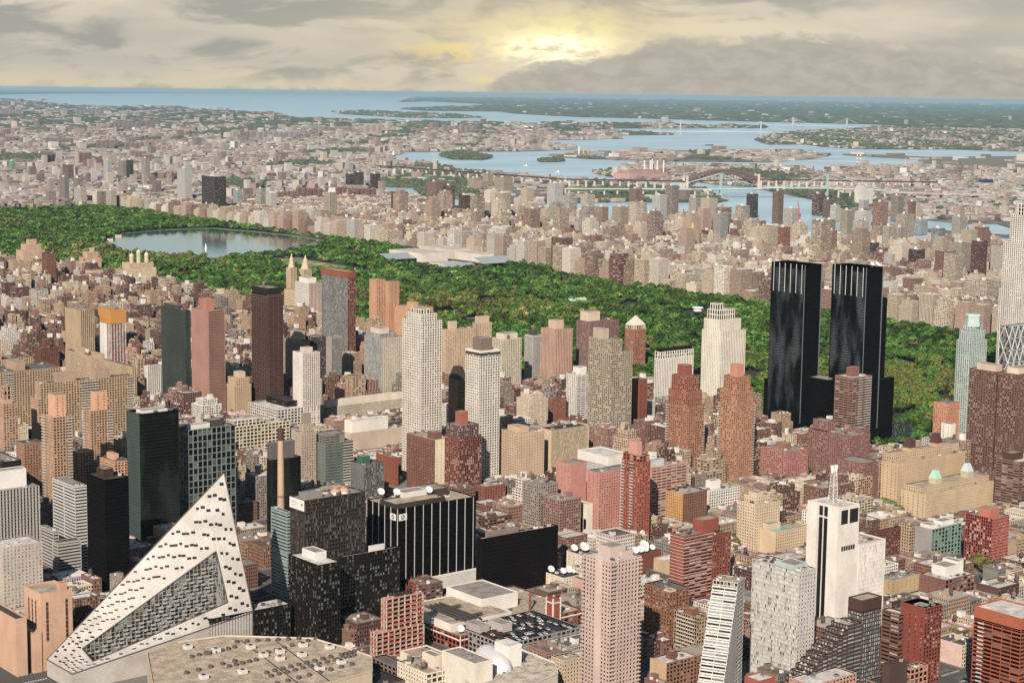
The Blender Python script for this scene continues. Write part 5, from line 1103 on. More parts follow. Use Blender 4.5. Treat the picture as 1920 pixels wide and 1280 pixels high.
bl = B(694, 706, 796, 1188, 1245); bl['tier'] = (.22, 1.0, 26)
r, tr = construction('building_frame', 'salmon concrete frame under construction hung with red netting', 'the salmon building frame', bl, 6, 'd8b8a4', 3.8, 'd89a84', 'd2584a', .55, 3)
a, b, c, d, z0, z1 = tr[1]; m = MB(); rd = plain('derrick_red', 'c0392c', .5)
for x, dx in ((.6, 4), (.8, 3)): m.bar((a+(b-a)*x, c+4, z1), (a+(b-a)*x, c+4, z1+9), .5, .5, rd); m.bar((a+(b-a)*x, c+4, z1+3), (a+(b-a)*x+dx, c+2, z1+15), .4, .4, rd)
m.obj('derrick', r)
bl = B(186, 208, 236, 606, 700)
r, tr = construction('building_frame', 'white and red tower under construction wrapped in orange sheeting at the top', 'the orange wrapped tower', bl, 5, 'e4dace', 3.4, 'e0d4c8', 'd0402e', .5, 6)
a, b, c, d, z0, z1 = tr[0]; m = MB(); m.box(a-.6, b+.6, c-.6, d+.6, z1-1, z1+20, plain('orange_sheet', 'd08a2c', .7)); m.box(a-1.2, a+3, c+8, d+1, z1+4, z1+22, plain('orange_sheet', 'd08a2c', .7)); m.obj('orange_sheeting', r)
m = MB(); m.box(a-.35, a-.11, c+(d-c)*.35, d, z1-75, z1-2, wallm('e9e0d4')); m.obj('blank_wall', r)
def crane(px, py, pb, label, hexc, reach, up, s=1.0, zbase=None, tilt=None):
    u, v = G(px, pb, 0) if zbase is None else zbase[:2]; z0 = 0 if zbase is None else zbase[2]; h = h_at(u, v, py); r = empty('tower_crane', (u, v, z0), label, 'crane'); m = MB(); mt = plain('crane_'+hexc, hexc, .5)
    for a, b in ((-1, -1), (1, -1), (1, 1), (-1, 1)): m.bar((u+a*s, v+b*s, z0), (u+a*s, v+b*s, h), .35*s, .35*s, mt)
    for k in range(int((h-z0)/4)): z = z0+k*4; m.bar((u-s, v-s, z), (u+s, v-s, z+4), .25*s, .25*s, mt); m.bar((u-s, v+s, z+4), (u-s, v-s, z), .25*s, .25*s, mt)
    m.obj('mast', r); m = MB(); e = (u+reach[0], v+reach[1], h+up)
    for o in (-.8, .8): m.bar((u, v+o*s, h), (e[0], e[1]+o*s, e[2]), .4*s, .4*s, mt)
    for k in range(10): p = np.array((u, v-.8*s, h))*(1-k/10)+np.array(e)*k/10; q = np.array((u, v+.8*s, h))*(1-(k+1)/10)+np.array(e)*(k+1)/10; m.bar(p, q, .25*s, .25*s, mt)
    m.obj('jib', r); m = MB(); m.box(u-1.5*s, u+1.5*s, v-1.5*s, v+1.5*s, h-2*s, h+1.5*s, mt); m.bar((u, v, h), (u-reach[0]*.25, v-reach[1]*.25, h+2), 1.6*s, 1.4*s, mt); m.obj('cab', r)
crane(226, 575, 0, 'grey lattice luffing crane over the orange wrapped tower', '8f8882', (-14, 16), 26, 1.2, ((a+b)/2+5, (c+d)/2, z1))
crane(1497, 403, 463, 'pinkish red tower crane among the far apartment towers', 'd8506a', (6, 14), 42, 2.2)
# ---------------------------------------------------------------- brick chimney of the steam plant
u, v = G(527, 1022, 0); h = h_at(u, v, 803); m = MB(); m.lathe(u, v, [(3.9, 0), (3.0, h*.9), (3.0, h*.905)], wallm('c8a486'), 20, cap=False)
o = m.obj('chimney', None, (u, v, 0)); tag(o, 'tall round brick chimney with a dark sooty rim and iron hoops', 'chimney'); HERO.append(('the tall brick chimney', u, v, h, 520, 536, 803, 948)); FOOT.append((u-8, u+8, v-8, v+8, h))
m = MB(); m.lathe(u, v, [(3.15, h*.9), (3.15, h), (2.2, h), (2.2, h-6)], wallm('5e4034'), 20, cap=False); m.lathe(u, v, [(3.75, h*.42), (3.75, h*.43)], wallm('6a5648'), 20, cap=False); m.obj('rim', o)
# ---------------------------------------------------------------- water, land, streets
FAR = 240000.0
def watermat(name, deep, rough, sc, bump, spec=.5):
    m, b = newmat(name); c = lin(deep)
    f = objnoise(.0009, 5, (1, 3, 1)); setcol(b, mix(smooth(f, .35, .65), [x*.75 for x in c], c))
    b.inputs['Roughness'].default_value = rough; b.inputs['Specular IOR Level'].default_value = spec
    t = nd('ShaderNodeTexCoord'); n = nd('ShaderNodeTexNoise'); n.inputs['Scale'].default_value = sc; n.inputs['Detail'].default_value = 4; L.new(t.outputs['Object'], n.inputs['Vector'])
    bp = nd('ShaderNodeBump'); bp.inputs['Strength'].default_value = bump; bp.inputs['Distance'].default_value = 1.0; L.new(n.outputs['Fac'], bp.inputs['Height']); L.new(bp.outputs[0], b.inputs['Normal']); return m
def disc(name, pts_polar, z, mat):
    m = MB(); rs = [1, 800, 2500, 6000, 12000, 22000, 40000, 90000, FAR]; n = 72
    R = [[(r*math.sin(2*math.pi*k/n), r*math.cos(2*math.pi*k/n), z) for k in range(n)] for r in rs]
    m.face(R[0][::-1], mat)
    for p, q in zip(R, R[1:]):
        for k in range(n): j = (k+1) % n; m.face([p[k], q[k], q[j], p[j]][::-1], mat)
    return tag(m.obj(name), kind='structure')
disc('water', None, -3.0, watermat('sea_water', '93aab4', .32, .05, .4))
lm, b = newmat('land'); f = objnoise(.0016, 6); g = objnoise(.012, 5); h_ = objnoise(.08, 4)
c1 = mix(smooth(f, .40, .56), alb('8d867c', .55), alb('3c4a36', .62)); c2 = mix(smooth(g, .5, .62), c1, alb('b0a596', .7)); setcol(b, mix(smooth(h_, .5, .7), c2, alb('39432f', .6))); b.inputs['Roughness'].default_value = .95
gm_, b = newmat('far_woods'); f = objnoise(.0012, 7); setcol(b, mix(smooth(f, .4, .62), alb('33412f', .62), alb('56604c', .62))); b.inputs['Roughness'].default_value = .95
um, b = newmat('city_ground'); f = objnoise(.02, 5); g = objnoise(.3, 4); setcol(b, mix(smooth(mth('ADD', mth('MULTIPLY', f, .6), mth('MULTIPLY', g, .4)), .35, .65), alb('6a625a', .5), alb('8e857a', .6))); b.inputs['Roughness'].default_value = .92
rocky = plain('shore_rock', '6d6860', .95, k=.7)
POLY = {}
def land(name, px, mat, z=0.0, label=None):
    poly = [G(x, y, z) for x, y in px]; POLY[name] = poly
    m = MB(); m.prism(poly, z-5, z, rocky, top=mat); return tag(m.obj(name), kind='structure')
main_px = [(-420, 178), (-100, 182), (0, 186), (50, 189), (88, 194), (150, 199), (212, 202), (262, 200), (325, 200), (350, 205), (437, 210), (520, 213), (545, 222), (700, 226), (900, 231), (1000, 231), (1055, 230), (1135, 232), (1200, 232), (1300, 234), (1440, 238), (1437, 240), (1255, 241), (1147, 241), (1140, 246), (1200, 247), (1265, 249), (1262, 253), (1140, 254), (1160, 258), (1170, 260), (1100, 262), (1035, 263), (975, 265), (1080, 276), (1079, 280), (1000, 283), (960, 284), (830, 284), (758, 285), (742, 291), (706, 296), (760, 303), (810, 307), (858, 316), (838, 321), (772, 322), (735, 328), (690, 340), (682, 346), (712, 362), (740, 371), (779, 374), (967, 408), (1300, 430), (1600, 452), (1895, 474), (2150, 496), (2700, 560)]
land('ground', main_px+[(2700, 1500)], um)
# close the near side of the ground behind the camera
m = MB(); POLY['ground'] = [G(x, y) for x, y in main_px]+[G(2900, 1500), (700, -200), (400, 500), (430, 3000), G(-420, 600), G(-420, 178)]
m.prism(POLY['ground'], -5, 0, rocky, top=um); D.objects.remove(D.objects['ground']); tag(m.obj('ground'), kind='structure')
land('north_shore', [(-500, 163.2), (-500, 176), (0, 177), (110, 175), (260, 174.5), (420, 174.5), (600, 175.6), (640, 176.2)][0:1]+[(-500, 178), (0, 177.5), (110, 176), (260, 175), (420, 175), (640, 176.6), (420, 173.6), (200, 170.3), (0, 167.6)], gm_)
land('east_shore', [(780, 181.5), (752, 192), (800, 190.5), (900, 195), (912, 198), (800, 202), (753, 205), (800, 208), (940, 209.5), (960, 213), (1035, 217), (1097, 220), (1200, 222), (1330, 226), (1440, 229), (1580, 232), (1640, 233.5), (1700, 237), (1920, 241), (2300, 247), (2300, 200.5), (1920, 195), (1440, 188.7), (1000, 182.9)], gm_)
land('city_island', [(620, 209.5), (680, 208), (760, 211), (850, 214), (905, 221), (860, 222), (760, 221), (640, 214)], lm)
land('north_isle', [(825, 292), (845, 288), (890, 288), (921, 296), (905, 300), (850, 299)], lm)
land('south_isle', [(1007, 301), (1020, 297), (1050, 298), (1060, 302), (1040, 304), (1015, 304)], lm)
land('jail_island', [(1038, 294), (1060, 288), (1100, 286), (1180, 283), (1440, 281), (1500, 283), (1560, 290), (1522, 298), (1440, 304), (1285, 303), (1160, 299), (1100, 298)], lm)
land('point_shore', [(1415, 263), (1425, 257), (1460, 251), (1495, 247), (1590, 242), (1657, 237), (1720, 239), (1920, 243.5), (2300, 249), (2300, 291), (1920, 284), (1777, 280), (1615, 280), (1540, 275), (1512, 271), (1440, 271)], lm)
land('airfield', [(1580, 288), (1640, 289.5), (1740, 294), (1920, 292.5), (2300, 296), (2300, 324), (1790, 312), (1721, 304), (1722, 299), (1580, 291)], plain('airfield_grass', '8f8a72', .95, k=.75))
land('middle_isle', [(690, 341), (735, 331), (790, 325), (870, 320), (960, 324), (1060, 334), (1180, 343), (1290, 350), (1330, 358), (1350, 371), (1367, 375), (1340, 381), (1290, 379), (1150, 378), (967, 384), (790, 366), (775, 352), (720, 350)], lm)
land('queens', [(1113, 324), (1150, 316), (1178, 308), (1255, 310), (1440, 312), (1515, 315), (1535, 324), (1560, 317), (1620, 314), (1690, 311), (1790, 313), (2300, 325), (2300, 470), (1900, 428), (1870, 419), (1812, 419), (1700, 408), (1600, 396), (1520, 373), (1440, 357), (1418, 352), (1345, 346), (1300, 340), (1255, 338), (1210, 337), (1145, 331)], lm)
land('river_isle', [(1600, 412), (1700, 424), (1820, 436), (1900, 440), (2100, 462), (2100, 468), (1900, 446), (1700, 431), (1600, 417)], lm)
# streets of the near grid: asphalt, raised pavement blocks, painted lines
AV = [548, 830, 1120, 1415, 1700, 1990, 2270, 2562]; ST0 = lambda n: 1393+(n-59)*80.9
asph, b = newmat('asphalt'); f = objnoise(.05, 5); g = objnoise(1.2, 4); setcol(b, mix(mth('ADD', mth('MULTIPLY', f, .5), mth('MULTIPLY', g, .5)), (.024, .023, .022), (.06, .058, .055))); b.inputs['Roughness'].default_value = .85
pave = plain('paving', 'a89e92', .9, k=.6); paint = plain('road_paint', 'e2dccf', .7)
m, pv, ln = MB(), MB(), MB()
m.prism([wp(520, 350), wp(1720, 150), wp(1720, 3600), wp(520, 3600)], 0, .01, asph); tag(m.obj('road'), kind='structure')
BLOCKS = []
for i in range(4):
    for s in range(43, 86):
        u0, u1, v0, v1 = AV[i]+(17 if i == 0 else 15), AV[i+1]-15, ST0(s)+9, ST0(s+1)-9
        BLOCKS.append((u0, u1, v0, v1)); pv.prism([wp(u0, v0), wp(u1, v0), wp(u1, v1), wp(u0, v1)], .01, .15, pave)
tag(pv.obj('pavement'), kind='structure')
for i in range(5):
    for o in (-5.4, -1.8, 1.8, 5.4):
        for k in range(110): v = 300+k*18; ln.face([(*wp(a, b), .016) for a, b in ((AV[i]+o-.1, v), (AV[i]+o+.1, v), (AV[i]+o+.1, v+5), (AV[i]+o-.1, v+5))], paint)
    for s in range(48, 80):
        for o in (-8.6, 8.6):
            for k in range(-5, 6): ln.face([(*wp(a, b), .02) for a, b in ((AV[i]+k*2-.45, ST0(s)+o-1.4), (AV[i]+k*2+.45, ST0(s)+o-1.4), (AV[i]+k*2+.45, ST0(s)+o+1.4), (AV[i]+k*2-.45, ST0(s)+o+1.4))], paint)
tag(ln.obj('road_markings'), kind='structure')
# raised highway along the river
m = MB(); m.box(512, 534, 200, 2600, 6.5, 8.0, asph, bottom=True); m.box(511.4, 512, 200, 2600, 6.5, 9.0, pave); m.box(534, 534.6, 200, 2600, 6.5, 9.0, pave); m.box(522.6, 523.4, 200, 2600, 8.0, 8.9, pave)
for k in range(60): m.box(516, 530, 220+k*40, 222.2+k*40, 0, 6.5, pave)
tag(m.obj('highway'), kind='structure')
# ---------------------------------------------------------------- cars
CARC = ['1c1c1e', 'e8e6e2', 'b9bbbd', '7a7d80', '8c1f1f', '2a3a55', 'f0eee8', '2c2a28', 'd8d4cc', 'c89a2a']
CARM = []
for c in CARC:
    m = MB(); p = plain('car_paint_'+c, c, .25, 0, .6); gl = plain('car_glass', '161a1c', .1, 0, .6); ty = plain('car_tyre', '151413', .9)
    def hull(x0, x1, y0, y1, z0, z1, ix, iy, mat):
        a = [(x0, y0, z0), (x1, y0, z0), (x1, y1, z0), (x0, y1, z0)]; e = [(x0+ix, y0+iy, z1), (x1-ix, y0+iy, z1), (x1-ix, y1-iy, z1), (x0+ix, y1-iy, z1)]
        for k in range(4): m.face([a[k], a[(k+1) % 4], e[(k+1) % 4], e[k]], mat)
        m.face(e, mat)
    hull(-.92, .92, -2.3, 2.3, .3, .95, .06, .12, p); hull(-.84, .84, -1.35, 1.05, .95, 1.45, .16, .5, gl); m.box(-.66, .66, -.82, .52, 1.45, 1.5, p)
    for x in (-.93, .73):
        for y in (-1.5, 1.4): m.lathe(x+.1, y, [(.01, .02), (.33, .02), (.33, .62), (.01, .62)], ty, 8)
    CARM.append(m.mesh('car'))
CNAME = ['black', 'white', 'silver', 'grey', 'dark red', 'navy blue', 'cream white', 'charcoal', 'pale grey', 'yellow']
def car(x, y, z, rz, where, grp, ci=None):
    ci = random.randrange(len(CARC)) if ci is None else ci
    o = D.objects.new('car', CARM[ci]); COL.objects.link(o); o.location = (x, y, z); o.rotation_euler = (0, 0, rz); tag(o, '%s car %s' % (CNAME[ci], where), 'car', grp)
rc = random.Random(21); random.seed(31)
for k in range(16):
    lane = rc.choice((514.8, 518.5, 526.5, 530.5)); car(lane, 1180+k*21+rc.uniform(-6, 6), 8.0, 0 if lane > 522 else math.pi, 'driving on the raised riverside highway beside the peach tower', 'cars on the raised highway')
u0, u1, v0, v1, h = footof('the roof car park')
for i in range(8):
    for j in range(int((u1-u0-6)/2.9)):
        x, y = u0+4+j*2.9, v0+5+i*7.4
        if rc.random() < .3 or y > v1-4: continue
        if u0+(u1-u0)*.23 < x < u0+(u1-u0)*.4 and v0+(v1-v0)*.42 < y < v0+(v1-v0)*.78: continue
        if u0+(u1-u0)*.03 < x < u0+(u1-u0)*.2 and v0+(v1-v0)*.57 < y < v0+(v1-v0)*.93: continue
        car(x, y, h-1, rc.choice((0, math.pi)), 'parked on the open roof of the grey garage', 'cars parked on the garage roof', rc.choice((0, 0, 1, 1, 2, 3, 4, 6, 7, 7)))
for i in range(1, 5):
    for k in range(50):
        v = 620+k*22+rc.uniform(-7, 7); o = rc.choice((-7.4, -3.6, 0, 3.6, 7.4)); gx, gy = wp(AV[i]+o, v); x, y_, kk = pj(gx, gy, 0)
        if -20 < x < 1940 and 700 < y_ < 1300: car(gx, gy, .02, -.02, 'on the avenue running uptown %s' % ('one block in from the river', 'past the pink balcony tower', 'past the red brick stepped towers', 'along the black twin towers')[i-1], 'cars on the avenues')
# ---------------------------------------------------------------- the park
RES_PX = [(192, 459), (205, 449), (232, 438), (307, 431), (400, 428), (480, 435), (560, 443), (618, 453), (600, 464), (545, 475), (500, 481), (420, 484), (300, 484), (228, 474)]
RES = [G(*p) for p in RES_PX]
def inside(poly, x, y):
    c = False; n = len(poly); j = n-1
    for i in range(n):
        xi, yi = poly[i]; xj, yj = poly[j]
        if (yi > y) != (yj > y) and x < (xj-xi)*(y-yi)/(yj-yi)+xi: c = not c
        j = i
    return c
def near_edge(poly, x, y):
    b = 1e9; n = len(poly)
    for i in range(n):
        p, q = np.array(poly[i]), np.array(poly[(i+1) % n]); d = q-p; t = max(0, min(1, ((x-p[0])*d[0]+(y-p[1])*d[1])/(d@d+1e-9))); e = p+d*t; b = min(b, math.hypot(x-e[0], y-e[1]))
    return b
PU0, PU1, PV0, PV1 = 1728, 2725, 1412, 5505
pm, b = newmat('park_grass'); f = objnoise(.01, 6); g = objnoise(.15, 4); setcol(b, mix(smooth(f, .38, .6), alb('2c3818', .5), mix(g, alb('283418', .5), alb('4a4a2c', .5)))); b.inputs['Roughness'].default_value = .95
m = MB(); m.prism([wp(PU0, PV0), wp(PU1, PV0), wp(PU1, PV1), wp(PU0, PV1)], .02, .05, pm); tag(m.obj('park_ground'), kind='structure')
m = MB(); wl = watermat('lake_water', '33474f', .06, .35, .05, .6)
for tr in tessellate_polygon([[Vector((*p, 0)) for p in RES]]):
    q = [(*RES[i], .3) for i in tr]; A = (q[1][0]-q[0][0])*(q[2][1]-q[0][1])-(q[1][1]-q[0][1])*(q[2][0]-q[0][0]); m.face(q if A > 0 else q[::-1], wl)
tag(m.obj('lake'), kind='structure')
m = MB(); bk = plain('lake_bank', '7c8a52', .95, k=.8)
for p, q in zip(RES, RES[1:]+RES[:1]): m.bar((*p, .8), (*q, .8), 9, 1.6, bk)
tag(m.obj('lake_bank'), kind='structure')
LAWN = [[G(*p) for p in q] for q in ([(503, 484), (560, 484), (625, 495), (692, 506), (690, 516), (600, 510), (520, 499)], [(128, 412), (150, 409), (178, 417), (172, 421), (140, 417)], [(1655, 795), (1700, 770), (1730, 776), (1690, 800)], [(1270, 640), (1300, 632), (1320, 640), (1290, 648)], [(1280, 583), (1330, 578), (1335, 598), (1285, 600)], [(1745, 690), (1790, 682), (1790, 692), (1752, 700)])]
m = MB(); lw = plain('lawn', '8a9a48', .95, k=.75); dt = plain('ball_field_dirt', 'd8b27c', .95)
for q in LAWN[:2]: m.prism(q, .05, .12, lw)
tag(m.obj('lawn'), kind='structure')
m = MB()
for px, py, r in ((523, 488, 16), (575, 492, 20), (598, 495, 22), (620, 499, 18), (668, 508, 22), (140, 412, 16), (168, 417, 18), (1308, 645, 18), (1765, 688, 30)):
    x, y = G(px, py); m.face([(x+r*math.cos(t), y+r*.7*math.sin(t), .2) for t in [2*math.pi*k/14 for k in range(14)]], dt)
tag(m.obj('ball_fields'), kind='structure')
MUS = [G(*p, 0) for p in ((715, 487), (800, 470), (955, 490), (955, 505), (830, 512), (720, 492))]
KEEP = [(MUS, 4)]
# trees: crowns of many small leaf clumps; three leaf tones mixed tree by tree
def leafmat():
    m, b = newmat('leaves'); at = nd('ShaderNodeAttribute'); at.attribute_name = 'Col'; g = objnoise(.6, 2, coord='Object')
    v = nd('ShaderNodeVectorMath'); v.operation = 'SCALE'; L.new(at.outputs['Color'], v.inputs[0]); L.new(mth('ADD', .65, mth('MULTIPLY', g, .7)), v.inputs['Scale'])
    setcol(b, v.outputs[0]); b.inputs['Roughness'].default_value = .75; b.inputs['Specular IOR Level'].default_value = .15
    tr = nd('ShaderNodeBsdfTranslucent'); L.new(v.outputs[0], tr.inputs[0]); ms = nd('ShaderNodeMixShader'); ms.inputs[0].default_value = .12
    L.new(b.outputs[0], ms.inputs[1]); L.new(tr.outputs[0], ms.inputs[2]); o = [n for n in N if n.type == 'OUTPUT_MATERIAL'][0]; L.new(ms.outputs[0], o.inputs[0]); return m
LEAF = leafmat()
TONES = [(.030, .082, .008), (.050, .125, .010), (.095, .135, .016), (.115, .115, .022), (.018, .050, .009), (.050, .128, .012), (.150, .125, .04), (.075, .080, .018)]
TONES = [tuple((v*.84+.16*(.3*t[0]+.6*t[1]+.1*t[2]))*.86 for v in t) for t in TONES]
NPR = np.random.RandomState(3)
def crown_arrays(n, r, hgt, q, rs=NPR):
    """leaf quads of size q spread over a lumpy crown (radius r, height hgt), centred on 0, base at z=0"""
    nl = 5; lc = np.array([(math.cos(a)*r*.42, math.sin(a)*r*.42, hgt*.45) for a in 2*np.pi*(np.arange(nl)+rs.rand())/nl]+[(0, 0, hgt*.62)]); lc[:, :2] *= rs.uniform(.7, 1.25, (nl+1, 1)); lc[:, 2] *= rs.uniform(.8, 1.15, nl+1)
    lr = r*rs.uniform(.48, .68, nl+1); k = rs.randint(0, nl+1, n)
    d = rs.normal(size=(n, 3)); d /= np.linalg.norm(d, axis=1)[:, None]; d[:, 2] = np.where(d[:, 2] < -.35, -d[:, 2], d[:, 2])
    c = lc[k]+d*lr[k][:, None]*rs.uniform(.72, 1.06, (n, 1))*np.array((1, 1, min(1.0, hgt/(2*r)*1.25)))
    nn = d*1.0+rs.normal(size=(n, 3))*.30; nn /= np.linalg.norm(nn, axis=1)[:, None]
    a = np.cross(nn, rs.normal(size=(n, 3))); a /= np.linalg.norm(a, axis=1)[:, None]; b = np.cross(nn, a); s = q*rs.uniform(.6, 1.25, (n, 1))
    return np.stack([c-a*s-b*s*.7, c+a*s-b*s*.8, c+a*s*.8+b*s, c-a*s*.9+b*s*.8], 1)
def quads_mesh(name, Q, C, mat):
    n = len(Q); me = D.meshes.new(name); me.vertices.add(n*4); me.vertices.foreach_set('co', Q.astype(np.float32).ravel())
    me.loops.add(n*4); me.loops.foreach_set('vertex_index', np.arange(n*4, dtype=np.int32)); me.polygons.add(n)
    me.polygons.foreach_set('loop_start', np.arange(0, n*4, 4, dtype=np.int32)); me.polygons.foreach_set('loop_total', np.full(n, 4, dtype=np.int32))
    a = me.color_attributes.new('Col', 'FLOAT_COLOR', 'POINT'); cc = np.ones((n*4, 4), dtype=np.float32); cc[:, :3] = np.repeat(C, 4, axis=0); a.data.foreach_set('color', cc.ravel())
    me.materials.append(mat); me.update(calc_edges=True); return me
PATHS = [lambda t, a=a, b=b, c=c, d=d: (a+b*math.sin(t*c+d)+.35*b*math.sin(t*c*2.7+d*2), 1430+t) for a, b, c, d in ((1850, 70, .0031, 0), (2120, 130, .0024, 1.2), (2400, 90, .0029, 2.4), (2000, 160, .0041, 4.0), (2560, 40, .0022, .6))]
m = MB(); pth = plain('park_path', 'b8ab98', .9, k=.8); PP = []
for f in PATHS:
    pts = [wp(*f(t)) for t in range(0, 4050, 40)]; PP += pts
    for p, q in zip(pts, pts[1:]):
        if not (inside(RES, *p) or inside(RES, *q)): m.bar((*p, .09), (*q, .09), 8, .1, pth)
tag(m.obj('park_path'), kind='structure')
PPK = {}
for i_, (x, y) in enumerate(PP): PPK.setdefault((int(x//60), int(y//60)), []).append((x, y))
MEADOW = [(*wp(u, v), r) for u, v, r in ((1900, 1560, 34), (2300, 1640, 46), (1980, 1900, 70), (2380, 2050, 40), (2150, 2300, 36), (1850, 2350, 30), (2450, 2500, 52), (2050, 2750, 60), (2300, 4700, 70), (1950, 4900, 50), (2200, 5200, 60))]
def clearing(x, y):
    a, b = int(x//60), int(y//60)
    for i in (-1, 0, 1):
        for j in (-1, 0, 1):
            for p, q in PPK.get((a+i, b+j), ()):
                if (x-p)**2+(y-q)**2 < 170: return True
    return any((x-p)**2+((y-q)*1.3)**2 < (r*(1+.25*math.sin(math.atan2(y-q, x-p)*3)))**2 for p, q, r in MEADOW)
cells = []
step = 14.6
for i in range(int((PU1-PU0)/step)):
    for j in range(int((PV1-PV0)/step)):
        x, y = wp(PU0+(i+NPR.uniform(.1, .9))*step, PV0+(j+NPR.uniform(.1, .9))*step)
        if PV0+(j+.5)*step < 3150 and PU0+(i+.5)*step > 2650: continue
        px, py, k = pj(x, y, 14)
        if not (-60 < px < 1980): continue
        if inside(RES, x, y) or near_edge(RES, x, y) < 9: continue
        if clearing(x, y): continue
        if any(inside(q, x, y) for q in LAWN) or inside(MUS, x, y): continue
        nz = math.sin(x*.013+1.3)*math.cos(y*.011)+.6*math.sin(x*.031-y*.027)
        if nz < -1.18: continue
        cells.append((k, x, y, nz))
cells.sort()
TREE_M = {}
trunkm = plain('bark', '5a4a3c', .95, k=.6)
def tree_kind(ti, size):
    key = (ti, size)
    if key not in TREE_M:
        r, hg = (7.4, 11.5) if size == 0 else (9.2, 13.5); Q = crown_arrays(460, r, hg, .95)
        Q[:, :, 2] += 4.5; c = np.array(TONES[ti])*NPR.uniform(.75, 1.3, (len(Q), 1)); cm = quads_mesh('crown', Q, c, LEAF)
        t = MB(); t.lathe(0, 0, [(.55, 0), (.38, 3), (.3, 6), (.12, 10)], trunkm, 7)
        for a in range(4): t.bar((0, 0, 4+a*.7), (2.6*math.cos(a*1.7), 2.6*math.sin(a*1.7), 8.5+a*.5), .28, .28, trunkm)
        TREE_M[key] = (cm, t.mesh('trunk'))
    return TREE_M[key]
TNAME = ['deep green', 'bright green', 'yellow green', 'olive', 'dark green', 'vivid green', 'rusty tan', 'dull olive']
def tree(x, y, ti, size, s, rz, label, group):
    cm, tm = tree_kind(ti, size); r = D.objects.new('tree', None); COL.objects.link(r); r.location = (x, y, 0); r.rotation_euler = (0, 0, rz); r.scale = (s, s, s); tag(r, label, 'tree', group)
    for nme, me in (('crown', cm), ('trunk', tm)): o = D.objects.new(nme, me); COL.objects.link(o); o.parent = r
def tone(nz, x, y):
    z = math.sin(x*.006+.4)+math.cos(y*.0046+x*.002); w = NPR.rand()
    return int([4, 0, 5, 1, 0, 1, 2, 3, 7][min(8, int((z+2)/4*5.6+w*3.0))]) if w < .88 else int(NPR.randint(0, 8))
PLACES = [(lambda x, px: px > 1640, 'beside the pale green octagonal tower'), (lambda x, px: px > 1420, 'seen past the black twin towers'), (lambda x, px: px > 1160, 'by the white limestone stepped tower'), (lambda x, px: px > 900, 'beyond the brown gridded tower'), (lambda x, px: px > 660, 'beyond the red crowned tower'), (lambda x, px: px > 280, 'south of the lake'), (lambda x, px: True, 'at the far left of the park')]
vis = []
for k, x, y, nz in cells: vis.append((k, x, y, nz))
ind = []
for c in vis:
    if len(ind) >= 290: break
    px, py, _ = pj(c[1], c[2], 14)
    if not (-20 < px < 1940): continue
    if any(h[4]-4 < px < h[5]+4 and h[6] < py < h[7] for h in HERO): continue
    ind.append(c)
iset = set(id(c) for c in ind)
for c in ind:
    k, x, y, nz = c; px = pj(x, y, 14)[0]; ti = tone(nz, x, y)
    tree(x, y, ti, int(NPR.rand() < .4), NPR.uniform(.85, 1.3), NPR.uniform(0, 6.28), 'rounded %s park tree near the park edge, %s' % (TNAME[ti], next(t for f, t in PLACES if f(x, px))), 'park trees nearest the camera')
QS, CS = [], []
for c in vis:
    if id(c) in iset: continue
    k, x, y, nz = c; d = k; n = 170 if d < 3000 else 110 if d < 4200 else 60; q = 1.3 if d < 3000 else 1.7 if d < 4200 else 2.5
    s = NPR.uniform(.75, 1.5); Q = crown_arrays(n, 8.4*s, 11.0*s, q*(.85+.15*s))
    Q += np.array((x, y, NPR.uniform(1.0, 7.5)+1.5*nz)); QS.append(Q); CS.append(np.array(TONES[tone(nz, x, y)])*NPR.uniform(.55, 1.45)*(.9+.45*math.sin(x*.043+2*math.sin(y*.017))*math.cos(y*.037+1.7*math.sin(x*.021)))*NPR.uniform(.75, 1.3, (n, 1)))
o = D.objects.new('woodland', quads_mesh('woodland', np.concatenate(QS), np.concatenate(CS), LEAF)); COL.objects.link(o)
tag(o, 'woodland canopy filling the park in mixed greens and olive', 'woodland', None, 'stuff')
# clumps of trees between the buildings
for px, py, n, sp, w in ((455, 868, 7, 26, 'beside the cream college block'), (440, 905, 4, 20, 'beside the cream college block'), (178, 552, 14, 60, 'in the square below the domed apartment house'), (160, 575, 8, 40, 'in the square below the domed apartment house'), (243, 548, 7, 40, 'next to the domed apartment house'), (985, 785, 9, 26, 'left of the small red brick house'), (1084, 975, 5, 9, 'before the arched porch of the pink hospital'), (1070, 990, 5, 14, 'at the foot of the pink hospital'), (1110, 992, 5, 10, 'at the foot of the pink hospital'), (1478, 892, 6, 22, 'beside the pink brick block'), (1662, 955, 6, 12, 'at the foot of the long tan block'), (1690, 962, 5, 12, 'at the foot of the long tan block'), (846, 1205, 3, 7, 'at the corner of the red brick studio'), (1370, 1025, 5, 15, 'behind the silver slab'), (1842, 1066, 5, 12, 'behind the brown corner loft'), (1850, 1075, 4, 12, 'behind the brown corner loft'), (1800, 1215, 6, 14, 'between the two red towers at the lower right'), (1795, 1190, 3, 9, 'between the two red towers at the lower right'), (1262, 1275, 4, 9, 'at the bottom edge right of the pink tower'), (745, 905, 4, 14, 'beside the brown slab with cream end'), (1064, 1160, 2, 5, 'at the studio gate'), (745, 850, 3, 10, 'by the slim red block'), (480, 1010, 5, 16, 'by the yard behind the pyramid')):
    x0, y0 = G(px, py)
    for k in range(n):
        x, y = x0+NPR.uniform(-sp, sp), y0+NPR.uniform(-sp, sp)
        if any(a-2 < x < b+2 and c-2 < y < d+2 for a, b, c, d, _ in FOOT): continue
        ti = int(NPR.choice([3, 7, 0, 2, 4])); tree(x, y, ti, 0, NPR.uniform(.6, 1.0), NPR.uniform(0, 6.28), '%s street tree %s' % (TNAME[ti], w), 'street trees '+w)
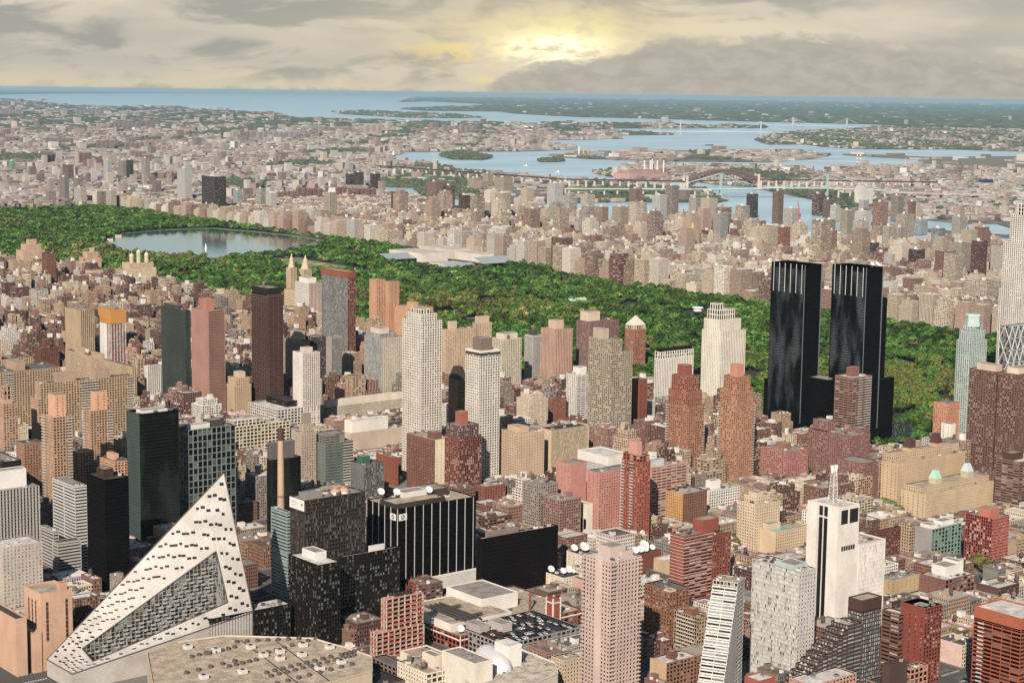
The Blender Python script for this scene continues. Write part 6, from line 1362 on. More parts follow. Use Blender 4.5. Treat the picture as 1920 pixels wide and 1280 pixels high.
# park buildings
r = empty('museum', (*np.mean(MUS, axis=0), 0), 'sprawling low pale museum with dark glass wings at the park edge', 'museum'); m, gz = MB(), MB()
def pbox(mb, px, py, w, d, h, mat, top=None, z=0): x, y = G(px, py); mb.box(x, x+w, y, y+d, z, h, mat, top=top)
for px, py, w, d, h, hx in ((790, 492, 90, 150, 24, 'e2d6c2'), (850, 486, 70, 160, 26, 'd8cab4'), (900, 492, 70, 120, 22, 'e4d8c4'), (830, 508, 80, 60, 18, 'dcd0bc')): pbox(m, px, py, w, d, h, wallm(hx), roofm('d8cebf'))
m.obj('wall', r)
for px, py, w, d, h in ((728, 494, 120, 55, 17), (905, 503, 110, 50, 19), (845, 512, 90, 40, 16)):
    x, y = G(px, py); gz.box(x, x+w, y, y+d, 0, h*.6, glassm('smoke')); gz.face([(x, y, h*.6), (x+w, y, h*.6), (x+w, y+d*.8, h*1.35), (x, y+d*.8, h*1.35)], glassm('pale'))
gz.obj('glass_wing', r)
u, v = G(1066, 577); r = empty('restaurant_pavilion', (u, v, 0), 'long white pavilion with mint green roofs among the park trees', 'pavilion'); m = MB()
for k in range(5): m.box(u+k*10, u+k*10+9, v-6, v+12, 0, 15, wallm('efe6d6')); x = u+k*10; m.face([(x, v-6.5, 15), (x+9, v-6.5, 15), (x+9, v+3, 20), (x, v+3, 20)], plain('mint_roof', 'bfe0ae', .7)); m.face([(x, v+3, 20), (x+9, v+3, 20), (x+9, v+12.5, 15), (x, v+12.5, 15)], plain('mint_roof', 'bfe0ae', .7))
m.obj('hall', r)
u, v = G(1308, 590); m = MB(); m.lathe(u, v, [(.2, 8), (9, 8), (9, 14), (12, 14.2), (11.4, 16.5), (.5, 17.5)], plain('tent_white', 'f2eee8', .6), 20); tag(m.obj('tent_pavilion', None, (u, v, 0)), 'round white roofed bandstand tent among the park trees', 'tent')
u, v = G(204, 452); m = MB(); m.box(u, u+14, v, v+10, 0, 7, wallm('ece2d2'), top=roofm('8e8a80')); tag(m.obj('pump_house', None, (u, v, 0)), 'small white pump house on the left bank of the lake', 'pump house')
u, v = G(219, 446); m = MB(); m.box(u, u+16, v, v+10, 0, 9, wallm('ddd2c2'), top=roofm('7c786e')); tag(m.obj('gate_house', None, (u, v, 0)), 'grey stone gate house at the lake edge right of the white pump house', 'gate house')
u, v = G(386, 467); m = MB(); h = h_at(u, v, 456); m.lathe(u, v, [(3.6, .3), (2.2, h*.4), (1.0, h*.8), (.2, h)], plain('spray', 'f2f4f4', .4), 9); tag(m.obj('fountain_spray', None, (u, v, 0)), 'white fountain jet rising from the lake', 'fountain', None, 'stuff')
# ---------------------------------------------------------------- the rest of the city
rf = random.Random(99)
PAL_NEAR = [('9c5e4e', 'red brick'), ('8a5c4a', 'brown brick'), ('c6a580', 'tan brick'), ('e0c8a6', 'cream brick'), ('b08070', 'pink brick'), ('6e463c', 'dark red brick'), ('ddd0bf', 'pale stone'), ('9a8a7c', 'grey'), ('e9dece', 'white'), ('bd9070', 'orange brick')]
PAL_EAST = [('e2cdb0', 'cream'), ('d6bc9e', 'sandy'), ('c8a88e', 'pinkish tan'), ('b8967c', 'tan brick'), ('9c7464', 'faded red brick'), ('e9dac4', 'pale cream'), ('f0e6d6', 'white'), ('9a6a5c', 'brown brick'), ('c9beb0', 'pale grey'), ('b5998a', 'mauve grey')]
WNEAR, WEAST = [4, 6, 6, 4, 3, 4, 2, 3, 2, 3], [8, 7, 6, 4, 3, 6, 3, 2, 2, 2]
ROOFC = [('d9cec0', 'pale grey roof'), ('ece4d8', 'white roof'), ('b5a795', 'tan roof'), ('8a8078', 'grey roof'), ('5c544e', 'dark roof'), ('94705e', 'brown roof')]
WUP = [3, 5, 7, 4, 2, 4, 2, 2, 2, 2]
WROOF = [6, 4, 4, 5, 4, 2]
LOTS = []
STRICT = {'the pink hospital', 'the red brick studio', 'the white pyramid', 'the striped red brick slab', 'the roof car park', 'the long tan block with red caps', 'the long tan block with copper turrets', 'the windowless white hall', 'the long cream hall', 'the cream college block', 'the vivid red balcony tower', 'the hotel with a roof pool', 'the pink brick block'}
def add(u0, u1, v0, v1, h, pal, wt, zone, st=None, kind=None, nofit=False):
    gx, gy = wp((u0+u1)/2, (v0+v1)/2); s_ = sfac(gx, gy); a_, b_ = (u1-u0)*s_/2, (v1-v0)*s_/2; u0, u1, v0, v1, h = gx-a_, gx+a_, gy-b_, gy+b_, h*(.5+.5*s_) if s_ < 1.08 else h*s_
    for a, b, c, d, _ in FOOT:
        if u0 < b+1.2 and u1 > a-1.2 and v0 < d+1.2 and v1 > c-1.2: return None
    cx, cy = (u0+u1)/2, (v0+v1)/2
    px, py, k = pj(cx, cy, h)
    if k < 300 or not (-330 < px < 2300) or pj(u0, v0, h)[1] > 1420: return None
    if k < 3300 and not nofit:
        xs = [pj(a, b, h)[0] for a in (u0, u1) for b in (v0, v1)]; xa, xb = min(xs), max(xs); kk = pj(u0, v0, 0)[2]
        for q in HERO:
            if q[4] < xb-1 and q[5] > xa+1:
                hk = pj(q[1], q[2], 0)[2]
                lim = q[6]+(.60 if q[3] > 85 else .82 if q[0] not in STRICT else .97)*(q[7]-q[6])
                if hk > k:
                    while h > 13 and pj(cx, cy, h)[1] < lim: h -= 2.5
    c = rf.choices(pal, wt)[0]; r = rf.choices(ROOFC, WROOF)[0]
    kind = kind or ('tenement' if h < 24 else 'apartment_block' if h < 62 else 'apartment_tower')
    st = st or (rf.choice(('walkup', 'walkup', 'punch')) if h < 24 else rf.choice(('punch', 'tight', 'grid', 'punch', 'wide', 'tight')) if h < 62 else rf.choice(('strip', 'grid', 'punch', 'ribbon', 'tight', 'wide')))
    w_ = abs(pj(u1, v0, h)[0]-pj(u0, v1, h)[0]); hp = pj(u0, v0, 0)[1]-pj(u0, v0, h)[1]
    d = dict(b=(u0, u1, v0, v1), h=h, c=c, r=r, st=st, kind=kind, size=w_*(hp+4), k=k, px=px, py=py, zone=zone, bh=rf.random() < .75, tank=rf.random() < .42 and h > 15, setb=(h > 34 and rf.random() < .6), seed=rf.randint(0, 99999))
    LOTS.append(d); return d
def row(u0, u1, v0, v1, hf, wf, pal, wt, zone):
    u = u0
    while u < u1-5:
        w = wf(); 
        if u1-(u+w) < 6: w = u1-u
        add(u, u+w-.15, v0+(rf.uniform(0, 5) if rf.random() < .3 else 0), v1-(rf.uniform(0, 6)), hf(u), pal, wt, zone); u += w
for (u0, u1, v0, v1) in BLOCKS:      # west side, near
    mid = (v0+v1)/2; up = v0 > 1560 or (v0 > 1240 and u0 > 1130)
    for (a, b) in ((v0+2.5, mid-2.5), (mid+3, v1-2.5)):
        ew = rf.uniform(20, 30)
        far_end = u1 > 1650
        h1 = rf.uniform(16, 27) if not up else rf.uniform(34, 62); h2 = rf.uniform(16, 30) if not up else rf.uniform(38, 62)
        if far_end and up: h2 = rf.uniform(46, 60)
        add(u0+2.5, u0+2.5+ew, a, b, h1, PAL_NEAR, WNEAR if not up else WUP, 'west'); add(u1-2.5-ew, u1-2.5, a, b, h2, PAL_NEAR, WNEAR if not up else WUP, 'west')
        row(u0+3+ew, u1-3-ew, a, b, lambda u: rf.choice((13, 14, 15, 16, 17, 18, 18, 22, 30)) + rf.uniform(-1, 2) if not up else rf.choice((17, 18, 19, 22, 30, 36, 40, 46, 50))+rf.uniform(-1, 2), lambda: rf.choice((8, 9, 10, 12, 15, 22, 30)), PAL_NEAR, WNEAR if not up else WUP, 'west')
for s in range(44, 59):              # midtown, just outside the picture
    for i in range(4, 7):
        u0, u1, v0, v1 = AV[i]+15, AV[i+1]-15, ST0(s)+9, ST0(s+1)-9; mid = (v0+v1)/2
        for (a, b) in ((v0, mid-3), (mid+3, v1)):
            for q in range(5):
                x0 = u0+(u1-u0)*q/5
                if pj(*wp(x0, b), 120)[0] > 1975: add(x0, x0+(u1-u0)/5-2, a, b, rf.choice((30, 45, 60, 90, 120)), PAL_NEAR, WUP, 'west')
for s in range(86, 118):             # west side farther up
    for i in range(4):
        u0, u1, v0, v1 = AV[i]+15, AV[i+1]-15, ST0(s)+9, ST0(s+1)-9; mid = (v0+v1)/2
        for (a, b) in ((v0, mid-3), (mid+3, v1)): row(u0, u1, a, b, lambda u: rf.choice((18, 19, 20, 30, 42, 48)), lambda: rf.choice((18, 24, 30)), PAL_NEAR, WUP, 'west')
EAV = [2678, 2800, 2925, 3055, 3185, 3390, 3595, 3800, 4010, 4220]
CITY = POLY['ground']
for s in range(52, 112):             # east side
    for i in range(9):
        u0, u1, v0, v1 = EAV[i]+(6 if i == 0 else 11), EAV[i+1]-11, ST0(s)+8.5, ST0(s+1)-8.5
        if not inside(CITY, *wp(u1+25, (v0+v1)/2)): continue
        px, py, k = pj(*wp((u0+u1)/2, (v0+v1)/2), 0)
        if not (-330 < px < 2300): continue
        if v0 > 3150: u0, u1 = u0+62, u1+62
        mid = (v0+v1)/2; ew = rf.uniform(26, 34)
        up = s > 96
        for (a, b) in ((v0, mid-2), (mid+2, v1)):
            def tall(base): return base if rf.random() > .13 or i < 3 or up else rf.uniform(66, 110)
            hA = (rf.uniform(38, 66) if rf.random() < .85 else rf.uniform(18, 26)) if i == 0 else tall(rf.uniform(34, 56) if i < 4 else rf.uniform(18, 40))
            hB = tall(rf.uniform(30, 52) if i < 4 else rf.uniform(18, 42))
            if up: hA, hB = (rf.uniform(30, 50) if i == 0 else rf.uniform(15, 24)), rf.uniform(15, 24)
            add(u0, u0+ew, a, b, hA, PAL_EAST, WEAST, 'east'); add(u1-ew, u1, a, b, hB, PAL_EAST, WEAST, 'east')
            row(u0+ew+.5, u1-ew-.5, a, b, lambda u: rf.choice((16, 17, 18, 19, 22, 24, 40, 52)) if not up else rf.choice((14, 16, 17)), lambda: rf.choice((9, 12, 16, 22, 28)), PAL_EAST, WEAST, 'east')
# towers one can tell apart across the park: (left, right, top, base, colour, facade, words)
FT = [(378, 424, 331, 400, '4c3a34', 'strip', 'big dark brown slab of vertical bands, widest of the far towers'), (332, 360, 316, 380, 'd8d2c8', 'tight', 'pale chequered tower beside the big dark brown slab'), (111, 129, 332, 382, 'a89c94', 'strip', 'grey tower with darker right face by the park'), (137, 155, 334, 380, 'b0a090', 'strip', 'grey beige tower'), (194, 210, 300, 345, 'e8e2d8', 'strip', 'slim white tower of vertical ribs'), (222, 238, 301, 338, 'b8a698', 'strip', 'taupe tower'), (237, 250, 300, 342, '3c3836', 'strip', 'narrow near black tower'), (265, 281, 297, 345, 'c4bab0', 'strip', 'pale grey tower'), (117, 138, 309, 342, '8c6458', 'punch', 'brown brick tower'), (138, 162, 352, 386, 'e8dcc4', 'strip', 'cream tower with white ribs'), (198, 218, 358, 392, 'e4d6b8', 'strip', 'yellowish cream tower'), (16, 28, 302, 325, '8fbf96', 'grid', 'green scaffolded tower'), (437, 454, 357, 388, 'c0cac8', 'grid', 'bluish glass tower'), (480, 498, 354, 392, 'd8cfc4', 'ribbon', 'white banded slab'), (498, 519, 362, 394, 'e6ddd0', 'punch', 'white grid slab with a dark side'), (648, 664, 326, 354, '5c3c38', 'strip', 'left of three dark maroon towers'), (663, 682, 323, 355, '5c3c38', 'strip', 'middle of three dark maroon towers'), (694, 713, 326, 364, '5a3a36', 'strip', 'right of three dark maroon towers'), (733, 765, 360, 420, '8a5144', 'strip', 'tall reddish brown tower of ribs'), (607, 631, 361, 420, 'dcc9a8', 'strip', 'cream tower with a brown side'), (782, 813, 383, 418, 'cbb8a4', 'grid', 'round cornered beige tower'), (800, 832, 341, 402, 'a07868', 'punch', 'pinkish brown tower with red top'), (831, 853, 348, 402, '7e5a50', 'strip', 'slim brown tower'), (860, 882, 366, 406, '7a3a36', 'strip', 'dark red tower'), (883, 903, 396, 450, 'cfa690', 'grid', 'pinkish tower'), (908, 927, 380, 425, 'e0cfae', 'strip', 'cream tower with stepped top'), (928, 958, 362, 425, 'e0d0b4', 'strip', 'broad cream striped tower'), (877, 902, 334, 356, 'd9c6ac', 'strip', 'sand coloured slab among the river towers'), (905, 925, 325, 352, 'd9c6ac', 'strip', 'taller sand coloured slab among the river towers'), (926, 962, 333, 358, 'd6c2a8', 'strip', 'wide sand coloured slab among the river towers'), (1026, 1056, 344, 408, 'efe9df', 'grid', 'tall white gridded tower'), (1093, 1115, 387, 440, 'cdb59c', 'strip', 'left of the tan twin slabs'), (1116, 1141, 388, 442, 'c4a890', 'strip', 'right of the tan twin slabs'), (1148, 1180, 388, 444, 'd8c09e', 'strip', 'cream tower with dark vertical side'), (1178, 1213, 382, 440, 'd4bc9c', 'punch', 'stepped cream tower'), (1180, 1204, 354, 395, '9c7060', 'punch', 'mauve brick tower'), (1223, 1251, 366, 410, 'e6e2da', 'strip', 'white tower of dark ribs'), (1248, 1273, 348, 410, 'a89684', 'grid', 'tall brownish grey tower'), (1292, 1316, 371, 412, 'd2c4b2', 'strip', 'pale ribbed slab'), (1314, 1346, 372, 414, 'ddc9a8', 'punch', 'wide cream slab'), (1336, 1366, 400, 462, 'cfc8be', 'strip', 'black and white ribbed slab'), (1380, 1406, 386, 438, 'c8bcb0', 'strip', 'ribbed tower with a plum side'), (1400, 1422, 364, 408, '4a3c3c', 'strip', 'near black tower by the river'), (1186, 1215, 428, 472, 'e2cdae', 'grid', 'cream tower with blank top'), (1287, 1310, 432, 490, 'ead2ac', 'punch', 'cream tower with a gilded dome'), (1315, 1338, 432, 470, '8c4a40', 'punch', 'deep red tower'), (1222, 1232, 412, 448, 'c0584c', 'punch', 'slim red slab'), (1449, 1470, 358, 420, '9a7460', 'strip', 'tall brown tower with a peaked cap'), (1457, 1482, 426, 480, 'd0735c', 'strip', 'salmon red tower with green corner caps'), (1523, 1547, 413, 462, 'b8aa98', 'strip', 'left grey tan slab of a pair'), (1545, 1567, 412, 462, 'b4a492', 'strip', 'right grey tan slab of a pair'), (1523, 1546, 363, 404, '7a5c54', 'ribbon', 'brown tower with dark core'), (1543, 1565, 374, 408, '8a6a60', 'strip', 'plum brown tower'), (1557, 1576, 385, 415, 'ece4d8', 'tall' if False else 'grid', 'white framed tower'), (1576, 1603, 394, 442, 'c9b896', 'strip', 'olive cream tower'), (1604, 1634, 396, 450, 'e6e0d6', 'tight', 'white speckled tower'), (1637, 1666, 379, 455, 'c08a76', 'grid', 'tall pink brick tower with pale piers'), (1671, 1695, 367, 415, 'b29c86', 'strip', 'tall taupe tower'), (1703, 1718, 378, 425, 'b0685c', 'punch', 'slim brick red tower'), (1680, 1715, 402, 450, 'd4bfa2', 'grid', 'cream stepped slab'), (1655, 1680, 424, 485, 'ddd0b8', 'strip', 'white and tan ribbed tower'), (1676, 1700, 426, 480, 'cfc0ac', 'strip', 'grey cream ribbed tower'), (1715, 1740, 412, 440, 'b8c0c0', 'grid', 'blue grey slab'), (1785, 1815, 407, 460, 'cfc4b4', 'strip', 'tall pale grey tower with setbacks'), (1747, 1773, 428, 490, 'a8b8b4', 'ribbon', 'teal glass banded tower'), (1785, 1823, 456, 524, 'd2bea2', 'strip', 'broad tan ribbed tower'), (1822, 1852, 452, 536, '70463e', 'punch', 'broad dark brown tower'), (1852, 1882, 470, 500, '80504a', 'punch', 'plum brick slab'), (1628, 1648, 455, 500, '43504c', 'grid', 'dark green stepped tower'), (1432, 1450, 432, 478, 'd2b48e', 'punch', 'tan tower'), (1549, 1570, 432, 488, 'c89078', 'grid', 'rosy tower with stepped crown'), (1470, 1500, 391, 445, 'e6dccf', 'grid', 'white tower under construction with red top floors'), (1704, 1735, 468, 520, '5e4038', 'punch', 'dark brown stepped tower'), (1034, 1074, 446, 508, '8f6658', 'strip', 'brown slab with white edge piers at the park edge'), (833, 866, 442, 470, '463a36', 'ribbon', 'low black glass block at the park edge'), (650, 679, 412, 452, 'f0e8dc', 'strip', 'white many sided house at the park edge'), (1820, 1880, 528, 592, 'dcc8ac', 'wide', 'broad cream stepped block with dark bands')]
for xl, xr, yt, yb, hx, st, words in FT:
    xc = xl+(xr-xl)*.52; h = h_from(xc, yt, yb); u0, v0 = G(xc, yt, h); u1, v1 = u0+ext(u0, v0, h, 0, xr), v0+ext(u0, v0, h, 1, xl)
    if any(u0 < b and u1 > a and v0 < d and v1 > c for a, b, c, d, _ in FOOT): pass
    LOTS[:] = [l for l in LOTS if not (u0 < l['b'][1]+1 and u1 > l['b'][0]-1 and v0 < l['b'][3]+1 and v1 > l['b'][2]-1)]
    FOOT.append((u0, u1, v0, v1, h)); px, py, k = pj((u0+u1)/2, (v0+v1)/2, h)
    LOTS.append(dict(b=(u0, u1, v0, v1), h=h, c=(hx, ''), r=ROOFC[rf.randint(0, 4)], st=st, kind='apartment_tower', size=1e9, k=k, px=px, py=py, zone='east', bh=True, tank=False, setb=False, seed=1, words=words))
    HERO.append(('the '+words, (u0+u1)/2, (v0+v1)/2, h, xl, xr, yt, yb))
# low ones must not hide the named ones across the park
def lotmesh(l, W_, R_, B_=None, T_=None):
    u0, u1, v0, v1 = l['b']; h = l['h']; q = random.Random(l['seed']); c = alb(l['c'][0], q.uniform(.66, 1.08)); rc_ = alb(l['r'][0], q.uniform(.8, 1.1)); f = facm(l['st']); ra = attm('roof_sheet'); B_ = B_ or W_
    tiers = [(u0, u1, v0, v1, 0, h)]
    if l['setb']:
        s = q.uniform(.12, .22); d = q.uniform(6, 14); tiers = [(u0, u1, v0, v1, 0, h-d), (u0+(u1-u0)*s, u1-(u1-u0)*s*.6, v0+(v1-v0)*s, v1-(v1-v0)*s*.5, h-d-.9, h)]
    for a, b, e, d, z0, z1 in tiers:
        if h < 26 and q.random() < .45: W_.box(a, b, e, d, z0, z1, f, top=False, col=c, sides='SNE'); W_.box(a, b, e, d, z0, z1, attm('party_wall'), top=False, col=[x*q.uniform(.8, 1.1) for x in c], sides='W')
        else: W_.box(a, b, e, d, z0, z1, f, top=False, col=c)
        p = .45
        if h < 30 and l['k'] < 2700:
            cc = [x*q.uniform(.6, 1.25) for x in c]; R_.box(a-.02, b+.02, e-.5, e-.02, z1-1.1, z1+.1, ra, col=cc, bottom=True)
            if q.random() < .5: R_.box(a-.5, a-.02, e, d, z1-1.0, z1+.08, ra, col=cc, bottom=True)
        for x0, x1, y0, y1 in ((a, b, e, e+p), (a, b, d-p, d), (a, a+p, e+p, d-p), (b-p, b, e+p, d-p)): R_.face([(x0, y0, z1), (x1, y0, z1), (x1, y1, z1), (x0, y1, z1)], ra, None, [x*1.1 for x in c])
        x0, x1, y0, y1 = a+p, b-p, e+p, d-p
        for s_, t_ in (((x1, y1), (x1, y0)), ((x0, y1), (x1, y1))): R_.face([(*s_, z1-.9), (*t_, z1-.9), (*t_, z1), (*s_, z1)], ra, None, c)
        R_.face([(x0, y0, z1-.9), (x1, y0, z1-.9), (x1, y1, z1-.9), (x0, y1, z1-.9)], ra, None, rc_)
    a, b, e, d, z0, z1 = tiers[-1]; w, dd = b-a, d-e
    if l['k'] < 2900 and w > 6:
        for _ in range(q.randint(1, 3)):
            x, y, s, t = a+1+q.random()*w*.5, e+1+q.random()*dd*.5, q.uniform(.2, .45)*w, q.uniform(.15, .45)*dd; t_ = q.uniform(.45, 1.25); R_.face([(x, y, z1-.87+.004*_), (x+s, y, z1-.87+.004*_), (x+s, y+t, z1-.87+.004*_), (x, y+t, z1-.87+.004*_)], ra, None, [min(.8, v*t_) for v in rc_])
        if dd > 12 and q.random() < .6: R_.box(a+.5, b-.5, e+dd*.5-.12, e+dd*.5+.12, z1-.9, z1-.25, ra, col=c)
    if l['bh']:
        bw, bd, bhh = min(w*.45, q.uniform(3.5, 8)), min(dd*.4, q.uniform(3.5, 7)), q.uniform(2.6, 4) if h < 40 else q.uniform(4, 8)
        x, y = a+.8+q.random()*(w-bw-1.6), e+.8+q.random()*(dd-bd-1.6); B_.box(x, x+bw, y, y+bd, z1-.9, z1+bhh, attm('roof_sheet'), col=[x*.95 for x in c] if q.random() < .7 else alb('e6dccf'), tcol=rc_)
    for _ in range(q.randint(2, 6) if l['k'] < 3000 else q.randint(0, 2)):
        s = q.uniform(1, 2.6); x, y = a+1+q.random()*max(.1, w-s-2), e+1+q.random()*max(.1, dd-s-2); R_.box(x, x+s, y, y+s*q.uniform(.7, 1.4), z1-.9, z1+q.uniform(.3, 1.6), ra, col=alb(q.choice(('e8e0d6', 'b0a8a0', '6e6862', 'd0b89c'))))
    if l['tank'] and T_ is not None and w > 6:
        x, y = a+w*q.uniform(.3, .7), e+dd*q.uniform(.3, .7); z = z1-.9; tm_ = attm('tank_boards'); tc_ = alb(q.choice(('7a5f4a', '8a6a50', '5e4a3c')))
        for i in (-1, 1):
            for j in (-1, 1): T_.box(x+i*1.2-.15, x+i*1.2+.15, y+j*1.2-.15, y+j*1.2+.15, z, z+3, tm_, col=(.05, .05, .05))
        T_.lathe(x, y, [(.1, z+3), (1.9, z+3), (1.8, z+6.2), (2.0, z+6.2), (.1, z+7.8)], tm_, 9, col=tc_)
GEN = {'tenement': ('tenement', 'walk-up', 'low buildings of the west side'), 'apartment_block': ('apartment building', 'mid-rise block', 'mid-rise apartment blocks'), 'apartment_tower': ('apartment tower', 'tower', 'apartment towers of the east side')}
STW = {'punch': 'small square windows', 'tight': 'close set windows', 'grid': 'wide windows', 'ribbon': 'window bands', 'strip': 'vertical strips', 'wide': 'broad windows', 'walkup': 'tall narrow windows', 'office': 'glass walls'}
def shown(l):
    return -5 < l['px'] < 1925 and l['py'] < 1280
chosen, rest = [], []
for kd in GEN:
    ls = sorted([l for l in LOTS if l['kind'] == kd], key=lambda l: -l['size']); n = 0
    for l in ls:
        hid = l['size'] < 1e8 and any(q[4]+2 < l['px'] < q[5]-2 and q[6]+3 < l['py'] < q[7] and pj(q[1], q[2], 0)[2] < l['k']-25 for q in HERO)
        if n < 290 and shown(l) and not hid: chosen.append(l); n += 1
        else: rest.append(l)
labs = {}
for l in chosen:
    if l.get('words'): lab = l['words']+(' across the park' if len(l['words'].split()) < 10 else '')
    else:
        b = min(HERO, key=lambda q: math.hypot((q[4]+q[5])/2-l['px'], ((q[6]+q[7])/2-l['py'])*1.2)+(0 if len(q[0].split()) < 7 else 60)); bx = (b[4]+b[5])/2; bk = pj(b[1], b[2], 0)[2]
        rel = 'behind' if l['k'] > bk+90 and abs(l['px']-bx) < 40 else 'in front of' if l['k'] < bk-90 and abs(l['px']-bx) < 40 else 'left of' if l['px'] < bx else 'right of'
        nm = ' '.join(b[0].split()[:6]); lab = '%s %s with %s %s %s' % (l['c'][1], GEN[l['kind']][1], l['r'][1] if l['k'] < 2600 else STW[l['st']], rel, nm)
    l['lab'] = lab; labs.setdefault(lab, []).append(l)
for lab, ls in labs.items():
    if len(ls) == 1: continue
    ls.sort(key=lambda l: l['px']); n = len(ls)
    for i, l in enumerate(ls):
        if n == 2: e = ('left one', 'right one')[i]
        elif n <= 5: e = ('leftmost', 'second from left', 'third from left', 'fourth from left')[i] if i < n-1 else 'rightmost'
        else: e = None
        if e: l['lab'] = lab+', '+e
for l in chosen:
    u0, u1, v0, v1 = l['b']; cat, _, grp = GEN[l['kind']]; r = empty(l['kind'], ((u0+u1)/2, (v0+v1)/2, 0), l['lab'] if len(l['lab'].split()) <= 16 else ' '.join(l['lab'].split()[:16]), cat, grp if not l.get('words') else None)
    W_, R_, B_, T_ = MB(), MB(), MB(), MB(); lotmesh(l, W_, R_, B_, T_)
    W_.obj('wall', r); R_.obj('roof', r); B_.obj('bulkhead', r); T_.obj('water_tank', r)
for z, nm in (('west', 'city_blocks_west'), ('east', 'city_blocks_east')):
    M_ = MB()
    for l in rest:
        if l['zone'] == z: lotmesh(l, M_, M_, M_, M_)
    o = M_.obj('city_blocks')
    if o: tag(o, 'dense smaller city blocks '+('on the near side of the park' if z == 'west' else 'filling in beyond the park'), 'city blocks', None, 'stuff')
# gilded dome
q = next(h for h in HERO if 'gilded' in h[0]); m = MB(); m.lathe(q[1], q[2], [(7, q[3]-1), (7, q[3]+7), (5.6, q[3]+7), (5, q[3]+12), (3, q[3]+16), (.3, q[3]+22)], plain('gilt', 'd8b25a', .4, .3), 10); m.obj('dome', next(o for o in D.objects if o.get('label', '').startswith('cream tower with a gilded')))
# ---------------------------------------------------------------- far districts
def boxes(name, X, Y, Wd, Dp_, Hh, rz, C, CR, label, cat, z0=0.0):
    n = len(X); ca, sa = np.cos(rz), np.sin(rz); V = np.zeros((n, 20, 3)); lx = np.array((-1, 1, 1, -1))[None]*Wd[:, None]/2; ly = np.array((-1, -1, 1, 1))[None]*Dp_[:, None]/2
    gx = X[:, None]+lx*ca[:, None]-ly*sa[:, None]; gy = Y[:, None]+lx*sa[:, None]+ly*ca[:, None]; zt = z0+Hh; UV = np.zeros((n, 20, 2))
    for s in range(4):
        t = (s+1) % 4
        for j, (c, z) in enumerate(((s, 0), (t, 0), (t, 1), (s, 1))):
            V[:, s*4+j, 0] = gx[:, c]; V[:, s*4+j, 1] = gy[:, c]; V[:, s*4+j, 2] = zt if z else z0; UV[:, s*4+j, 0] = (j in (1, 2))*(Wd if s % 2 == 0 else Dp_)+np.arange(n)*7; UV[:, s*4+j, 1] = z*Hh
    for j in range(4): V[:, 16+j, 0] = gx[:, j]; V[:, 16+j, 1] = gy[:, j]; V[:, 16+j, 2] = zt
    me = D.meshes.new(name); nv = n*20; me.vertices.add(nv); me.vertices.foreach_set('co', V.astype(np.float32).ravel()); me.loops.add(nv); me.loops.foreach_set('vertex_index', np.arange(nv, dtype=np.int32)); me.polygons.add(n*5)
    me.polygons.foreach_set('loop_start', np.arange(0, nv, 4, dtype=np.int32)); me.polygons.foreach_set('loop_total', np.full(n*5, 4, dtype=np.int32)); me.polygons.foreach_set('material_index', np.tile(np.array((0, 0, 0, 0, 1), dtype=np.int32), n))
    u = me.uv_layers.new(name='UVMap'); u.data.foreach_set('uv', UV.astype(np.float32).ravel()); a = me.color_attributes.new('Col', 'FLOAT_COLOR', 'POINT'); cc = np.ones((n, 20, 4), dtype=np.float32); cc[:, :16, :3] = C[:, None]; cc[:, 16:, :3] = CR[:, None]; a.data.foreach_set('color', cc.ravel())
    me.materials.append(facm('punch')); me.materials.append(attm('roof_sheet')); me.update(calc_edges=True); o = D.objects.new(name, me); COL.objects.link(o); return tag(o, label, cat, None, 'stuff')
RS = np.random.RandomState(12)
def scatter(poly, n, rmin=0, rmax=1e9, avoid=()):
    P = np.array(poly); out = []; x0, y0 = P.min(0); x1, y1 = P.max(0)
    X, Y = RS.uniform(x0, x1, n), RS.uniform(y0, y1, n)
    d = np.stack((X, Y), 1); k = X*FW[0]+Y*FW[1]+(0-CZ)*FW[2]; sx = 960+FPX*(X*R2[0]+Y*R2[1]-CZ*R2[2])/np.maximum(k, 1)
    r = np.hypot(X, Y); r = r/(1+r/38560); ok = (k > 500) & (sx > -40) & (sx < 1960) & (r > rmin) & (r < rmax) & (RS.rand(n) < (1-r/38560)**3); X, Y = X[ok], Y[ok]
    c = np.zeros(len(X), bool); m = len(P)
    for i in range(m):
        xi, yi = P[i]; xj, yj = P[i-1]; q = ((yi > Y) != (yj > Y)) & (X < (xj-xi)*(Y-yi)/(yj-yi+1e-12)+xi); c ^= q
    return X[c], Y[c]
HEXF = ['d6c3ae', 'ccb4a2', 'c4a99a', 'b5948a', 'ded4c6', 'e9e2d8', '9a8074', 'bdb4aa', 'd2c3ae', '8f8078']
PALF = np.array([alb(h, .95) for h in HEXF]); RFF = np.array([alb(h) for h in ('dcd4c8', 'c2b8aa', 'efe9df', '9a9288', 'b8a894', 'cfc2b0')])
